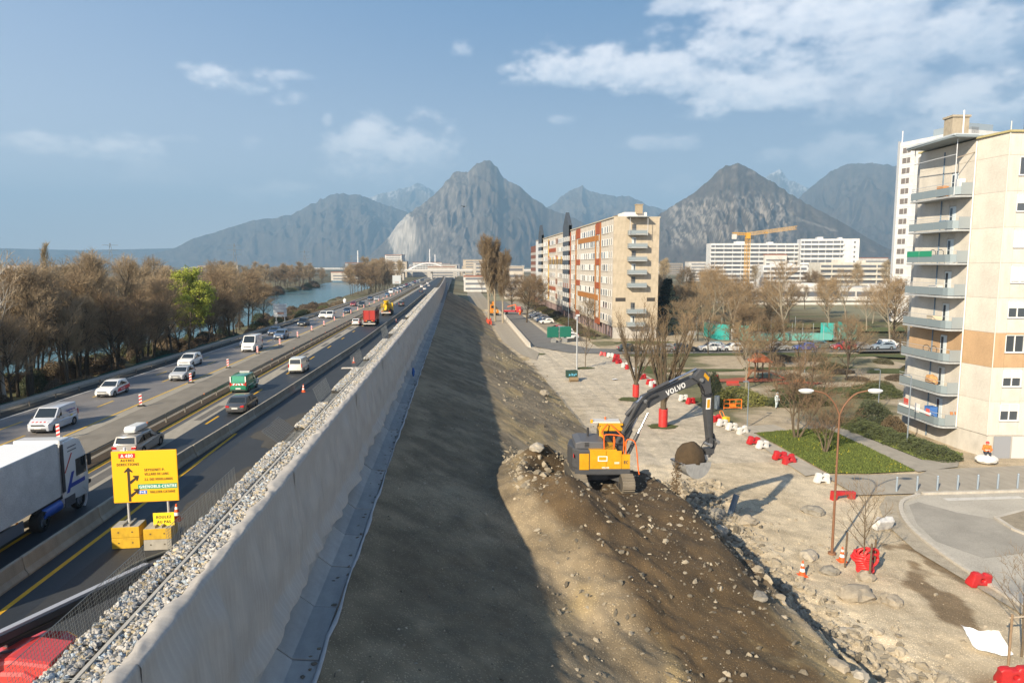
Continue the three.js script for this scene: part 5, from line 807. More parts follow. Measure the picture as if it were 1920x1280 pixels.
  single('fallen_fence', [...[0, 1, 2, 3, 4].map((i) => rod([-1.6 + i * .8, .1, -.4], [-1.6 + i * .8, .12, .4], .03)), rod([-1.7, .12, -.4], [1.7, .12, -.4], .04), rod([-1.7, .14, .4], [1.7, .14, .4], .04), bx(1.6, .08, .5, .2, .1, 0)], M([.66, .62, .56], { r: .6 }), 'white fence panel lying flat on the works lane', 'fence', [-13.0, 0, -86.5], .05);
  // tripod of wooden stakes
  for (const [x, z, l, h] of [[20.2, -32.9, 'stake', 1.9], [21.2, -32.0, 'stake', 1.9], [20.6, -31.4, 'stake', 1.9]]) single('tree_stake', [rod([0, 0, 0], [.03, h, 0], .05, 8)], M([.17, .12, .075], { t: 'bark', m: .5, r: 1 }), 'wooden stake round the young tree with the red hose', 'stake', onSite(x, z), 0, 'stakes round the young tree');
  const fr = thing('stake_frame', 'wooden tree support frame with a cross bar at the haul road', 'tree support', onSite(22.6, -24.3)); P('stake', rod([-.9, 0, .4], [-.55, 1.9, 0], .05, 8), M([.3, .21, .13], { t: 'bark', m: .5, r: 1 }), fr); P('stake', rod([.7, 0, .3], [.4, 1.9, 0], .05, 8), M([.3, .21, .13], { t: 'bark', m: .5, r: 1 }), fr); P('cross_bar', rod([-.7, 1.75, 0], [.6, 1.8, 0], .04, 8), M([.5, .42, .32], { t: 'bark', m: .5, r: 1 }), fr);
}
// white jersey wall between haul road and street
{ const g = metric(prep(ext([[-.3, 0], [.3, 0], [.12, .35], [.09, .95], [-.09, .95], [-.12, .35]], 3.95, .015))), m = M([.60, .56, .49], { t: 'conc', m: 2.5, r: .9 }); for (let i = 0; i < 20; i++) { const z = -132 - i * 4, o = new THREE.Mesh(g, m); o.name = numbered('haul_road_barrier'); o.castShadow = o.receiveShadow = true; o.position.set(13.75 + i * .02, PARK, z); scene.add(o); tag(o, 'pale concrete barrier block between the haul road and the street', 'concrete barrier', 'pale barrier blocks along the street'); } }
// ---------------------------------------------------------------- people
function person(label, pos, turn, cloth, pose) {
  const t = thing('person', label, 'person', pos, turn), J = pose;
  const field = (bones, grow, name, mat, lo, hi, res = 44) => {
    const mc = new MarchingCubes(res, mat, false, false, 60000); mc.isolation = 0; const n = res, sz = Math.max(hi[0] - lo[0], hi[1] - lo[1], hi[2] - lo[2]) / 2, c = [0, 1, 2].map((k) => (lo[k] + hi[k]) / 2);
    for (let z = 0; z < n; z++) for (let y = 0; y < n; y++) for (let x = 0; x < n; x++) { const p = [((x / (n / 2)) - 1) * sz + c[0], ((y / (n / 2)) - 1) * sz + c[1], ((z / (n / 2)) - 1) * sz + c[2]]; let d = 1e3; for (const [a, b, ra, rb] of bones) { const ab = [b[0] - a[0], b[1] - a[1], b[2] - a[2]], ap = [p[0] - a[0], p[1] - a[1], p[2] - a[2]], L = ab[0] ** 2 + ab[1] ** 2 + ab[2] ** 2 || 1e-9, h = clamp((ap[0] * ab[0] + ap[1] * ab[1] + ap[2] * ab[2]) / L), e = Math.hypot(ap[0] - ab[0] * h, ap[1] - ab[1] * h, ap[2] - ab[2] * h) - lerp(ra, rb, h) - grow; const k = .05, m = Math.max(k - Math.abs(d - e), 0) / k; d = Math.min(d, e) - m * m * k * .25; } mc.field[x + y * n + z * n * n] = -d; }
    mc.update(); const cnt = mc.count ?? mc.geometry.drawRange.count, g = new THREE.BufferGeometry(); g.setAttribute('position', new THREE.BufferAttribute(mc.positionArray.slice(0, cnt * 3), 3)); g.setAttribute('normal', new THREE.BufferAttribute(mc.normalArray.slice(0, cnt * 3), 3)); g.scale(sz, sz, sz); g.translate(...c); P(name, g, mat, t);
  };
  const B = [[J.head, J.neck, .1, .05], [[J.head[0], J.head[1] + .06, J.head[2]], J.head, .105, .095], [J.neck, J.chest, .06, .15], [J.chest, J.hip, .15, .14]];
  for (const s of [0, 1]) { B.push([J.sh[s], J.el[s], .055, .045], [J.el[s], J.wr[s], .045, .03], [J.wr[s], J.ha[s], .035, .04], [J.hp[s], J.kn[s], .085, .06], [J.kn[s], J.an[s], .06, .045], [J.an[s], J.to[s], .05, .04], [J.chest, J.sh[s], .1, .07], [J.hip, J.hp[s], .12, .1]); }
  const lo = J.lo, hi = J.hi; field(B, 0, 'body', M([.45, .27, .18], { r: .6 }), lo, hi, 52);
  const top = [[J.neck, J.chest, .06, .155], [J.chest, J.hip, .155, .15]], legs = []; for (const s of [0, 1]) { top.push([J.chest, J.sh[s], .105, .075], [J.sh[s], J.el[s], .06, .052], [J.el[s], J.wr[s], .052, .04]); legs.push([J.hip, J.hp[s], .125, .105], [J.hp[s], J.kn[s], .09, .068], [J.kn[s], J.an[s], .068, .055]); }
  field(top, .022, 'jacket', M(cloth.top, { r: .9 }), lo, hi); field(legs, .02, 'trousers', M(cloth.legs, { r: .9 }), lo, hi);
  const shoe = []; for (const s of [0, 1]) shoe.push(rod(J.an[s], J.to[s], .062, 8)); for (const g of shoe) P('shoe', g, M([.03, .03, .03], { r: .8 }), t);
  P('headwear', [new THREE.SphereGeometry(.125, 16, 8, 0, TAU, 0, Math.PI * .55).translate(J.head[0], J.head[1] + .06, J.head[2]), ...(cloth.brim ? [new THREE.CylinderGeometry(.15, .15, .015, 16).translate(J.head[0], J.head[1] + .05, J.head[2])] : [])], M(cloth.hat, { r: .5 }), t);
  if (cloth.band) P('reflective_band', new THREE.CylinderGeometry(.19, .19, .05, 16, 1, true).translate((J.chest[0] + J.hip[0]) / 2, (J.chest[1] + J.hip[1]) / 2, (J.chest[2] + J.hip[2]) / 2), M([.7, .7, .66], { r: .4, two: 1 }), t);
  return t;
}
const stand = { head: [0, 1.62, .03], neck: [0, 1.48, 0], chest: [0, 1.3, 0], hip: [0, .95, 0], sh: [[-.2, 1.4, 0], [.2, 1.4, 0]], el: [[-.27, 1.13, .02], [.27, 1.13, -.02]], wr: [[-.27, .9, .12], [.26, .9, .1]], ha: [[-.27, .82, .15], [.26, .82, .13]], hp: [[-.1, .9, 0], [.1, .9, 0]], kn: [[-.12, .5, .06], [.12, .5, -.03]], an: [[-.13, .09, .03], [.13, .09, -.12]], to: [[-.13, .05, .2], [.13, .05, .05]], lo: [-.95, -.02, -.9], hi: [.95, 1.85, .9] };
const sit = { head: [0, 1.3, .08], neck: [0, 1.15, .02], chest: [0, .96, -.02], hip: [0, .6, -.08], sh: [[-.2, 1.07, 0], [.2, 1.07, 0]], el: [[-.28, .82, .12], [.28, .82, .12]], wr: [[-.16, .72, .36], [.16, .72, .36]], ha: [[-.1, .72, .42], [.1, .72, .42]], hp: [[-.11, .58, 0], [.11, .58, 0]], kn: [[-.15, .62, .44], [.15, .6, .44]], an: [[-.16, .12, .5], [.16, .12, .5]], to: [[-.17, .06, .66], [.17, .06, .66]], lo: [-.8, -.02, -.6], hi: [.8, 1.5, .9] };
person('person in an orange vest and red helmet seated on a white bag', [42.25, PARK + .32, -50.3], -.5, { top: [.78, .16, .03], legs: [.03, .035, .05], hat: [.6, .03, .03], brim: 1, band: 1 }, sit);
single('bulk_bag', [(() => { const g = lumpy(9, 3, .05).scale(.85, .5, .7); return g; })()], M([.74, .73, .70], { t: 'fabric', m: .8, r: .9 }), 'white bulk bag under the seated worker beside the block', 'bag', [42.1, PARK + .38, -50.1]);
person('person in pale blue clothes walking on the sandy park path', [35.2, PARK, -72.0], .4, { top: [.48, .55, .58], legs: [.45, .52, .55], hat: [.5, .55, .58] }, stand);
person('worker in orange clothing standing beside the red lorry', [19.6, PARK, -216], 2.6, { top: [.8, .14, .02], legs: [.75, .13, .02], hat: [.7, .7, .68], brim: 1 }, stand);
// ================================================================ buildings
function mesh(name, g, m, parent, pos, ry = 0) { const o = new THREE.Mesh(g, m); o.name = name; o.castShadow = o.receiveShadow = true; if (pos) o.position.set(...pos); if (ry) o.rotation.y = ry; parent.add(o); return o; }
const pane = M([.05, .06, .07], { r: .08, sp: 1, cc: .5 }), whiteF = M([.70, .70, .68], { r: .5 }), shut = M([.74, .73, .70], { r: .6, t: 'grain', m: .6 }), frameGrey = M([.45, .46, .47], { r: .5 });
const unit = metric(prep(bx(1, 1, 1)));           // shared box for alike pieces
const piece = (name, m, parent, w, h, d, x, y, z) => { const o = mesh(name, unit, m, parent, [x, y, z]); o.scale.set(w, h, d); return o; };

// ---------------------------------------------------------------- the near balcony block
{
  const b = thing('apartment_block', 'beige eight storey apartment block with grey balconies', 'building', [43.35, 0, -51.75], -4.53 * Math.PI / 180);
  const cl = [[.64, .595, .52], [.665, .62, .54], [.615, .575, .505]].map((c) => M(c, { t: 'conc', m: 5, b: .002, r: .85 })), tan = M([.50, .33, .185], { t: 'conc', m: 5, r: .85 }), white = M([.68, .68, .67], { t: 'conc', m: 4, r: .9 }), gm = M([.30, .34, .36], { r: .4, k: .3 }), gl = M([.24, .29, .31], { r: .35, k: .2 }), slabM = M([.42, .44, .45], { t: 'conc', m: 2, r: .8 });
  const y0 = -.92, fl = 2.82, plan = [[13, 0], [0, 0], [-.5, -2.9], [-.85, -10.3], [-.2, -12], [13, -12]];
  const inner = ext(plan.map(([x, z], i) => [x * .995 + .06, -(z + (z < -1 ? .05 : -.06))]), 26, 0).rotateX(-Math.PI / 2); inner.translate(0, 10.2, 0);
  P('core_wall', inner, cl[2], b);
  P('base_wall', ext(plan.map(([x, z]) => [x + (x < 1 ? .12 : 0), -(z - (z > -1 ? .14 : 0))]), 2.5, 0).rotateX(-Math.PI / 2).translate(0, y0 - 1.25, 0), white, b);
  // cladding panels, a course to each storey
  const faceRow = (A, B, cols, f, mat) => { const L = Math.hypot(B[0] - A[0], B[1] - A[1]), a = Math.atan2(-(B[1] - A[1]), B[0] - A[0]); for (const [s0, s1, u0 = 0, u1 = 1] of cols) { const sm = (s0 + s1) / 2 / L, o = piece('cladding_panel', mat, b, s1 - s0 - .016, fl * (u1 - u0) - .016, .06, lerp(A[0], B[0], sm), y0 + fl * (f + (u0 + u1) / 2), lerp(A[1], B[1], sm)); o.rotation.y = a; } };
  for (let f = 0; f < 9; f++) {
    const top = f === 8, m = (k) => (f === 2 ? tan : cl[(f * 5 + k * 3) % 3]), h = top ? .62 : 1;
    const F3 = top ? [[0, .9], [.9, 2.45], [2.45, 4.5], [4.5, 6.1], [6.1, 8.3], [8.3, 12.9]] : [[0, .9], [2.45, 4.5], [6.1, 8.3], [8.3, 12.9], [.9, 2.45, 0, .44], [.9, 2.45, .945, 1], [4.5, 6.1, 0, .44], [4.5, 6.1, .945, 1]];
    F3.forEach(([s0, s1, u0 = 0, u1 = 1], k) => faceRow([0, 0], [13, 0], [[s0, s1, u0 * h, u1 * h]], f, m(k)));
    faceRow([-.5, -2.9], [0, 0], [[0, 2.94, 0, h]], f, m(7));
    if (top) faceRow([-.85, -10.3], [-.5, -2.9], [[0, 2, 0, h], [2, 7.4, 0, h]], f, m(1)); else faceRow([-.85, -10.3], [-.5, -2.9], [[0, 1.1], [1.1, 4.4], [5.3, 7.4], [4.4, 5.3, .76, 1]], f, m(2));
  }
  // windows of the gable wall
  const state = [.45, .5, .0, .45, .95, 1, .55, 0];  // how far each shutter is down
  for (let f = 0; f < 8; f++) for (const [x0, x1] of [[.9, 2.45], [4.5, 6.1]]) {
    const w = x1 - x0, yb = y0 + fl * f + fl * .44, hh = fl * .505, win = P('window', [bx(w, .06, .16, (x0 + x1) / 2, yb + .03, -.02), bx(w, .06, .14, (x0 + x1) / 2, yb + hh - .03, -.02), bx(.06, hh, .14, x0 + .03, yb + hh / 2, -.02), bx(.06, hh, .14, x1 - .03, yb + hh / 2, -.02), bx(.07, hh, .1, (x0 + x1) / 2, yb + hh / 2, -.03)], whiteF, b);
    for (const s of [-1, 1]) P('pane', bx(w / 2 - .08, hh - .1, .02, (x0 + x1) / 2 + s * w / 4, yb + hh / 2, -.05), pane, win);
    P('sill', bx(w + .1, .06, .14, (x0 + x1) / 2, yb - .03, .06), frameGrey, win);
    const d = x0 > 3 ? state[(f + 3) % 8] : state[f]; if (d > 0) P('roller_shutter', bx(w - .12, (hh - .1) * d, .03, (x0 + x1) / 2, yb + hh - .06 - (hh - .1) * d / 2, .0), f === 0 ? M([.5, .51, .52], { r: .6 }) : shut, win);
  }
  // balconies on the west flank
  for (let f = 0; f < 8; f++) {
    const yb = y0 + fl * f, o = [[.2, -3.0], [-1.15, -3.0], [-1.5, -3.3], [-1.62, -3.75], [-1.72, -9.3], [.1, -9.5]];
    const bal = P('balcony', ext(o.map(([x, z]) => [x - .45, -z]), .16, .02).rotateX(-Math.PI / 2).translate(0, yb - .08, 0), slabM, b), ys = yb + .5;
    const railP = o.slice(0, 5).map(([x, z]) => [x - .45, z]);
    P('end_panel', [beam([railP[0][0], ys + .05, railP[0][1]], [railP[1][0], ys + .05, railP[1][1]], .04, .98)], gm, bal);
    P('corner_panel', [beam([railP[1][0], ys - .1, railP[1][1]], [railP[2][0], ys - .1, railP[2][1]], .04, .66), beam([railP[2][0], ys - .1, railP[2][1]], [railP[3][0], ys - .1, railP[3][1]], .04, .66)], gl, bal);
    for (let k = 0; k < 3; k++) { const z0 = lerp(railP[3][1], railP[4][1], k / 3), z1 = lerp(railP[3][1], railP[4][1], (k + .97) / 3), xa = lerp(railP[3][0], railP[4][0], k / 3), xb = lerp(railP[3][0], railP[4][0], (k + 1) / 3); P('rail_panel', [beam([xa, ys - .1, z0], [xb, ys - .1, z1], .04, .66)], gl, bal); if (f === 5 && k) P('privacy_screen', [beam([xa - .03, ys + .32, z0], [xb - .03, ys + .32, z1], .02, .5)], M([.02, .24, .13], { r: .6 }), bal); }
    P('hand_rail', [beam([railP[1][0], yb + 1.08, railP[1][1]], [railP[3][0], yb + 1.08, railP[3][1]], .05, .04), beam([railP[3][0], yb + 1.08, railP[3][1]], [railP[4][0], yb + 1.08, railP[4][1]], .05, .04), beam([railP[3][0], yb + .86, railP[3][1]], [railP[4][0], yb + .86, railP[4][1]], .03, .03)], M([.55, .57, .58], { r: .35, k: .5 }), bal);
    const door = P('balcony_door', bx(.06, 2.05, .85, -.62, yb + 1.05, -5.45), M([.62, .68, .70], { r: .4 }), b); P('pane', bx(.02, 1.5, .3, -.66, yb + 1.2, -5.6), pane, door);
    // belongings
    const r = rng(300 + f), cols = [[.5, .05, .05], [.6, .5, .35], [.12, .2, .3], [.66, .64, .6], [.5, .22, .06]];
    if (f === 0) { P('blanket', bx(.03, .95, .7, -2.14, yb + 1.05, -8.0), M([.5, .07, .05], { r: .9 }), bal); P('blanket', bx(.03, .8, .7, -2.15, yb + 1.0, -6.2), M([.7, .68, .66], { r: .9 }), bal); P('storage_bin', bx(.7, 1.2, .8, -1.5, yb + .75, -5.2), M([.05, .15, .42], { r: .5 }), bal); P('washing', bx(.03, .6, .5, -2.15, yb + .95, -4.6), M([.6, .1, .08], { r: .9 }), bal); P('white_trough', [beam([-2.2, yb + .85, -8.9], [-2.12, yb + .85, -4.3], .16, .2)], M([.76, .76, .74], { r: .6 }), bal); P('flower_pot', [new THREE.CylinderGeometry(.14, .1, .25, 10).translate(-1.0, yb + 1.15, -3.1), new THREE.CylinderGeometry(.14, .1, .25, 10).translate(-.6, yb + 1.15, -3.1)], M([.5, .2, .08], { r: .8 }), bal); }
    if (f === 1) P('bicycle_cover', [lumpy(4, 2, .15).scale(.35, .6, .8).translate(-1.5, yb + .9, -5.4)], M([.48, .26, .10], { r: .8 }), bal);
    if (f === 2 || f === 5) for (let k = 0; k < 2; k++) P('bicycle_wheel', [new THREE.TorusGeometry(.32, .03, 6, 18).rotateY(Math.PI / 2 + .3).translate(-1.75, yb + .85, -5.0 - k * 1.1)], M([.03, .03, .03], { r: .6 }), bal);
    if (f === 3 || f === 4 || f === 6 || f === 7) P('box', bx(.5 + r() * .4, .5 + r() * .5, .6 + r() * .6, -1.5, yb + .55, -4.6 - r() * 2), M(cols[(f * 2) % 5], { r: .9 }), bal);
    if (f === 7) P('white_cabinet', bx(.5, 1.3, .7, -1.0, yb + .8, -4.2), M([.7, .7, .7], { r: .6 }), bal);
  }
  P('drain_pipe', rod([-.75, -2.6, -6.9], [-.75, 22.9, -6.9], .06, 8), M([.13, .19, .26], { r: .5 }), b); P('corner_pipe', rod([-.62, y0, -2.95], [-.62, 23.2, -2.95], .06, 8), M([.62, .62, .6], { r: .4 }), b); P('corner_pipe', rod([-.02, y0, .06], [-.02, 24.2, .06], .04, 8), M([.6, .57, .5], { r: .5 }), b);
  // the canopy over the top balcony
  const can = P('canopy', ext([[.6, 2.9], [-2.6, 2.6], [-2.7, 3.4], [-2.6, 9.6], [.5, 9.8]], .22, .03).rotateX(-Math.PI / 2).translate(0, 23.6, 0), M([.22, .26, .28], { r: .5 }), b); P('canopy_edge', [beam([-2.65, 23.72, -2.7], [-2.65, 23.72, -9.6], .1, .14), beam([-2.65, 23.72, -2.72], [.5, 23.72, -2.9], .1, .14)], M([.45, .5, .53], { r: .4 }), can); for (const z of [-3.3, -9.3]) P('canopy_post', rod([-2.0, y0 + fl * 7, z], [-2.0, 23.5, z], .04, 8), M([.5, .52, .54], { r: .4 }), can); P('canopy_brace', rod([-2.0, 22.2, -3.3], [-2.0, 22.2, -9.3], .04, 8), M([.5, .52, .54], { r: .4 }), can); P('canopy_brace', rod([-.4, 22.4, -3.2], [-2.0, 21.9, -3.3], .04, 8), M([.3, .25, .2], { r: .4 }), can);
  // roof
  const tr = M([.46, .40, .20], { t: 'conc', m: 2, r: .8 }); P('roof_edge', [bx(13.4, .16, .3, 6.6, y0 + fl * 8.64, .05)], tr, b); P('roof_edge', [beam([0, y0 + fl * 8.64, .05], [-.6, y0 + fl * 8.64, -2.95], .3, .16)], tr, b); P('roof_edge', [beam([-.55, y0 + fl * 8.64, -9.7], [-.95, y0 + fl * 8.64, -10.5], .3, .16)], tr, b);
  P('roof', ext([[0, 0], [13, 0], [13, 1.3], [1.2, .25]], 11.4, 0).translate(0, y0 + fl * 8.62, -6.2), M([.28, .27, .25], { t: 'grain', m: 2, r: .9 }), b); P('chimney', [bx(1.5, 2.6, 1.2, .9, 24.9, -8.2), bx(1.7, .18, 1.4, .9, 26.2, -8.2)], M([.42, .36, .27], { t: 'conc', m: 2, r: .9 }), b); P('antenna', rod([-.9, 23.6, -4.4], [-.92, 26.0, -4.4], .06, 8), M([.75, .75, .74], { r: .4 }), b); P('vent_pipe', rod([3.3, 24, -3], [3.3, 26.5, -3], .1, 8), M([.12, .14, .15], { r: .5 }), b);
  for (const [x0, x1, m] of [[.5, 1.9, M([.25, .26, .28], { r: .6 })], [2.0, 4.6, M([.5, .5, .49], { r: .6 })], [4.9, 6.4, M([.22, .22, .22], { r: .6 })]]) P('garage_door', bx(x1 - x0, 2.0, .08, (x0 + x1) / 2, -1.98, .16), m, b);
}
// ---------------------------------------------------------------- the white tower behind it
{
  const b = thing('tower_block', 'tall white tower block with rows of dark square windows', 'building', [128.8, -3, -167], .235), wm = M([.74, .74, .73], { t: 'grain', m: 6, r: .7 });
  P('core_wall', [bx(30, 50, 20.6, 15, 25, -10.3)], wm, b); P('corner_trim', [bx(.5, 50.4, .5, -.1, 25.2, -20.7)], M([.35, .37, .4], { r: .5 }), b);
  const wg = metric(prep(bx(.08, 1.5, 2.5))), wg2 = metric(prep(bx(.08, 1.1, 1.2))), dk = M([.17, .15, .14], { r: .5 }), lg = M([.45, .46, .47], { r: .4 });
  for (let f = 0; f < 17; f++) {
    const y = 3.2 + f * 2.78; for (let k = 0; k < 3; k++) { const w = mesh('window', k ? wg2 : wg, k ? (f % 5 === 1 && k === 2 ? dk : lg) : dk, b, [-.02, y, -18.2 + k * 6.2 + (k ? .6 : 0)]); if (!k) { piece('mullion', whiteF, w, .06, 1.5, .1, -.04, 0, .2); piece('window_frame', whiteF, w, .06, .08, 2.6, -.04, .76, 0); } else piece('sun_blind', whiteF, w, .1, .28, 1.3, -.02, .5, 0); }
    piece('shadow_line_strip', M([.66, .66, .66], { r: .7 }), b, .1, .16, 20.5, -.03, y + 1.3, -10.3);  // slightly darker strips paint the shadow lines between the storeys
  }
  P('roof_house', [bx(9, 3, 10, 10, 51.4, -10)], M([.25, .30, .34], { r: .6 }), b); for (let k = 0; k < 6; k++) for (let f = 14; f < 17; f++) mesh('window', metric(prep(bx(2, 1.5, .1))), dk, b, [3 + k * 4.6, 3.2 + f * 2.78, .03]); P('antenna', rod([.3, 50, -20.2], [.3, 53.2, -20.2], .15, 8), whiteF, b); P('roof_vent', bx(2.4, 2.2, 2, 2, 49.6, -1), M([.2, .22, .24], { r: .6 }), b);
}
// ---------------------------------------------------------------- the long housing block with orange panels
{
  const b = thing('housing_block', 'long beige housing block with orange and dark panels', 'building', [33.2, -3.1, -145]);
  const wm = M([.60, .545, .465], { t: 'conc', m: 6, r: .85 }), end = M([.53, .45, .335], { t: 'conc', m: 5, r: .85 }), org = M([.36, .085, .025], { t: 'grain', m: 2, r: .7 }), och = M([.42, .17, .03], { t: 'grain', m: 2, r: .7 }), slate = M([.065, .08, .10], { t: 'grain', m: 2, r: .6 }), brn = M([.20, .075, .045], { t: 'grain', m: 2, r: .8 }), lil = M([.44, .36, .38], { t: 'conc', m: 3, r: .9 }), yw = M([.55, .33, .02], { r: .6 }), pale = M([.66, .665, .66], { t: 'conc', m: 6, r: .8 });
  const zz = (d) => -(d - 145), fl = 2.78, gy = 2.9, H = gy + fl * 8 + 1.0;     // ground floor then eight storeys
  P('core_wall', [bx(9.8, H - gy, zz(145) - zz(289), 4.95, gy + (H - gy) / 2, zz(217))], wm, b); P('ground_floor', [bx(9.0, gy, 143.4, 5.2, gy / 2, zz(217))], lil, b); P('end_wall', [bx(9.9, H - gy + .1, .3, 4.95, gy + (H - gy) / 2, .14)], end, b); P('end_base', [bx(9.6, gy, .3, 4.95, gy / 2, .0)], M([.5, .47, .43], { t: 'conc', m: 3, r: .9 }), b);
  P('brown_wing', [bx(10, H - 1.5, 31, 6, (H - 1.5) / 2, zz(304.5))], brn, b); for (let f = 0; f < 7; f++) P('wing_band', bx(.12, 1.2, 30, .98, gy + 1.6 + f * fl, zz(304.5)), M([.42, .38, .34], { t: 'conc', m: 3, r: .8 }), b);
  P('pale_bay', [bx(.3, H - gy - .4, 12, -.06, gy + (H - gy) / 2, zz(283))], pale, b);
  const win = metric(prep(bx(.1, 1.5, 2.0))), slim = metric(prep(bx(.1, 1.5, .62))), glz = M([.34, .37, .39], { r: .15, cc: .5 }), gd = M([.10, .11, .12], { r: .12, cc: .5 });
  const paneG = metric(prep(bx(.03, 1.32, .86))), r = rng(17), W = (d, f, g = win) => { const q = r(), o = mesh('window', g, whiteF, b, [-.03, gy + f * fl + 1.55, zz(d)]); if (g === win) for (const s of [-1, 1]) mesh('pane', paneG, q < .22 ? gd : q < .55 ? glz : (s > 0 && q < .7) ? gd : shut, o, [-.05, 0, s * .47]); else mesh('pane', metric(prep(bx(.03, 1.3, .46))), gd, o, [-.05, 0, 0]); };
  const bays = [[149.6, 157.2, 3], [164.1, 184.4, 8], [191, 199.6, 3], [213, 226.6, 5], [232, 246.6, 6], [252, 265.6, 5], [278, 288.6, 4]];
  for (const [a, c, n] of bays) for (let f = 0; f < 8; f++) { for (let k = 0; k < n; k++) W(lerp(a, c, (k + .5) / n), f); piece('lintel_line', M([.50, .45, .38], { r: .8 }), b, .05, .1, c - a, -.02, gy + f * fl + .68, zz((a + c) / 2)); }
  for (let f = 0; f < 8; f++) for (const d of [146.3, 148.2]) W(d, f, slim);
  for (const [d, n] of [[159.2, 1], [161.6, 1], [186.6, 1], [189, 1]]) for (let f = 0; f < 8; f++) W(d, f, slim);
  for (const [d, f] of [[160.6, 7.75], [187.6, 7.75], [160.6, 5.0], [187.6, 5.0], [160.6, 3.0], [187.6, 3.0], [160.6, .0], [187.6, .0]]) P('orange_panel', bx(.16, f > 7 ? 2.6 : 1.5, 5.6, -.06, gy + (f > 7 ? f * fl + .2 : f * fl + .1), zz(d)), org, b);
  for (const f of [7, 1.95]) P('ochre_panel', bx(.14, 1.25, 27, -.05, gy + f * fl + .1, zz(174)), och, b);
  for (const d of [158, 163.4, 200.3, 190.8]) P('orange_fin', bx(.22, H - gy - 1, .32, -.12, gy + (H - gy) / 2, zz(d)), d > 199 ? org : och, b);
  for (const d of [229.3, 249]) { for (const f of [7.6, 5.6, 2.8, 1.0]) P('brown_panel', bx(.15, 1.8, 3.6, -.05, gy + f * fl, zz(d)), f === 5.6 ? org : brn, b); P('service_fin', bx(.2, H - gy - 1.4, .3, -.1, gy + (H - gy) / 2, zz(d)), d < 240 ? M([.5, .45, .4], { r: .7 }) : yw, b); }
  P('orange_panel', bx(.15, 1.4, 18, -.05, gy + 6.6 * fl, zz(239)), org, b); P('orange_panel', bx(.15, 1.3, 18, -.05, gy + 1.85 * fl, zz(239)), org, b); P('gallery', bx(.3, 1.5, 38, -.06, gy + 5.1 * fl + .2, zz(231)), M([.16, .11, .06], { r: .7 }), b); for (let k = 0; k < 9; k++) P('gallery_post', bx(.34, 2.4, .25, -.1, gy + 5.3 * fl, zz(213 + k * 4.4)), k % 2 ? yw : wm, b);
  for (const [d0, d1] of [[200.8, 211.8], [266.4, 276.8]]) {
    const dm = (d0 + d1) / 2; P('gable_tower', [ext([[-(d1 - d0) / 2, gy], [(d1 - d0) / 2, gy], [(d1 - d0) / 2, H + 1.6], [0, H + 5.6], [-(d1 - d0) / 2, H + 1.6]], .9, .02).rotateY(Math.PI / 2).translate(-.1, 0, zz(dm))], M([.42, .40, .37], { t: 'grain', m: 2, r: .7 }), b);
    P('gable_top', [ext([[-(d1 - d0) / 2, H - 1.6], [(d1 - d0) / 2, H - 1.6], [(d1 - d0) / 2, H + 1.7], [0, H + 5.7], [-(d1 - d0) / 2, H + 1.7]], 1.02, .02).rotateY(Math.PI / 2).translate(-.1, 0, zz(dm))], slate, b);
    for (let f = 0; f < 8; f++) { if (f !== 3) P('slate_panel', bx(1.02, 1.35, d1 - d0, -.1, gy + f * fl - .02 + .1, zz(dm)), slate, b); for (let k = 0; k < 3; k++) { const o = mesh('window', metric(prep(bx(.1, 1.3, 1.5))), f === 2 ? org : whiteF, b, [-.58, gy + f * fl + 1.55, zz(lerp(d0, d1, (k + .5) / 3))]); mesh('pane', metric(prep(bx(.03, 1.1, .9))), glz, o, [-.05, 0, 0]); } }
  }
  for (let k = 0; k < 46; k++) P('ground_post', bx(.3, gy, .35, .35, gy / 2, zz(147 + k * 3.05)), k % 5 === 2 ? M([.10, .07, .06], { r: .8 }) : M([.22, .16, .15], { r: .8 }), b);
  // end wall: panel joints, recess, balconies
  for (let f = 0; f <= 8; f++) piece('panel_joint', M([.40, .34, .26], { r: .9 }), b, 9.9, .05, .02, 4.95, gy + f * fl + .2, .30);
  for (const x of [2.9, 7.6]) piece('panel_joint', M([.40, .34, .26], { r: .9 }), b, .05, H - gy, .02, x, gy + (H - gy) / 2, .301);
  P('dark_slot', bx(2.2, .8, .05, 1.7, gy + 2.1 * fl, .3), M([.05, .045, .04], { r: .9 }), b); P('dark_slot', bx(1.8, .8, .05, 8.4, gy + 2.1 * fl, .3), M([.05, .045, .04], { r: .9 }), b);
  for (let f = 0; f < 8; f++) { if (f === 2) continue; const y = gy + f * fl + .2, bal = P('balcony', bx(4.0, .16, 1.5, 5.0, y, 1.0), M([.36, .38, .39], { r: .7 }), b); P('front_panel', bx(4.0, .75, .05, 5.0, y + .5, 1.74), M([.24, .28, .30], { r: .4 }), bal); for (const x of [3.02, 6.98]) P('end_panel', bx(.05, .75, 1.4, x, y + .5, 1.04), M([.22, .26, .28], { r: .4 }), bal); P('hand_rail', bx(4.04, .05, .06, 5, y + 1.05, 1.74), M([.4, .43, .45], { r: .4 }), bal); const d = P('balcony_door', bx(.9, 2.1, .06, 4.4, y + 1.15, .3), f % 2 ? M([.08, .085, .09], { r: .4 }) : M([.55, .58, .58], { r: .4 }), b); P('pane', bx(.3, 1.6, .02, 4.6, y + 1.2, .34), pane, d); }
  const can = P('canopy', [bx(4.6, .2, 2.2, 5, H + .1, 1.2)], M([.2, .22, .23], { r: .6 }), b); for (const x of [3.1, 6.9]) P('canopy_post', rod([x, gy + 7 * fl, 2.0], [x, H, 2.0], .05, 6), M([.5, .52, .54], { r: .4 }), can);
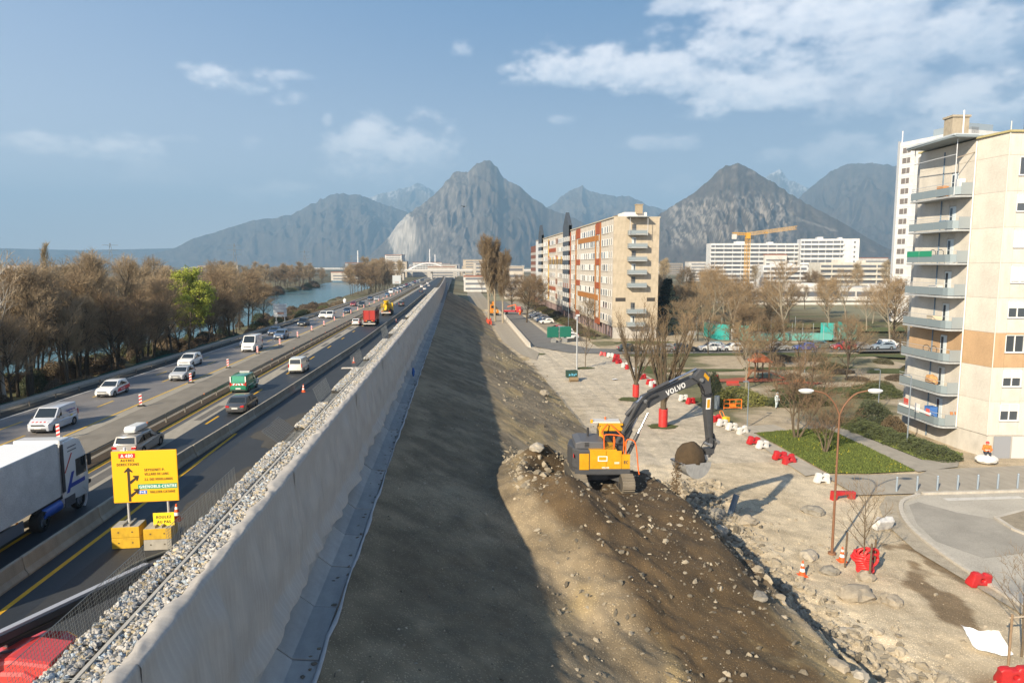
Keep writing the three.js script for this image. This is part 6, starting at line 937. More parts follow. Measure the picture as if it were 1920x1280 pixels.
  P('roof_edge', [bx(10.3, .25, 144.6, 4.95, H + .12, zz(217))], M([.42, .37, .28], { r: .8 }), b); P('roof_house', [bx(5, 1.2, 6, 5.5, H + .8, -6)], M([.66, .64, .6], { r: .8 }), b); P('chimney', [bx(1.4, 1.8, 1.2, 6.2, H + 2, -3), bx(1.6, .2, 1.4, 6.2, H + 3, -3)], M([.42, .34, .23], { t: 'conc', m: 1, r: .9 }), b);
  for (let k = 0; k < 9; k++) for (const s of [0, 1.6]) P('chimney_pot', [bx(.8, 1.2, .8, 5, H + .8, -18 - k * 13 - s), bx(1.0, .3, 1.0, 5, H + 1.6, -18 - k * 13 - s)], M([.26, .19, .12], { t: 'grain', m: 1, r: .9 }), b);
}
// ---------------------------------------------------------------- white slabs, low flats and the tower crane behind the park
function slab(name, label, pos, turn, w, h, d, floors, o = {}) {
  const b = thing(name, label, 'building', pos, turn), wm = M(o.c || [.72, .72, .71], { t: 'grain', m: 8, r: .7 }), dk = M([.12, .13, .15], { r: .4 }), fh = (h - 3) / floors; P('core_wall', bx(w, h, d, w / 2, h / 2, -d / 2), wm, b);
  for (let f = 0; f < floors; f++) { const y = 2.2 + f * fh; P('window_band', bx(w - (o.end || 0) - 1, fh * .48, .1, (w - (o.end || 0)) / 2, y + fh * .55, .04), dk, b); const br = P('balcony_rail', bx(w - (o.end || 0), fh * .42, .14, (w - (o.end || 0)) / 2, y + fh * .1, 1.0), wm, b); P('slab', bx(w - (o.end || 0), .15, 1.0, (w - (o.end || 0)) / 2, y - fh * .1, .5), wm, br); const n = Math.round(w / (o.step || 7)); for (let k = 0; k < n; k++) piece('divider', wm, b, .3, fh, 1, (k + .5) * (w - (o.end || 0)) / n, y + fh * .4, .5); if (o.end) piece('window', dk, b, 1.2, fh * .4, .1, w - o.end * .3, y + fh * .5, .04); }
  P('roof_house', bx(w * .1, 1.6, d * .5, w * .35, h + .8, -d / 2), wm, b); P('roof_house', bx(w * .06, 1.2, d * .4, w * .7, h + .6, -d / 2), wm, b); return b;
}
slab('slab_block', 'long white slab block of flats behind the tower crane', [198, -3, -526], -.08, 69, 33, 12, 9); slab('slab_block', 'white slab block with a plain windowed end beside the long slab', [264, -3, -512], -.28, 42, 36, 14, 9, { end: 11 });
slab('low_flats', 'low cream block of flats with wide dark balconies', [200, -3, -365], -.05, 38, 17.5, 14, 5, { c: [.66, .62, .54], step: 13 }); slab('low_flats', 'white low flats half hidden behind the pale park trees', [165, -3, -360], -.1, 24, 16, 14, 5, { step: 9 }); slab('low_hall', 'long white single storey hall behind the park', [110, -3, -268], -.05, 95, 7, 20, 1, { c: [.68, .66, .62] });
{
  const t = thing('tower_crane', 'yellow tower crane rising behind the park', 'crane', [178.4, -3, -412], .05), ym = M([.62, .33, .04], { r: .5 });
  const lat = (a, b, w, n) => { const l = [], A = V(...a), B = V(...b), d = B.clone().sub(A), vert = Math.abs(d.y) > Math.abs(d.x); const u = vert ? [1, 0, 0] : [0, 1, 0], v = [0, 0, 1], P0 = (t, s, q) => { const p = A.clone().addScaledVector(d, t); return [p.x + u[0] * s * w, p.y + u[1] * s * w, p.z + v[2] * q * w]; }; for (const s of [-.5, .5]) for (const q of [-.5, .5]) l.push(beam(P0(0, s, q), P0(1, s, q), .26, .26)); for (let i = 0; i < n; i++) for (const q of [-.5, .5]) { l.push(beam(P0(i / n, -.5, q), P0((i + 1) / n, .5, q), .16, .16)); l.push(beam(P0(i / n, .5, q), P0(i / n, -.5, q), .14, .14)); } return l; };
  P('mast', lat([0, 0, 0], [0, 33, 0], 2.2, 16), ym, t); P('jib', lat([0, 35, 0], [35, 39.5, -6], 2.0, 18), M([.58, .38, .16], { r: .5 }), t); P('counter_jib', lat([0, 35, 0], [-10, 35.2, 0], 1.3, 5), ym, t); P('counterweight', bx(2.4, 3, 1.8, -8.8, 33.4, 0), M([.6, .58, .54], { r: .8 }), t); P('operator_cab', bx(2, 2.4, 2, 2.2, 33, .8), M([.08, .09, .1], { r: .4 }), t); P('slewing_head', bx(2.6, 3.4, 2.6, 0, 34, 0), ym, t); P('hook_block', [rod([13, 36.2, -2.4], [13, 33, -2.4], .08, 5), bx(2, 1.2, 1, 13, 36, -2.4)], ym, t);
}
// ---------------------------------------------------------------- bridges, far town, pylons
{
  const cm = M([.50, .48, .45], { t: 'conc', m: 8, r: .85 }), b = thing('road_bridge', 'pale road bridge crossing the motorway beyond the noise wall', 'bridge', [-20, 0, -640], -.04); P('deck', bx(150, 1.4, 12, 20, 7.6, 0), cm, b); P('parapet', bx(150, 1.1, .4, 20, 8.8, 6), M([.6, .58, .55], { r: .8 }), b); for (const x of [-30, -4, 26, 58]) P('pier', bx(1.6, 8, 8, x, 3.2, 0), cm, b);
  const a = thing('arch_bridge', 'white arched footbridge behind the road bridge', 'bridge', [-40, 0, -760], 0), pts = []; for (let i = 0; i <= 14; i++) { const t = i / 14; pts.push([-14 + 44 * t, 8 + Math.sin(t * Math.PI) * 7, 0]); } P('arch', tube(pts, .7, 40, 8), M([.74, .74, .72], { r: .6 }), a); P('deck', bx(80, .9, 5, 8, 8.2, 0), M([.68, .67, .65], { r: .7 }), a); for (let i = 1; i < 14; i++) P('hanger', rod([pts[i][0], 8.4, 0], pts[i], .12, 5), whiteF, a);
  const r = thing('river_bridge', 'grey beam bridge on a forked pier across the river', 'bridge', [-140, 0, -930], .06); P('deck', [ext([[-70, 7], [70, 7], [70, 8.6], [-70, 8.6]], 11, .1)], M([.46, .47, .47], { t: 'conc', m: 8, r: .85 }), r); P('parapet', bx(140, 1, .4, 0, 9, 5.4), M([.6, .6, .58], { r: .8 }), r); for (const s of [-1, 1]) P('pier_arm', beam([8, -1, 0], [8 + s * 9, 7.2, 0], 4, 1.6), cm, r); P('pier', bx(3, 9, 5, 8, -4, 0), cm, r);
  const rr = rng(41), kinds = [[[.66, .64, .6], 'white'], [[.52, .44, .34], 'ochre'], [[.6, .55, .48], 'cream'], [[.40, .40, .40], 'grey']], roofC = [[.30, .13, .08], [.2, .2, .2], [.36, .34, .31]];
  const house = (x, z, w, h, d, k, label, grp) => { const [c, n] = kinds[k % 4], t = thing('far_building', label || n + ' building in the distant town below the mountains', 'building', [x, -3, z], (rr() - .5) * .5, grp || 'far buildings of the town'); P('wall', bx(w, h, d, 0, h / 2, 0), M(c, { t: 'grain', m: 9, r: .8 }), t); P('roof', bx(w + .4, .7, d + .4, 0, h + .35, 0), M(roofC[k % 3], { r: .9 }), t); const f = Math.max(1, Math.floor(h / 3)); for (let i = 0; i < f; i++) P('window_row', bx(w * .86, 1.2, .1, 0, 1.9 + i * 3, d / 2 + .04), M([.14, .15, .17], { r: .4 }), t); };
  for (let i = 0; i < 46; i++) { const z = -700 - rr() * 1700, az = -9 + rr() * 11.5; house(Math.tan(az / 57.3) * -z, z, 12 + rr() * 34, 7 + rr() * 14, 14, i); }
  for (let i = 0; i < 40; i++) { const z = -520 - rr() * 1400, az = 13.6 + rr() * 22; house(Math.tan(az / 57.3) * -z, z, 12 + rr() * 30, 8 + rr() * 16, 14, i); }
  for (let i = 0; i < 22; i++) { const z = -700 - rr() * 1500, az = -34 + rr() * 18; house(Math.tan(az / 57.3) * -z, z, 20 + rr() * 40, 8 + rr() * 8, 16, i); }
  for (let i = 0; i < 70; i++) { const az = 3 + rr() * 11 + (i % 3 === 0 ? 20 : 0), z = -(i % 3 === 0 ? 3100 + rr() * 300 : 4300 + rr() * 500), w = 10 + rr() * 16; const x = Math.tan(az / 57.3) * -z; if (i < 44) house(x, z, w, 8 + rr() * 8, 12, i, 'tiny pale house at the foot of the mountains', 'tiny houses at the mountain foot'); }
  house(-88, -980, 24, 30, 16, 0, 'white tower with a dark flank standing above the river trees'); house(-16, -900, 30, 16, 18, 2, 'cream office block behind the arched footbridge'); house(30, -780, 46, 22, 16, 1, 'ochre block of flats beyond the road bridge'); house(18, -560, 9, 18, 9, 2, 'cream block behind the tall plane tree'); house(27, -330, 9, 15, 11, 2, 'ochre house half hidden by the tall plane tree');
  house(11.5, -420, 15, 9, 14, 0, 'white shed with glass front beyond the slope');
  const pylon = (label, x, z, h) => { const t = thing('power_pylon', label, 'pylon', [x, -3, z], .4, 'power pylons on the plain'), m = M([.22, .25, .28], { r: .6 }), l = []; for (const s of [-1, 1]) for (const q of [-1, 1]) l.push(beam([s * h * .09, 0, q * h * .09], [s * .5, h, q * .5], .35, .35)); for (let i = 0; i < 6; i++) { const y = h * i / 6, y2 = h * (i + 1) / 6, w = h * .09 * (1 - i / 6) + .5, w2 = h * .09 * (1 - (i + 1) / 6) + .5; for (const q of [-1, 1]) { l.push(beam([-w, y, q * w], [w2, y2, q * w2], .22, .22), beam([w, y, q * w], [-w2, y2, q * w2], .22, .22)); } } P('lattice', l, m, t); for (const y of [.66, .8, .94]) P('cross_arm', beam([-h * .2, h * y, 0], [h * .2, h * y, 0], .45, .45), m, t); };
  pylon('lattice pylon rising behind the riverside wood', -410, -850, 42); pylon('lattice pylon beyond the tall poplar in the wood', -330, -1050, 48); pylon('far pylon above the river bend', -250, -1150, 40); pylon('pylon past the wood near the river bridge', -190, -1250, 34);
  for (const [x, z, h, l] of [[-178, -1250, 42, 'white chimney stack standing beyond the river bridge'], [-52, -1300, 46, 'white chimney stack beyond the arched footbridge'], [-42, -1300, 36, 'shorter chimney stack beside the tall white one']]) single('chimney_stack', [new THREE.CylinderGeometry(1.1, 1.7, h, 14).translate(0, h / 2 - 3, 0)], M([.66, .65, .64], { r: .7 }), l, 'chimney', [x, 0, z]);
  // gantry signs of the motorway
  const sg = (label, x, z, w, h, y) => { const t = thing('road_sign', label, 'sign', [x, -.2, z], .05); P('back_panel', bx(w, h, .08, 0, y + h / 2, 0), M([.52, .56, .58], { r: .5 }), t); for (let i = 0; i < 4; i++) P('stiffener', bx(w, .08, .1, 0, y + h * (i + .5) / 4, .07), M([.42, .45, .47], { r: .5 }), t); for (const s of [-1, 1]) { P('post', bx(.16, y + h, .16, s * w * .32, (y + h) / 2, -.12), M([.4, .42, .43], { r: .5, k: .4 }), t); P('foot', bx(.6, .6, .6, s * w * .32, .2, -.12), cm, t); } P('sticker', bx(w * .5, .5, .02, .1, y + .8, .05), M([.36, .22, .17], { r: .7 }), t); };
  sg('grey back of a road sign beside the gravel path', -40.2, -158, 2.9, 2.9, 1.6); sg('grey back of a far road sign among the riverside trees', -37, -420, 5, 5, 2);
  single('white_wrap', [lumpy(6, 2, .2).scale(.5, 1.1, .4).translate(0, .9, 0)], M([.75, .75, .74], { r: .6 }), 'white wrapped box standing on the river verge', 'box', [-38.4, 0, -236]);
}
// ================================================================ trees: trunk and limbs, and a crown of many fine twigs (March: few leaves yet)
function growTree(seed, o) {
  const r = rng(seed), wood = [], twig = [], leaf = [];
  const seg = (out, a, b, ra, rb, n) => {           // tapered prism from a to b
    const d = b.clone().sub(a).normalize(), u = (Math.abs(d.y) < .9 ? V(0, 1, 0) : V(1, 0, 0)).cross(d).normalize(), v = d.clone().cross(u);
    for (let i = 0; i < n; i++) { const c0 = Math.cos(i / n * TAU), s0 = Math.sin(i / n * TAU), c1 = Math.cos((i + 1) / n * TAU), s1 = Math.sin((i + 1) / n * TAU);
      const A = [a.x + (u.x * c0 + v.x * s0) * ra, a.y + (u.y * c0 + v.y * s0) * ra, a.z + (u.z * c0 + v.z * s0) * ra], B = [a.x + (u.x * c1 + v.x * s1) * ra, a.y + (u.y * c1 + v.y * s1) * ra, a.z + (u.z * c1 + v.z * s1) * ra];
      if (rb < .003) out.push(...A, ...B, b.x, b.y, b.z); else { const C = [b.x + (u.x * c1 + v.x * s1) * rb, b.y + (u.y * c1 + v.y * s1) * rb, b.z + (u.z * c1 + v.z * s1) * rb], D = [b.x + (u.x * c0 + v.x * s0) * rb, b.y + (u.y * c0 + v.y * s0) * rb, b.z + (u.z * c0 + v.z * s0) * rb]; out.push(...A, ...B, ...C, ...A, ...C, ...D); } }
  };
  const grow = (p, d, len, rad, lev) => {
    const last = lev >= o.levels, n = lev === 0 ? 6 : last ? 1 : lev >= 3 ? 2 : 4; let q = p.clone(), dir = d.clone(), ra = rad; const pts = [];
    for (let i = 0; i < n; i++) {
      const w = lev === 0 ? o.sway : .22; dir.add(V((r() - .5) * w, (r() - .5) * w * .6 + (lev ? o.up * .12 : 0), (r() - .5) * w)).normalize(); const e = q.clone().addScaledVector(dir, len / n), rb = last ? 0 : rad * (1 - (i + 1) / n * (lev === 0 ? .72 : .75));
      seg(lev <= 2 ? wood : twig, q, e, ra, rb, lev === 0 ? 8 : lev === 1 ? 5 : lev === 2 ? 4 : 3); q = e; ra = rb; pts.push([q.clone(), dir.clone(), Math.max(rb, rad * .25)]);
    }
    if (last) { if (o.leaf && r() < o.leaf) for (let k = 0; k < (o.leafN || 2); k++) { const c = p.clone().lerp(q, r()), s = o.leafS * (.6 + r() * .8), a = V(r() - .5, r() - .5, r() - .5).normalize().multiplyScalar(s), b = V(r() - .5, r() - .5, r() - .5).normalize().multiplyScalar(s * .7); leaf.push(c.x, c.y, c.z, c.x + a.x, c.y + a.y, c.z + a.z, c.x + b.x, c.y + b.y, c.z + b.z); } return; }
    const kids = o.kids[lev];
    for (let k = 0; k < kids; k++) {
      const t = lev === 0 ? lerp(o.clear, 1, Math.pow((k + r() * .8) / kids, o.bias || 1)) : .25 + .75 * (k + r()) / kids, f = t * pts.length, i = Math.min(pts.length - 1, Math.floor(f)), prev = i ? pts[i - 1][0] : p, at = prev.clone().lerp(pts[i][0], f - i), bd = pts[i][1];
      const a = (k * 2.4 + r() * 1.2), side = (Math.abs(bd.y) < .9 ? V(0, 1, 0) : V(1, 0, 0)).cross(bd).normalize().applyAxisAngle(bd, a), spread = o.spread[Math.min(lev, o.spread.length - 1)] * (.75 + r() * .5);
      const nd = bd.clone().multiplyScalar(Math.cos(spread)).addScaledVector(side, Math.sin(spread)); nd.y += o.up * .25; nd.normalize();
      const shape = lev === 0 ? (o.shape ? o.shape(t) : 1) : 1 - t * .35; grow(at, nd, o.len[lev] * shape * (.7 + r() * .6), lev >= 2 ? o.rad[lev] * (.75 + r() * .5) : Math.min(pts[i][2] * .75, o.rad[lev] * (.7 + r() * .5)), lev + 1);
    }
  };
  if (o.stems) for (let i = 0; i < o.stems; i++) { const a = i / o.stems * TAU + r(), l = o.stemLean * (.5 + r() * .8); grow(V(Math.cos(a) * .15, o.stemY || 0, Math.sin(a) * .15), V(Math.cos(a) * l, 1, Math.sin(a) * l).normalize(), o.h * (.8 + r() * .3), o.r0 * (.8 + r() * .4), 0); } else grow(V(0, -.1, 0), V((r() - .5) * .06, 1, (r() - .5) * .06).normalize(), o.h, o.r0, 0);
  if (o.stemY) seg(wood, V(0, -.1, 0), V(0, o.stemY + .2, 0), o.r0 * 2.1, o.r0 * 2.2, 9);
  const G = (a) => { const g = new THREE.BufferGeometry(); g.setAttribute('position', new THREE.Float32BufferAttribute(a, 3)); g.setAttribute('uv', new THREE.Float32BufferAttribute(new Float32Array(a.length / 3 * 2), 2)); g.computeVertexNormals(); return g; };
  const w = G(wood); metric(w); return { wood: w, twig: G(twig), leaf: leaf.length ? G(leaf) : null };
}
const barkM = M([.085, .066, .045], { t: 'bark', m: .7, r: 1 }), paleBark = M([.36, .32, .25], { t: 'bark', m: .9, r: .95 }), tw = (c) => M(c, { r: 1 }), lf = (c) => M(c, { r: .8, two: 1, tr: .25 });
const oval = (t) => Math.sin(Math.PI * clamp(.12 + t * .86)) * .75 + .35;
const KIND = {
  wood0: [growTree(101, { h: 14.5, r0: .2, levels: 4, kids: [19, 8, 6, 5], len: [4.6, 2.2, 1.3, 1.0], rad: [.085, .045, .024, .0165], spread: [.85, .7, .7, .7], up: .45, clear: .28, sway: .16, shape: oval, leaf: .12, leafS: .12 }), barkM, tw([.28, .205, .125]), lf([.22, .16, .07])],
  wood1: [growTree(102, { h: 16.5, r0: .24, levels: 4, kids: [19, 8, 6, 5], len: [3.9, 2.0, 1.2, 1.0], rad: [.09, .045, .024, .0165], spread: [.62, .6, .65, .7], up: .7, clear: .32, sway: .14, shape: oval }), barkM, tw([.30, .23, .145]), null],
  wood2: [growTree(103, { h: 12.5, r0: .16, levels: 4, kids: [17, 8, 7, 6], len: [4.4, 2.2, 1.3, 1.0], rad: [.08, .042, .023, .0165], spread: [.95, .7, .7, .7], up: .3, clear: .2, sway: .22, shape: oval, leaf: .2, leafS: .13 }), barkM, tw([.18, .125, .075]), lf([.14, .13, .045])],
  wood3: [growTree(104, { h: 15.5, r0: .19, levels: 4, kids: [18, 8, 6, 5], len: [3.7, 2.0, 1.2, 1.0], rad: [.08, .042, .023, .0165], spread: [.7, .65, .7, .7], up: .5, clear: .4, sway: .2, shape: oval, leaf: .25, leafS: .12 }), M([.20, .17, .13], { t: 'bark', m: .8, r: 1 }), tw([.33, .255, .155]), lf([.26, .20, .08])],
  poplar: [growTree(105, { h: 18, r0: .22, levels: 3, kids: [46, 9, 6], len: [2.9, 1.3, .9], rad: [.05, .028, .018], spread: [.42, .45, .5], up: .9, clear: .15, sway: .06, shape: (t) => 1.1 - t * .55, leaf: .3, leafS: .1 }), barkM, tw([.27, .195, .085]), lf([.28, .2, .07])],
  birch: [growTree(106, { h: 15.5, r0: .2, levels: 4, kids: [11, 6, 5, 3], len: [4.6, 2.0, 1.1, .8], rad: [.1, .045, .024, .014], spread: [.6, .6, .6, .6], up: .5, clear: .28, sway: .12, shape: (t) => 1.15 - t * .5 }), M([.56, .53, .47], { t: 'bark', m: .9, r: .9 }), tw([.36, .30, .22]), null],
  willow: [growTree(107, { h: 12.5, r0: .2, levels: 4, kids: [14, 7, 6, 5], len: [4.2, 2.0, 1.2, .9], rad: [.08, .042, .024, .014], spread: [.8, .65, .7, .8], up: .4, clear: .22, sway: .2, shape: oval, leaf: .95, leafS: .3, leafN: 4 }), barkM, tw([.2, .19, .06]), lf([.34, .38, .035])],
  plane: [growTree(108, { h: 17, r0: .36, levels: 4, kids: [22, 9, 8, 6], len: [5.8, 2.6, 1.4, 1.0], rad: [.14, .055, .03, .024], spread: [.42, .45, .6, .7], up: .95, clear: .3, sway: .12, shape: (t) => 1.15 - t * .25 }), M([.40, .34, .25], { t: 'bark', m: 1, r: .95 }), tw([.19, .135, .075]), null],
  park0: [growTree(109, { h: 8.5, r0: .17, levels: 4, kids: [13, 7, 5, 5], len: [3.9, 1.8, 1.05, .75], rad: [.085, .042, .022, .014], spread: [.85, .65, .65, .7], up: .45, clear: .26, sway: .2, shape: oval }), barkM, tw([.22, .16, .095]), null],
  park1: [growTree(110, { h: 11.5, r0: .2, levels: 4, kids: [14, 7, 5, 5], len: [4.2, 2.0, 1.1, .8], rad: [.1, .045, .024, .015], spread: [.75, .6, .65, .7], up: .5, clear: .3, sway: .2, shape: oval }), M([.32, .28, .21], { t: 'bark', m: .9, r: .95 }), tw([.27, .19, .105]), null],
  park2: [growTree(111, { stems: 4, stemLean: .42, h: 5.6, r0: .1, levels: 4, kids: [6, 5, 5, 4], len: [2.4, 1.4, .9, .6], rad: [.06, .032, .018, .012], spread: [.7, .65, .65, .7], up: .4, clear: .3, sway: .25 }), M([.15, .115, .075], { t: 'bark', m: .6, r: 1 }), tw([.15, .10, .058]), null],
  pollard: [growTree(112, { stems: 11, stemLean: .4, stemY: 2.3, h: 7.4, r0: .12, levels: 3, kids: [9, 6, 4], len: [1.5, .8, .5], rad: [.04, .02, .012], spread: [.5, .5, .6], up: .85, clear: .2, sway: .14 }), M([.13, .10, .065], { t: 'bark', m: .6, r: 1 }), tw([.16, .11, .06]), null],
  young: [growTree(113, { h: 4.6, r0: .06, levels: 3, kids: [14, 6, 4], len: [1.7, .8, .5], rad: [.03, .016, .01], spread: [.75, .6, .6], up: .4, clear: .3, sway: .14, shape: oval }), M([.17, .13, .085], { t: 'bark', m: .5, r: 1 }), tw([.2, .145, .085]), null],
  dense: [growTree(114, { h: 9.5, r0: .26, levels: 4, kids: [19, 9, 7, 5], len: [5.2, 2.2, 1.1, .8], rad: [.1, .05, .028, .018], spread: [1.0, .7, .7, .7], up: .35, clear: .24, sway: .2, shape: oval }), barkM, tw([.17, .12, .07]), null],
};
const protoT = {};
function tree(kind, label, pos, s, turn, group, sy = s) {
  let t; const nm = { poplar: 'poplar_tree', birch: 'birch_tree', willow: 'willow_tree', plane: 'plane_tree', pollard: 'pollard_tree', young: 'young_tree' }[kind] || 'bare_tree';
  if (!protoT[kind]) { const [g, bm, tm, lm] = KIND[kind]; t = thing(nm, label, 'tree', pos, turn, group); mesh('trunk', g.wood, bm, t); const c = mesh('crown', g.twig, tm, t); if (g.leaf && lm) mesh('leaves', g.leaf, lm, c); protoT[kind] = t; } else { t = copyOf(protoT[kind], pos, turn, label); if (group) t.userData.group = group; else delete t.userData.group; t.name = t.name; }
  t.scale.set(s, sy, s); return t;
}
{ // the riverside wood on the near bank and across the water
  const r = rng(55), kinds = ['wood0', 'wood1', 'wood2', 'wood3', 'wood0', 'wood1'], say = { wood0: 'bare brown tree with wide twigs in the riverside wood', wood1: 'tall upright bare tree in the riverside wood', wood2: 'low dark spreading tree in the riverside wood', wood3: 'pale stemmed bare tree in the riverside wood' };
  const placed = []; let n = 0;
  for (let i = 0; i < 900 && n < 128; i++) { const z = -24 - Math.pow(r(), 1.25) * 300, x = lerp(roadL(z) - 7.2, riverR(z) + 1.5, r()); if (placed.some(([a, b]) => Math.hypot(a - x, b - z) < 2.6)) continue; if (z < -150 && z > -178 && x > -50) continue; if (z < -182) continue; if (z < -118 && r() < .6) continue; placed.push([x, z]); const k = kinds[Math.floor(r() * 6)], s = .62 + r() * .5; tree(k, say[k], [x, plain(x, z), z], s * (z < -180 ? .85 : 1), r() * 6, 'trees of the riverside wood', s * .86); n++; }
  for (let i = 0; i < 90; i++) { const z = -70 - Math.pow(r(), 1.1) * 640, x = riverL(z) - 1 - r() * (z < -300 ? 26 : 40), k = kinds[Math.floor(r() * 6)], s = .85 + r() * .35; tree(k, 'bare tree in the wood on the far river bank', [x, plain(x, z), z], s * 1.05, r() * 6, 'trees across the river', s * .82); }
  for (let i = 0; i < 34; i++) { const z = -345 - r() * 250, x = lerp(roadL(z) - 6, riverR(z) + 2, r()), k = kinds[Math.floor(r() * 6)], s = .85 + r() * .35; tree(k, 'bare tree in the clump between motorway and river bridge', [x, plain(x, z), z], s, r() * 6, 'trees by the far motorway'); }
  tree('birch', 'white barked birch standing out at the edge of the wood', [-49.6, plain(-49.6, -78), -78], 1.05, 1.0); tree('poplar', 'tall slender poplar above the riverside wood', [-96, -3, -168], 1.1, .5, null, 1.08); tree('willow', 'fresh yellow green willow among the bare trees', [-48.5, plain(-48.5, -126), -126], 1.0, 2); tree('willow', 'smaller yellow green willow beside the larger one', [-51, plain(-51, -134), -134], .85, 4); tree('willow', 'round ochre green bush on the far river bank', [-104, -3.4, -330], .62, 1);
}
// shrubs: leaf clumps through a volume
function shrubGeo(seed, n, leafS, f) { const r = rng(seed), a = []; for (let i = 0; i < n; i++) { const p = f(r), s = leafS * (.6 + r() * .8), u = V(r() - .5, r() - .5, r() - .5).normalize().multiplyScalar(s), v = V(r() - .5, r() - .5, r() - .5).normalize().multiplyScalar(s * .7); a.push(p[0], p[1], p[2], p[0] + u.x, p[1] + u.y, p[2] + u.z, p[0] + v.x, p[1] + v.y, p[2] + v.z); } const g = new THREE.BufferGeometry(); g.setAttribute('position', new THREE.Float32BufferAttribute(a, 3)); g.setAttribute('uv', new THREE.Float32BufferAttribute(new Float32Array(a.length / 3 * 2), 2)); g.computeVertexNormals(); return g; }
const dome = (k) => (r) => { const a = r() * TAU, e = Math.acos(r()), d = .72 + .28 * Math.pow(r(), .5) + (fbm(Math.cos(a) * 2 + k, Math.sin(a) * 2 + e * 2, 3, k) - .5) * .5; return [Math.cos(a) * Math.sin(e) * d, Math.cos(e) * d, Math.sin(a) * Math.sin(e) * d]; };
const shrubP = [0, 1, 2].map((k) => shrubGeo(200 + k, 5200, .085, dome(k + 1))), stemG = metric(join([0, 1, 2, 3, 4].map((i) => rod([0, -.1, 0], [Math.cos(i * 1.3) * .5, .7, Math.sin(i * 1.3) * .5], .03, 5, .012))));
function shrub(name, label, pos, sx, sy, sz, c, k, group) { const t = thing(name, label, name.includes('hedge') ? 'hedge' : 'shrub', pos, k * 1.7, group); mesh('foliage', shrubP[k % 3], lf(c), t); mesh('stem', stemG, barkM, t); t.scale.set(sx, sy, sz); return t; }
{
  const r = rng(71), cs = [[[.13, .09, .05], 'brown bramble'], [[.055, .072, .024], 'dark green ivy'], [[.19, .14, .08], 'dry tan'], [[.10, .105, .035], 'olive']];
  for (let i = 0; i < 190; i++) { const z = -22 - Math.pow(r(), 1.2) * 250, x = roadL(z) - 5.4 - Math.pow(r(), 1.1) * 16, k = [0, 0, 2, 2, 3, 1, 0][Math.floor(r() * 7)]; if (x < riverR(z)) continue; shrub('undergrowth_shrub', cs[k][1] + ' shrub in the undergrowth beside the motorway', [x, plain(x, z) - .1, z], 1.2 + r() * 1.6, .9 + r() * 2.1, 1.3 + r() * 1.8, cs[k][0], i, 'undergrowth shrubs on the bank'); }
  for (let i = 0; i < 44; i++) { const z = -30 - r() * 100, x = riverR(z) + .5 + r() * 3.5, k = [0, 2, 3][i % 3]; shrub('thicket_shrub', cs[k][1] + ' thicket at the near water edge under the trees', [x, plain(x, z) - .1, z], 1.8 + r() * 1.6, 1.2 + r() * 1.4, 1.8 + r() * 2, cs[k][0], i, 'thicket at the near water edge'); }
  for (let i = 0; i < 44; i++) { const z = -80 - r() * 520, x = riverL(z) + 1.5 - r() * 6, k = Math.floor(r() * 4); shrub('riverside_shrub', cs[k][1] + ' shrub at the water line across the river', [x, -4.6, z], 2.5 + r() * 3, 2 + r() * 3, 3 + r() * 4, cs[k][0], i, 'shrubs across the river'); }
  for (let i = 0; i < 20; i++) { const z = -190 - r() * 160, x = riverR(z) + 1 + r() * 4; shrub('bank_shrub', 'low dry shrub on the open river bank', [x, plain(x, z) - .1, z], .8 + r(), .4 + r() * .5, 1 + r() * 1.4, cs[i % 4][0], i, 'low shrubs on the open bank'); }
}
{ // low green netting along the verge
  const g = grid(120, 3, (u, v) => { const z = lerp(-8, -135, u), x = roadL(z) - 4.1 - .3 * vn(z / 4, 1, 3); return [x + (vn(z * 1.3, v, 5) - .5) * .12, plain(x, z) + .02 + v * (.55 + .2 * vn(z / 3, 3, 4)), z, z, v]; });
  const m = new THREE.Mesh(g, M([.01, .085, .06], { t: 'fabric', m: .6, r: .9, two: 1 })); m.name = 'verge_netting'; m.castShadow = m.receiveShadow = true; scene.add(m); tag(m, 'low dark green netting fence along the wooded verge', 'fence');
}
// ---------------------------------------------------------------- trees of the site, street and park
tree('pollard', 'thick pollarded tree with the broad red trunk wrap', onSite(20.0, -64.4), 1.12, .4); tree('pollard', 'slimmer pollarded tree behind the excavator boom', onSite(20.8, -77.8), .95, 2.1); tree('young', 'young bare tree beside the camera mast', onSite(19.5, -103), 1.35, 1); tree('young', 'spindly young tree standing in the red hose coil', onSite(20.75, -32.2), .92, 3); tree('young', 'young tree with bare twigs at the wooden support frame', onSite(22.7, -24.4), .85, 5);
tree('park2', 'many stemmed bare tree in the middle of the lawn', onSite(30.9, -59.0), 1.12, .6); tree('park2', 'low many stemmed bare tree at the edge of the lawn', onSite(30.8, -54), .72, 2.5);
tree('plane', 'tallest plane tree with a straight pale trunk at the slope foot', [8.4, -2.8, -188], 1.02, .3, null, 1.04); tree('plane', 'plane tree with a forked trunk next to the tallest one', [10.4, -2.8, -192], .95, 2.2, null, 1.0); tree('plane', 'leaning plane tree third of the slope foot group', [12.2, -2.8, -186], .8, 4, null, .86);
tree('dense', 'wide dark bare tree over the parked street cars', [18.9, PARK, -187], 1.05, 1); tree('dense', 'dark bare tree farther along the housing block street', [24.5, PARK, -215], 1.0, 3); tree('dense', 'bare tree at the far end of the housing block street', [19, PARK, -240], .95, 5);
tree('park0', 'small bare tree before the housing block gable', [27.5, PARK, -141], .85, 2); tree('park1', 'pale limbed bare tree behind the blue cars in the park', [66, PARK, -133], 1.3, 1, null, 1.2); tree('park1', 'pale trunked tree at the turquoise court corner', [55.6, PARK, -146], 1.15, 4);
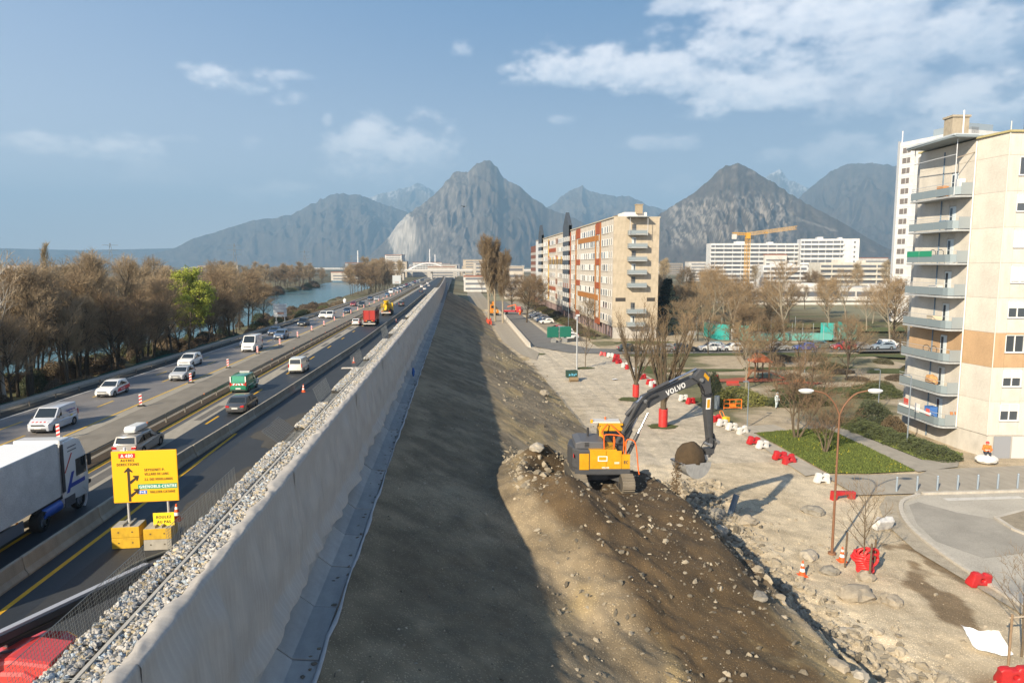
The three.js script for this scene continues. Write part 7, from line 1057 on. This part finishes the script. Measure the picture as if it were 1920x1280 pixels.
{
  const r = rng(88), spots = [[36, -84], [41, -92], [47, -101], [40, -104], [44, -84], [52, -90], [58, -99], [62, -92], [47, -112], [55, -110], [66, -108], [72, -103], [78, -112], [70, -118], [38, -116], [43, -132], [49, -140], [62, -150], [72, -156], [84, -150], [92, -140], [50, -165], [60, -175], [75, -185], [88, -180], [100, -172], [54, -195], [66, -205], [80, -215], [95, -205], [110, -198], [58, -225], [72, -235], [90, -240], [48, -205], [105, -225], [118, -215], [84, -128], [92, -118], [52, -128], [125, -240], [58, -160], [68, -168], [82, -195], [70, -178], [98, -160], [112, -180], [56, -210], [64, -190], [90, -225], [78, -205], [46, -160], [51, -178], [44, -118]];
  for (const [x, z] of spots) { if (z > -120 && r() < .22) continue; const k = r() < .4 ? 'park0' : r() < .6 ? 'park1' : 'dense', near = z > -120, s = (near ? .5 : .74) + r() * .32; tree(k, near ? 'bare park tree between the play area and the parked cars' : { park0: 'bare spreading tree in the park behind the court', park1: 'pale barked bare tree in the park behind the court', dense: 'dense dark bare tree in the park behind the court' }[k], [x + r() * 2, PARK, z + r() * 2], s, r() * 6, near ? 'trees of the play area' : 'trees of the park behind the court'); }
  for (let i = 0; i < 26; i++) { const z = -290 - r() * 130, x = 45 + r() * 190; tree(['park1', 'dense', 'wood3', 'park0'][i % 4], 'bare tree in the belt before the white flats', [x, -3, z], .85 + r() * .4, r() * 6, 'tree belt before the white flats'); }
  for (let i = 0; i < 16; i++) { const z = -330 - r() * 260, x = 12 + r() * 22; tree(['dense', 'wood1', 'park0'][i % 3], 'bare tree in the street beyond the housing block', [x, -3, z], .7 + r() * .35, r() * 6, 'street trees beyond the housing block'); }
  // dark evergreen beside the housing block
  const ev = thing('cedar_tree', 'dark evergreen tree at the corner of the housing block', 'tree', [47.2, PARK, -151]); mesh('trunk', metric(prep(rod([0, 0, 0], [0, 12, 0], .32, 9, .06))), barkM, ev); mesh('crown', shrubGeo(260, 15000, .34, (q) => { const t = Math.pow(q(), .8), lay = Math.floor(t * 9) / 9 + (q() - .5) * .05, w = (1 - lay) * 3.9 + .4, a = q() * TAU, d = Math.sqrt(q()) * w * (.7 + .5 * vn(a * 2, lay * 9, 5)); return [Math.cos(a) * d, 2.2 + lay * 11 - d * .12 + q() * .5, Math.sin(a) * d]; }), lf([.012, .026, .016]), ev);
}
// ================================================================ the park, the street and the small square
const flatShape = (pts, y) => { const s = new THREE.Shape(pts.map(([x, z]) => new THREE.Vector2(x, -z))); const g = new THREE.ShapeGeometry(s, 12); g.rotateX(-Math.PI / 2); g.translate(0, y, 0); return g; };
const edgeC = [[31.6, -43.2], [29.6, -42.0], [28.2, -40.1], [27.1, -37.6], [26.4, -34.2], [26.1, -30.8], [26.0, -27.6], [26.2, -22], [26.6, -12]];
const asphR = M([.50, .465, .395], { t: 'asph', m: 6, b: .004, r: .85 }), pave = M([.37, .335, .275], { t: 'conc', m: 5, r: .9 }), kerbM = M([.52, .48, .41], { t: 'conc', m: 1.5, r: .9 });
structure('street', [flatShape([...edgeC, [72, -12], [72, -43.2]], PARK + .07)], asphR, { say: 'worn grey asphalt of the curved dead end street' });
structure('pavement', [flatShape([[27.2, -43.4], [72, -43.4], [72, -50.4], [36.2, -48.6], [34.8, -47.6], [27.3, -47.8]], PARK + .12)], pave, { say: 'grey pavement behind the bollards' });
{
  const curve = new THREE.CatmullRomCurve3(edgeC.map(([x, z]) => V(x, 0, z))), n = 42, k = structure('kerb', [bx(.4, .02, .4, 26, PARK + .02, -11)], kerbM, { say: 'pale kerb stones along the curved street' });
  const g = metric(prep(bx(.24, .2, 1))); for (let i = 0; i < n; i++) { const a = curve.getPoint(i / n), b = curve.getPoint((i + 1) / n), m = mesh('kerb_stone', g, kerbM, k, [(a.x + b.x) / 2, PARK + .1, (a.z + b.z) / 2], Math.atan2(b.x - a.x, b.z - a.z)); m.scale.z = a.distanceTo(b) - .015; }
  const k2 = structure('kerb', [bx(.2, .2, .2, 31.5, PARK + .1, -43.3)], kerbM, { say: 'straight kerb stones below the bollards' }); for (let i = 0; i < 36; i++) mesh('kerb_stone', g, kerbM, k2, [32.4 + i * 1.02, PARK + .12, -43.3], Math.PI / 2);
  structure('sandy_apron', [flatShape([...edgeC.map(([x, z]) => [x - .1, z]), [25.6, -12], [25.4, -28], [25.2, -34.5], [26, -38.4], [27.4, -41.2], [29.2, -43.2]], PARK + .075)], M([.52, .46, .36], { t: 'soil', m: 2, b: .02, r: 1 }));
  for (const [x, z, w, d] of [[35.5, -42.2, 5.5, .5], [39, -39.5, 6, .35], [41, -38.6, 5, .35]]) structure('street_marking', [bx(w, .004, d, x, PARK + .078, z)], paintW);
  structure('tar_patch', [flatShape([[27.9, -38.2], [29.6, -41.4], [30.6, -41.9], [31.8, -39.8], [36.5, -36], [33, -34], [28.2, -33.2], [27.2, -35.6]], PARK + .075)], M([.37, .345, .295], { t: 'asph', m: 4, r: .9 }));
  const isl = structure('traffic_island', [flatShape([[33.0, -36.8], [33.4, -38.6], [36, -39.6], [44, -39.4], [44, -33], [35.5, -33], [33.4, -34.6]], PARK + .19)], M([.36, .31, .23], { t: 'soil', m: 2, r: 1 })); const ip = [[33.0, -36.8], [33.4, -38.6], [36, -39.6], [40, -39.5], [44, -39.4]]; const ip2 = [[33.0, -36.8], [33.4, -34.6], [35.5, -33], [44, -33]]; for (const q of [ip, ip2]) for (let i = 0; i < q.length - 1; i++) { const a = V(q[i][0], 0, q[i][1]), b = V(q[i + 1][0], 0, q[i + 1][1]); const m = mesh('kerb_stone', g, kerbM, isl, [(a.x + b.x) / 2, PARK + .1, (a.z + b.z) / 2], Math.atan2(b.x - a.x, b.z - a.z)); m.scale.z = a.distanceTo(b); }
  const bo = P(numbered('bollard'), [rod([0, 0, 0], [0, 1.0, 0], .065, 12), new THREE.SphereGeometry(.075, 10, 6).translate(0, 1.02, 0)], M([.30, .36, .42], { r: .45, k: .3 }), scene); tag(bo, 'grey blue steel bollard along the pavement edge', 'bollard', 'bollards along the pavement'); bo.position.set(30.4, PARK + .1, -43.9); for (let i = 1; i < 12; i++) copyOf(bo, [30.4 + i * 1.5, PARK + .1, -43.9 + (i > 8 ? .1 : 0)], 0);
}
// lawns with their blades, and the paths
const lawnM = M([.115, .135, .03], { t: 'grass', m: 1.6, b: .05, r: 1 });
function lawn(say, pts, dens, blades = [.105, .135, .028]) {
  structure('lawn', [flatShape(pts, PARK + .11)], lawnM, { say }); const r = rng(Math.round(pts[0][0] * 31)), xs = pts.map((p) => p[0]), zs = pts.map((p) => p[1]), x0 = Math.min(...xs), x1 = Math.max(...xs), z0 = Math.min(...zs), z1 = Math.max(...zs), l = [], c = new THREE.Color();
  const inside = (x, z) => { let k = false; for (let i = 0, j = pts.length - 1; i < pts.length; j = i++) if ((pts[i][1] > z) !== (pts[j][1] > z) && x < (pts[j][0] - pts[i][0]) * (z - pts[i][1]) / (pts[j][1] - pts[i][1]) + pts[i][0]) k = !k; return k; };
  for (let i = 0; i < dens; i++) { const x = lerp(x0, x1, r()), z = lerp(z0, z1, r()); if (!inside(x, z)) continue; const y = r() < .012, v = .6 + r() * .8; l.push([mx(x, PARK + .1, z, .05 + r() * .07, .06 + r() * .12, .05 + r() * .07, 0, r() * 6), y ? c.setRGB(.6, .5, .03).clone() : c.setRGB(blades[0] * v, blades[1] * v, blades[2] * v).clone()]); }
  const g = new THREE.ConeGeometry(.5, 1, 3, 1, true); g.translate(0, .5, 0); stuff('grass', g, M([1, 1, 1], { r: 1, two: 1 }), l, 'short green blades of the lawn');
}
lawn('triangular green lawn with two bare trees', [[27.9, -60.8], [31.5, -61.6], [35.4, -62.0], [35.3, -55], [34.9, -48.4], [31, -48.1], [28.0, -48.4]], 26000);
lawn('strip of grass between the path and the beige block', [[37.2, -63.5], [41.4, -64.5], [42.0, -52.5], [40.3, -50.8], [37.6, -51.2]], 9000, [.13, .16, .04]);
structure('path', [flatShape([[35.45, -63.5], [37.1, -63.5], [37.5, -51.2], [40.2, -50.6], [39, -49.2], [35.0, -48.2], [35.4, -55]], PARK + .105)], M([.36, .33, .275], { t: 'conc', m: 3, r: .9 }), { say: 'grey slab path between the lawn and the hedge' });
structure('path', [flatShape([[25.9, -47.9], [27.8, -48.5], [27.7, -61], [31.4, -61.8], [31.2, -64.2], [26.6, -63.4]], PARK + .09)], M([.43, .385, .31], { t: 'conc', m: 4, r: .95 }), { say: 'sandy path along the lawn edge' });
{
  const r = rng(37), gp = M([.10, .115, .03], { t: 'grass', m: 2.2, b: .05, r: 1 }), blob = (x, z, rx, rz, k) => { const p = []; for (let i = 0; i < 40; i++) { const a = i / 40 * TAU, s = .7 + .6 * fbm(Math.cos(a) * 2 + k * 5, Math.sin(a) * 2, 3, 7); p.push([x + Math.cos(a) * rx * s, z + Math.sin(a) * rz * s]); } return p; };
  [[33, -77, 7, 1.6], [47, -82, 8, 2], [36, -99, 8, 1.4], [52, -100, 9, 1.5], [68, -96, 8, 2.5], [45, -117, 16, 1.6], [66, -114, 10, 2], [85, -112, 12, 3], [60, -165, 22, 6], [85, -172, 25, 7], [110, -160, 20, 6], [38, -136, 6, 3], [62, -79, 7, 3], [29, -100, 2, 4], [20.3, -78, 1.6, 1.2], [20.0, -64.4, 1.5, 1.0], [19.5, -103, 1.4, .9], [29.5, -160, 2.6, 14], [29.5, -195, 2.6, 16], [14, -120, 1.6, .8]].forEach(([x, z, a, b], i) => structure('grass_patch', [flatShape(blob(x, z, a, b, i), PARK + .07 + (i % 3) * .005)], gp));
  const red = M([.36, .10, .05], { t: 'grain', m: 1.5, r: .9 }); structure('play_surface', [flatShape(blob(39.5, -90, 5, 1.7, 41), PARK + .1)], red, { say: 'orange red rubber floor of the play area' }); structure('play_surface', [flatShape(blob(45.5, -87, 3, 1.2, 43), PARK + .1)], red, { say: 'small orange red floor by the play bench' });
  const f = thing('climbing_frame', 'red and brown climbing frame with a pitched roof on the red play floor', 'play equipment', [41.5, PARK + .1, -90.5]), wd = M([.24, .115, .055], { r: .8 }); for (const [x, z] of [[-1, -1], [1, -1], [-1, 1], [1, 1]]) P('post', bx(.14, 2.6, .14, x, 1.3, z), wd, f); P('platform', bx(2.1, .12, 2.1, 0, 1.2, 0), wd, f); P('roof', ext([[-1.4, 2.5], [1.4, 2.5], [0, 3.6]], 2.6, .03), M([.42, .12, .05], { r: .7 }), f); P('slide', beam([1, 1.2, .2], [3.6, .15, .6], .8, .08), M([.4, .08, .05], { r: .5 }), f); P('ladder', beam([-1, 1.2, 0], [-2, 0, 0], .7, .08), wd, f);
  for (const [x, z, l] of [[35.2, -84, 'red park bench before the play area'], [44.4, -84.6, 'brown park bench beside the small red floor']]) { const t = thing('park_bench', l, 'bench', [x, PARK + .08, z], .1), m = M(x < 40 ? [.42, .05, .04] : [.27, .12, .055], { r: .7 }); P('seat', bx(1.7, .06, .45, 0, .45, 0), m, t); P('backrest', bx(1.7, .4, .05, 0, .75, -.22), m, t); for (const s of [-.7, .7]) P('leg', bx(.06, .45, .4, s, .22, 0), M([.1, .1, .1], { r: .6 }), t); }
  const sp = thing('spring_rider', 'red play spring rider near the excavator boom tip', 'play equipment', [33.5, PARK + .08, -86.5]); P('figure', [bx(.9, .5, .2, 0, .75, 0), bx(.4, .5, .18, .45, 1.1, 0)], M([.5, .04, .03], { r: .6 }), sp); P('spring', new THREE.CylinderGeometry(.14, .14, .5, 10).translate(0, .25, 0), M([.1, .1, .1], { r: .5 }), sp);
}
// hedges and shrubs
{
  const hg = (name, label, x, z, sx, sy, sz, c, k, turn) => { const t = shrub(name, label, [x, PARK + .05, z], sx, sy, sz, c, k); t.rotation.y = turn; };
  const gr = [.085, .105, .03], ol = [.11, .10, .035];
  for (let i = 0; i < 6; i++) hg('low_hedge', 'clipped green hedge bush in the row before the beige block', 38.6 + i * .18, -62.5 + i * 2.1, 1.75, .95, 1.8, gr, i, 0); scene.children.filter((o) => o.name.startsWith('low_hedge')).forEach((o) => (o.userData.group = 'hedge before the beige block'));
  hg('bamboo_shrub', 'feathery yellow green shrub behind the orange gate', 31.6, -74, 3.4, 1.9, 1.6, [.19, .19, .045], 1, 0); hg('clipped_shrub', 'broad clipped green shrub behind the lawn', 38.9, -73.5, 4.2, 1.35, 1.7, [.075, .088, .025], 2, .05); hg('clipped_shrub', 'round clipped green shrub beside the slim lamp post', 50, -77.5, 3.6, 1.5, 1.8, gr, 3, 0); hg('garden_shrub', 'loose dark green shrub at the corner of the beige block', 40.9, -63.4, 1.9, 2.3, 1.6, [.06, .075, .03], 4, 0); hg('garden_shrub', 'reddish twiggy shrub in front of the beige block corner', 41.3, -60.6, 1.2, 1.5, 1.2, [.14, .10, .05], 5, 0); hg('ivy_bush', 'dark ivy bush behind the excavator boom tip', 29.7, -77, 1.2, 3.2, 1.2, [.035, .05, .018], 6, 0);
  const r = rng(66); for (let i = 0; i < 20; i++) { const x = 44 + r() * 44, z = -80 - r() * 34; hg('low_shrub', 'low brown shrub on the sandy ground of the park', x, z, 1.2 + r() * 1.8, .5 + r() * .6, .9 + r(), r() < .5 ? [.12, .085, .045] : ol, i, r() * 3); } scene.children.filter((o) => o.name.startsWith('low_shrub')).forEach((o) => (o.userData.group = 'low shrubs of the park'));
  for (let i = 0; i < 26; i++) { const z = -150 - i * 4.4, x = 28.6 + r() * 3; hg('bank_shrub', 'rough shrub on the bank before the housing block', x, z, 1.3 + r() * 1.2, .7 + r() * .7, 1.6 + r(), r() < .5 ? ol : [.10, .075, .04], i, r() * 3); } scene.children.filter((o) => o.name.startsWith('bank_shrub') && o.position.x > 0).forEach((o) => (o.userData.group = 'shrubs before the housing block'));
}
// the street along the housing block, with parked cars
structure('street', [flatShape([[14.5, -300], [20.4, -300], [20.2, -150], [21.2, -136], [25, -127.5], [34, -124.5], [100, -123.5], [100, -118.6], [30, -118.6], [20, -121], [14.8, -131]], PARK + .085)], M([.185, .18, .17], { t: 'asph', m: 6, r: .85 }), { say: 'grey asphalt street along the housing block' });
structure('haul_road', [flatShape([[8.9, -232], [13.3, -232], [13.2, -132], [14.6, -122], [13, -112], [11.2, -118], [9.2, -140]], PARK + .08)], M([.45, .40, .32], { t: 'soil', m: 3, b: .02, r: 1 }), { say: 'pale gravel haul road at the slope foot' });
structure('parking_strip', [flatShape([[20.5, -300], [27, -300], [27, -140], [21.4, -140]], PARK + .08)], M([.34, .30, .235], { t: 'soil', m: 4, r: 1 }));
{
  const cs = [['white', col.white], ['silver', col.silver], ['black', col.dark], ['white', col.white], ['grey', col.grey], ['silver', col.silver], ['dark red', col.red], ['white', col.white], ['navy', col.navy], ['silver', col.silver], ['black', col.dark], ['white', col.white], ['grey', col.grey]], ty = ['hatch', 'sedan', 'hatch', 'estate', 'suv'];
  cs.forEach(([n, c], i) => car(ty[i % 5], c, n + ' car parked nose in along the housing block street', [23.6 + (i % 2) * .2, PARK + .085, -143.5 - i * (i > 6 ? 5.6 : 3.1)], -Math.PI / 2 + .25, 'cars parked along the housing block', { far: 1 }));
  car('sedan', [.02, .03, .032], 'dark car turning at the corner before the housing block', [31.4, PARK + .09, -122.6], Math.PI / 2, 'cars around the park', { far: 1 });
  [[37.5, 'grey', col.grey], [41.5, 'black', col.dark], [46.2, 'white', col.white], [49.0, 'silver', col.silver], [50.4, 'white', col.white], [59.2, 'silver', [.30, .31, .31]], [64.2, 'bright blue', [.03, .06, .26]], [69, 'teal', [.03, .12, .15]], [71.8, 'dark red', col.red], [75.6, 'grey', col.grey], [79.4, 'blue grey', [.22, .27, .32]], [82.5, 'white', col.white]].forEach(([x, n, c], i) => car(['hatch', 'estate', 'suv'][i % 3], c, n + ' car parked ' + ['by the sandy mound', 'beside the court', 'under the park trees'][i % 3] + (i === 4 ? ' behind another white one' : ''), [x, PARK + .09, i % 4 === 3 ? -124 : -121.4], i % 2 ? Math.PI / 2 : -Math.PI / 2, 'cars around the park', { far: 1 }));
  // orange wheeled digger and red lorry at the end of the haul road
  const d = thing('mini_excavator', 'orange compact excavator at the end of the haul road', 'excavator', [11.3, PARK + .1, -214], .2), om = M([.62, .22, .015], { r: .5 }), dk = M([.04, .04, .04], { r: .7 }); for (const s of [-1, 1]) P('track', ext([[-1.5, .1], [-1.3, 0], [1.3, 0], [1.5, .1], [1.5, .55], [1.3, .7], [-1.3, .7], [-1.5, .55]], .5, .03).rotateY(Math.PI / 2).translate(s * .95, 0, 0), dk, d); P('upper_body', ext([[-1.25, .8], [1.25, .8], [1.3, 1.5], [1.0, 1.9], [-1.0, 1.9], [-1.3, 1.5]], 2.2, .08), om, d); P('cab', ext([[-.5, 0], [.5, 0], [.5, 1.3], [.4, 1.5], [-.5, 1.5]], 1.1, .05).translate(-.6, 1.9, -.3), om, d); P('cab_window', bx(.8, .8, .03, -.6, 2.7, .26), glassM, d); P('boom', [beam([.3, 1.7, -.8], [.3, 4.2, -2.6], .35, .4), beam([.3, 4.2, -2.6], [.3, 2.6, -4.2], .28, .32)], om, d); P('bucket', bx(.9, .7, .6, .3, 2.2, -4.2), dk, d); P('counterweight_panel', bx(1.0, .5, .05, 0, 1.5, 1.12), M([.6, .55, .4], { r: .5 }), d);
  const l = thing('flatbed_lorry', 'red flatbed lorry parked across the street end', 'truck', [17.4, PARK + .085, -219], 1.2), rm = paint([.36, .02, .03]); P('cab', ext([[1.6, .7], [3.3, .6], [3.35, 1.6], [3.1, 2.6], [1.7, 2.7]], 2.2, .1).rotateY(-Math.PI / 2), rm, l); P('bed', bx(2.3, .5, 4.6, 0, 1.1, -1.0), rm, l); P('windscreen', panel([[-.95, 1.6, 3.36], [.95, 1.6, 3.36], [.9, 2.4, 3.18], [-.9, 2.4, 3.18]], .02, .04), glassM, l); P('loading_crane', [beam([0, 1.2, 1.3], [0, 3.2, 1.2], .3, .3), beam([0, 3.2, 1.2], [0, 2.4, -1.6], .25, .25)], M([.6, .12, .03], { r: .5 }), l); for (const s of [-1, 1]) for (const z of [2.4, -2.2]) addWheel(l, s * .95, z, .45, .3);
  for (let i = 0; i < 7; i++) { const m = single('safety_fence', [ext([[-1, 0], [1, 0], [1, 1], [-1, 1]], .04, .01)], M([.62, .07, .03], { r: .6 }), 'orange red safety fence panel round the plane trees', 'fence', [8.2 + (i % 2) * .5, siteY(8.2, -178 - i * 2.4), -178 - i * 2.4], 1.3 + (i % 3) * .4, 'safety fence panels at the plane trees'); }
}
{ // turquoise ball court
  const c = thing('ball_court', 'ball court with turquoise mesh ends and thin fence posts', 'sports court', [56, PARK + .08, -139]), tq = M([.02, .36, .33], { r: .5, t: 'grain', m: 1 }), pm = M([.42, .46, .48], { r: .4, k: .4 }); P('court_floor', bx(29, .04, 18, 13, .03, -8), M([.26, .31, .25], { t: 'asph', m: 4, r: .9 }), c);
  const pan = (x0, z0, x1, z1, h, m = tq) => P('mesh_panel', beam([x0, h / 2, z0], [x1, h / 2, z1], .06, h), m, c); pan(-1.4, -2, .6, 0, 3.3); pan(.6, 0, .9, .1, 3.3); pan(2.6, 1, 4.4, 1.6, 3.2); pan(-1.4, -2, -1.2, -9, 3.2); pan(22.6, -3, 25, -2, 3.3); pan(26.6, -1.4, 28.4, 1, 3.3); pan(28.4, 1, 28.8, -7, 3.2);
  const veil = M([.24, .38, .35], { r: .6, tr: .55 }); for (let k = 0; k < 6; k++) P('side_panel', bx(2.9, 1.5, .05, 6.2 + k * 3.0, .8, 1.7), M([.12, .38, .34], { r: .7 }), c);
  for (let k = 0; k < 9; k++) P('post', rod([4.6 + k * 2.3, 0, 1.7], [4.6 + k * 2.3, 3.6, 1.7], .05, 6), pm, c); for (let k = 0; k < 9; k++) P('post', rod([k * 3, 0, -17], [k * 3, 3.6, -17], .05, 6), pm, c); for (const x of [1.7, 25.6]) P('goal_frame', [rod([x, 0, -.6], [x, 2.3, -.6], .06, 6), rod([x + 1.6, 0, .6], [x + 1.6, 2.3, .6], .06, 6), rod([x, 2.3, -.6], [x + 1.6, 2.3, .6], .06, 6)], M([.7, .7, .7], { r: .5 }), c);
  single('information_board', [rod([-.6, 0, 0], [-.6, 1.6, 0], .05, 6), rod([.6, 0, 0], [.6, 1.6, 0], .05, 6), bx(1.9, .9, .06, 0, 1.4, 0)], M([.36, .37, .38], { r: .6 }), 'grey information board beside the court', 'board', [49.5, PARK + .05, -141], .1);
  single('sand_mound', [(() => { const g = lumpy(12, 3, .05).scale(7, 1.1, 3); return g; })()], M([.46, .38, .27], { t: 'soil', m: 3, b: .04, r: 1 }), 'low sandy mound beside the parked cars', 'mound', [46.5, PARK - .1, -131]);
}

structure('works_yard', [flatShape([[-3.6, -243], [13.5, -243], [13.5, -460], [-9, -460], [-7, -345]], PARK - .12)], M([.40, .35, .27], { t: 'soil', m: 4, b: .03, r: 1 }), { say: 'bare works yard beyond the embankment' });
{ const b = thing('bird', 'small dark bird gliding before the pointed peak', 'bird', [.81, 19.83, -81.45], .4), m = M([.03, .03, .032], { r: .9 }); P('body', [new THREE.SphereGeometry(.1, 10, 8).scale(.8, .7, 2.2)], m, b); for (const s of [-1, 1]) P('wing', [ext([[0, -.1], [s * .34, -.02], [s * .42, .05], [0, .12]], .02, .004).rotateX(-Math.PI / 2).rotateZ(s * .25)], m, b); P('tail', [bx(.1, .02, .16, 0, 0, -.26)], m, b); }
renderer.render(scene, camera);
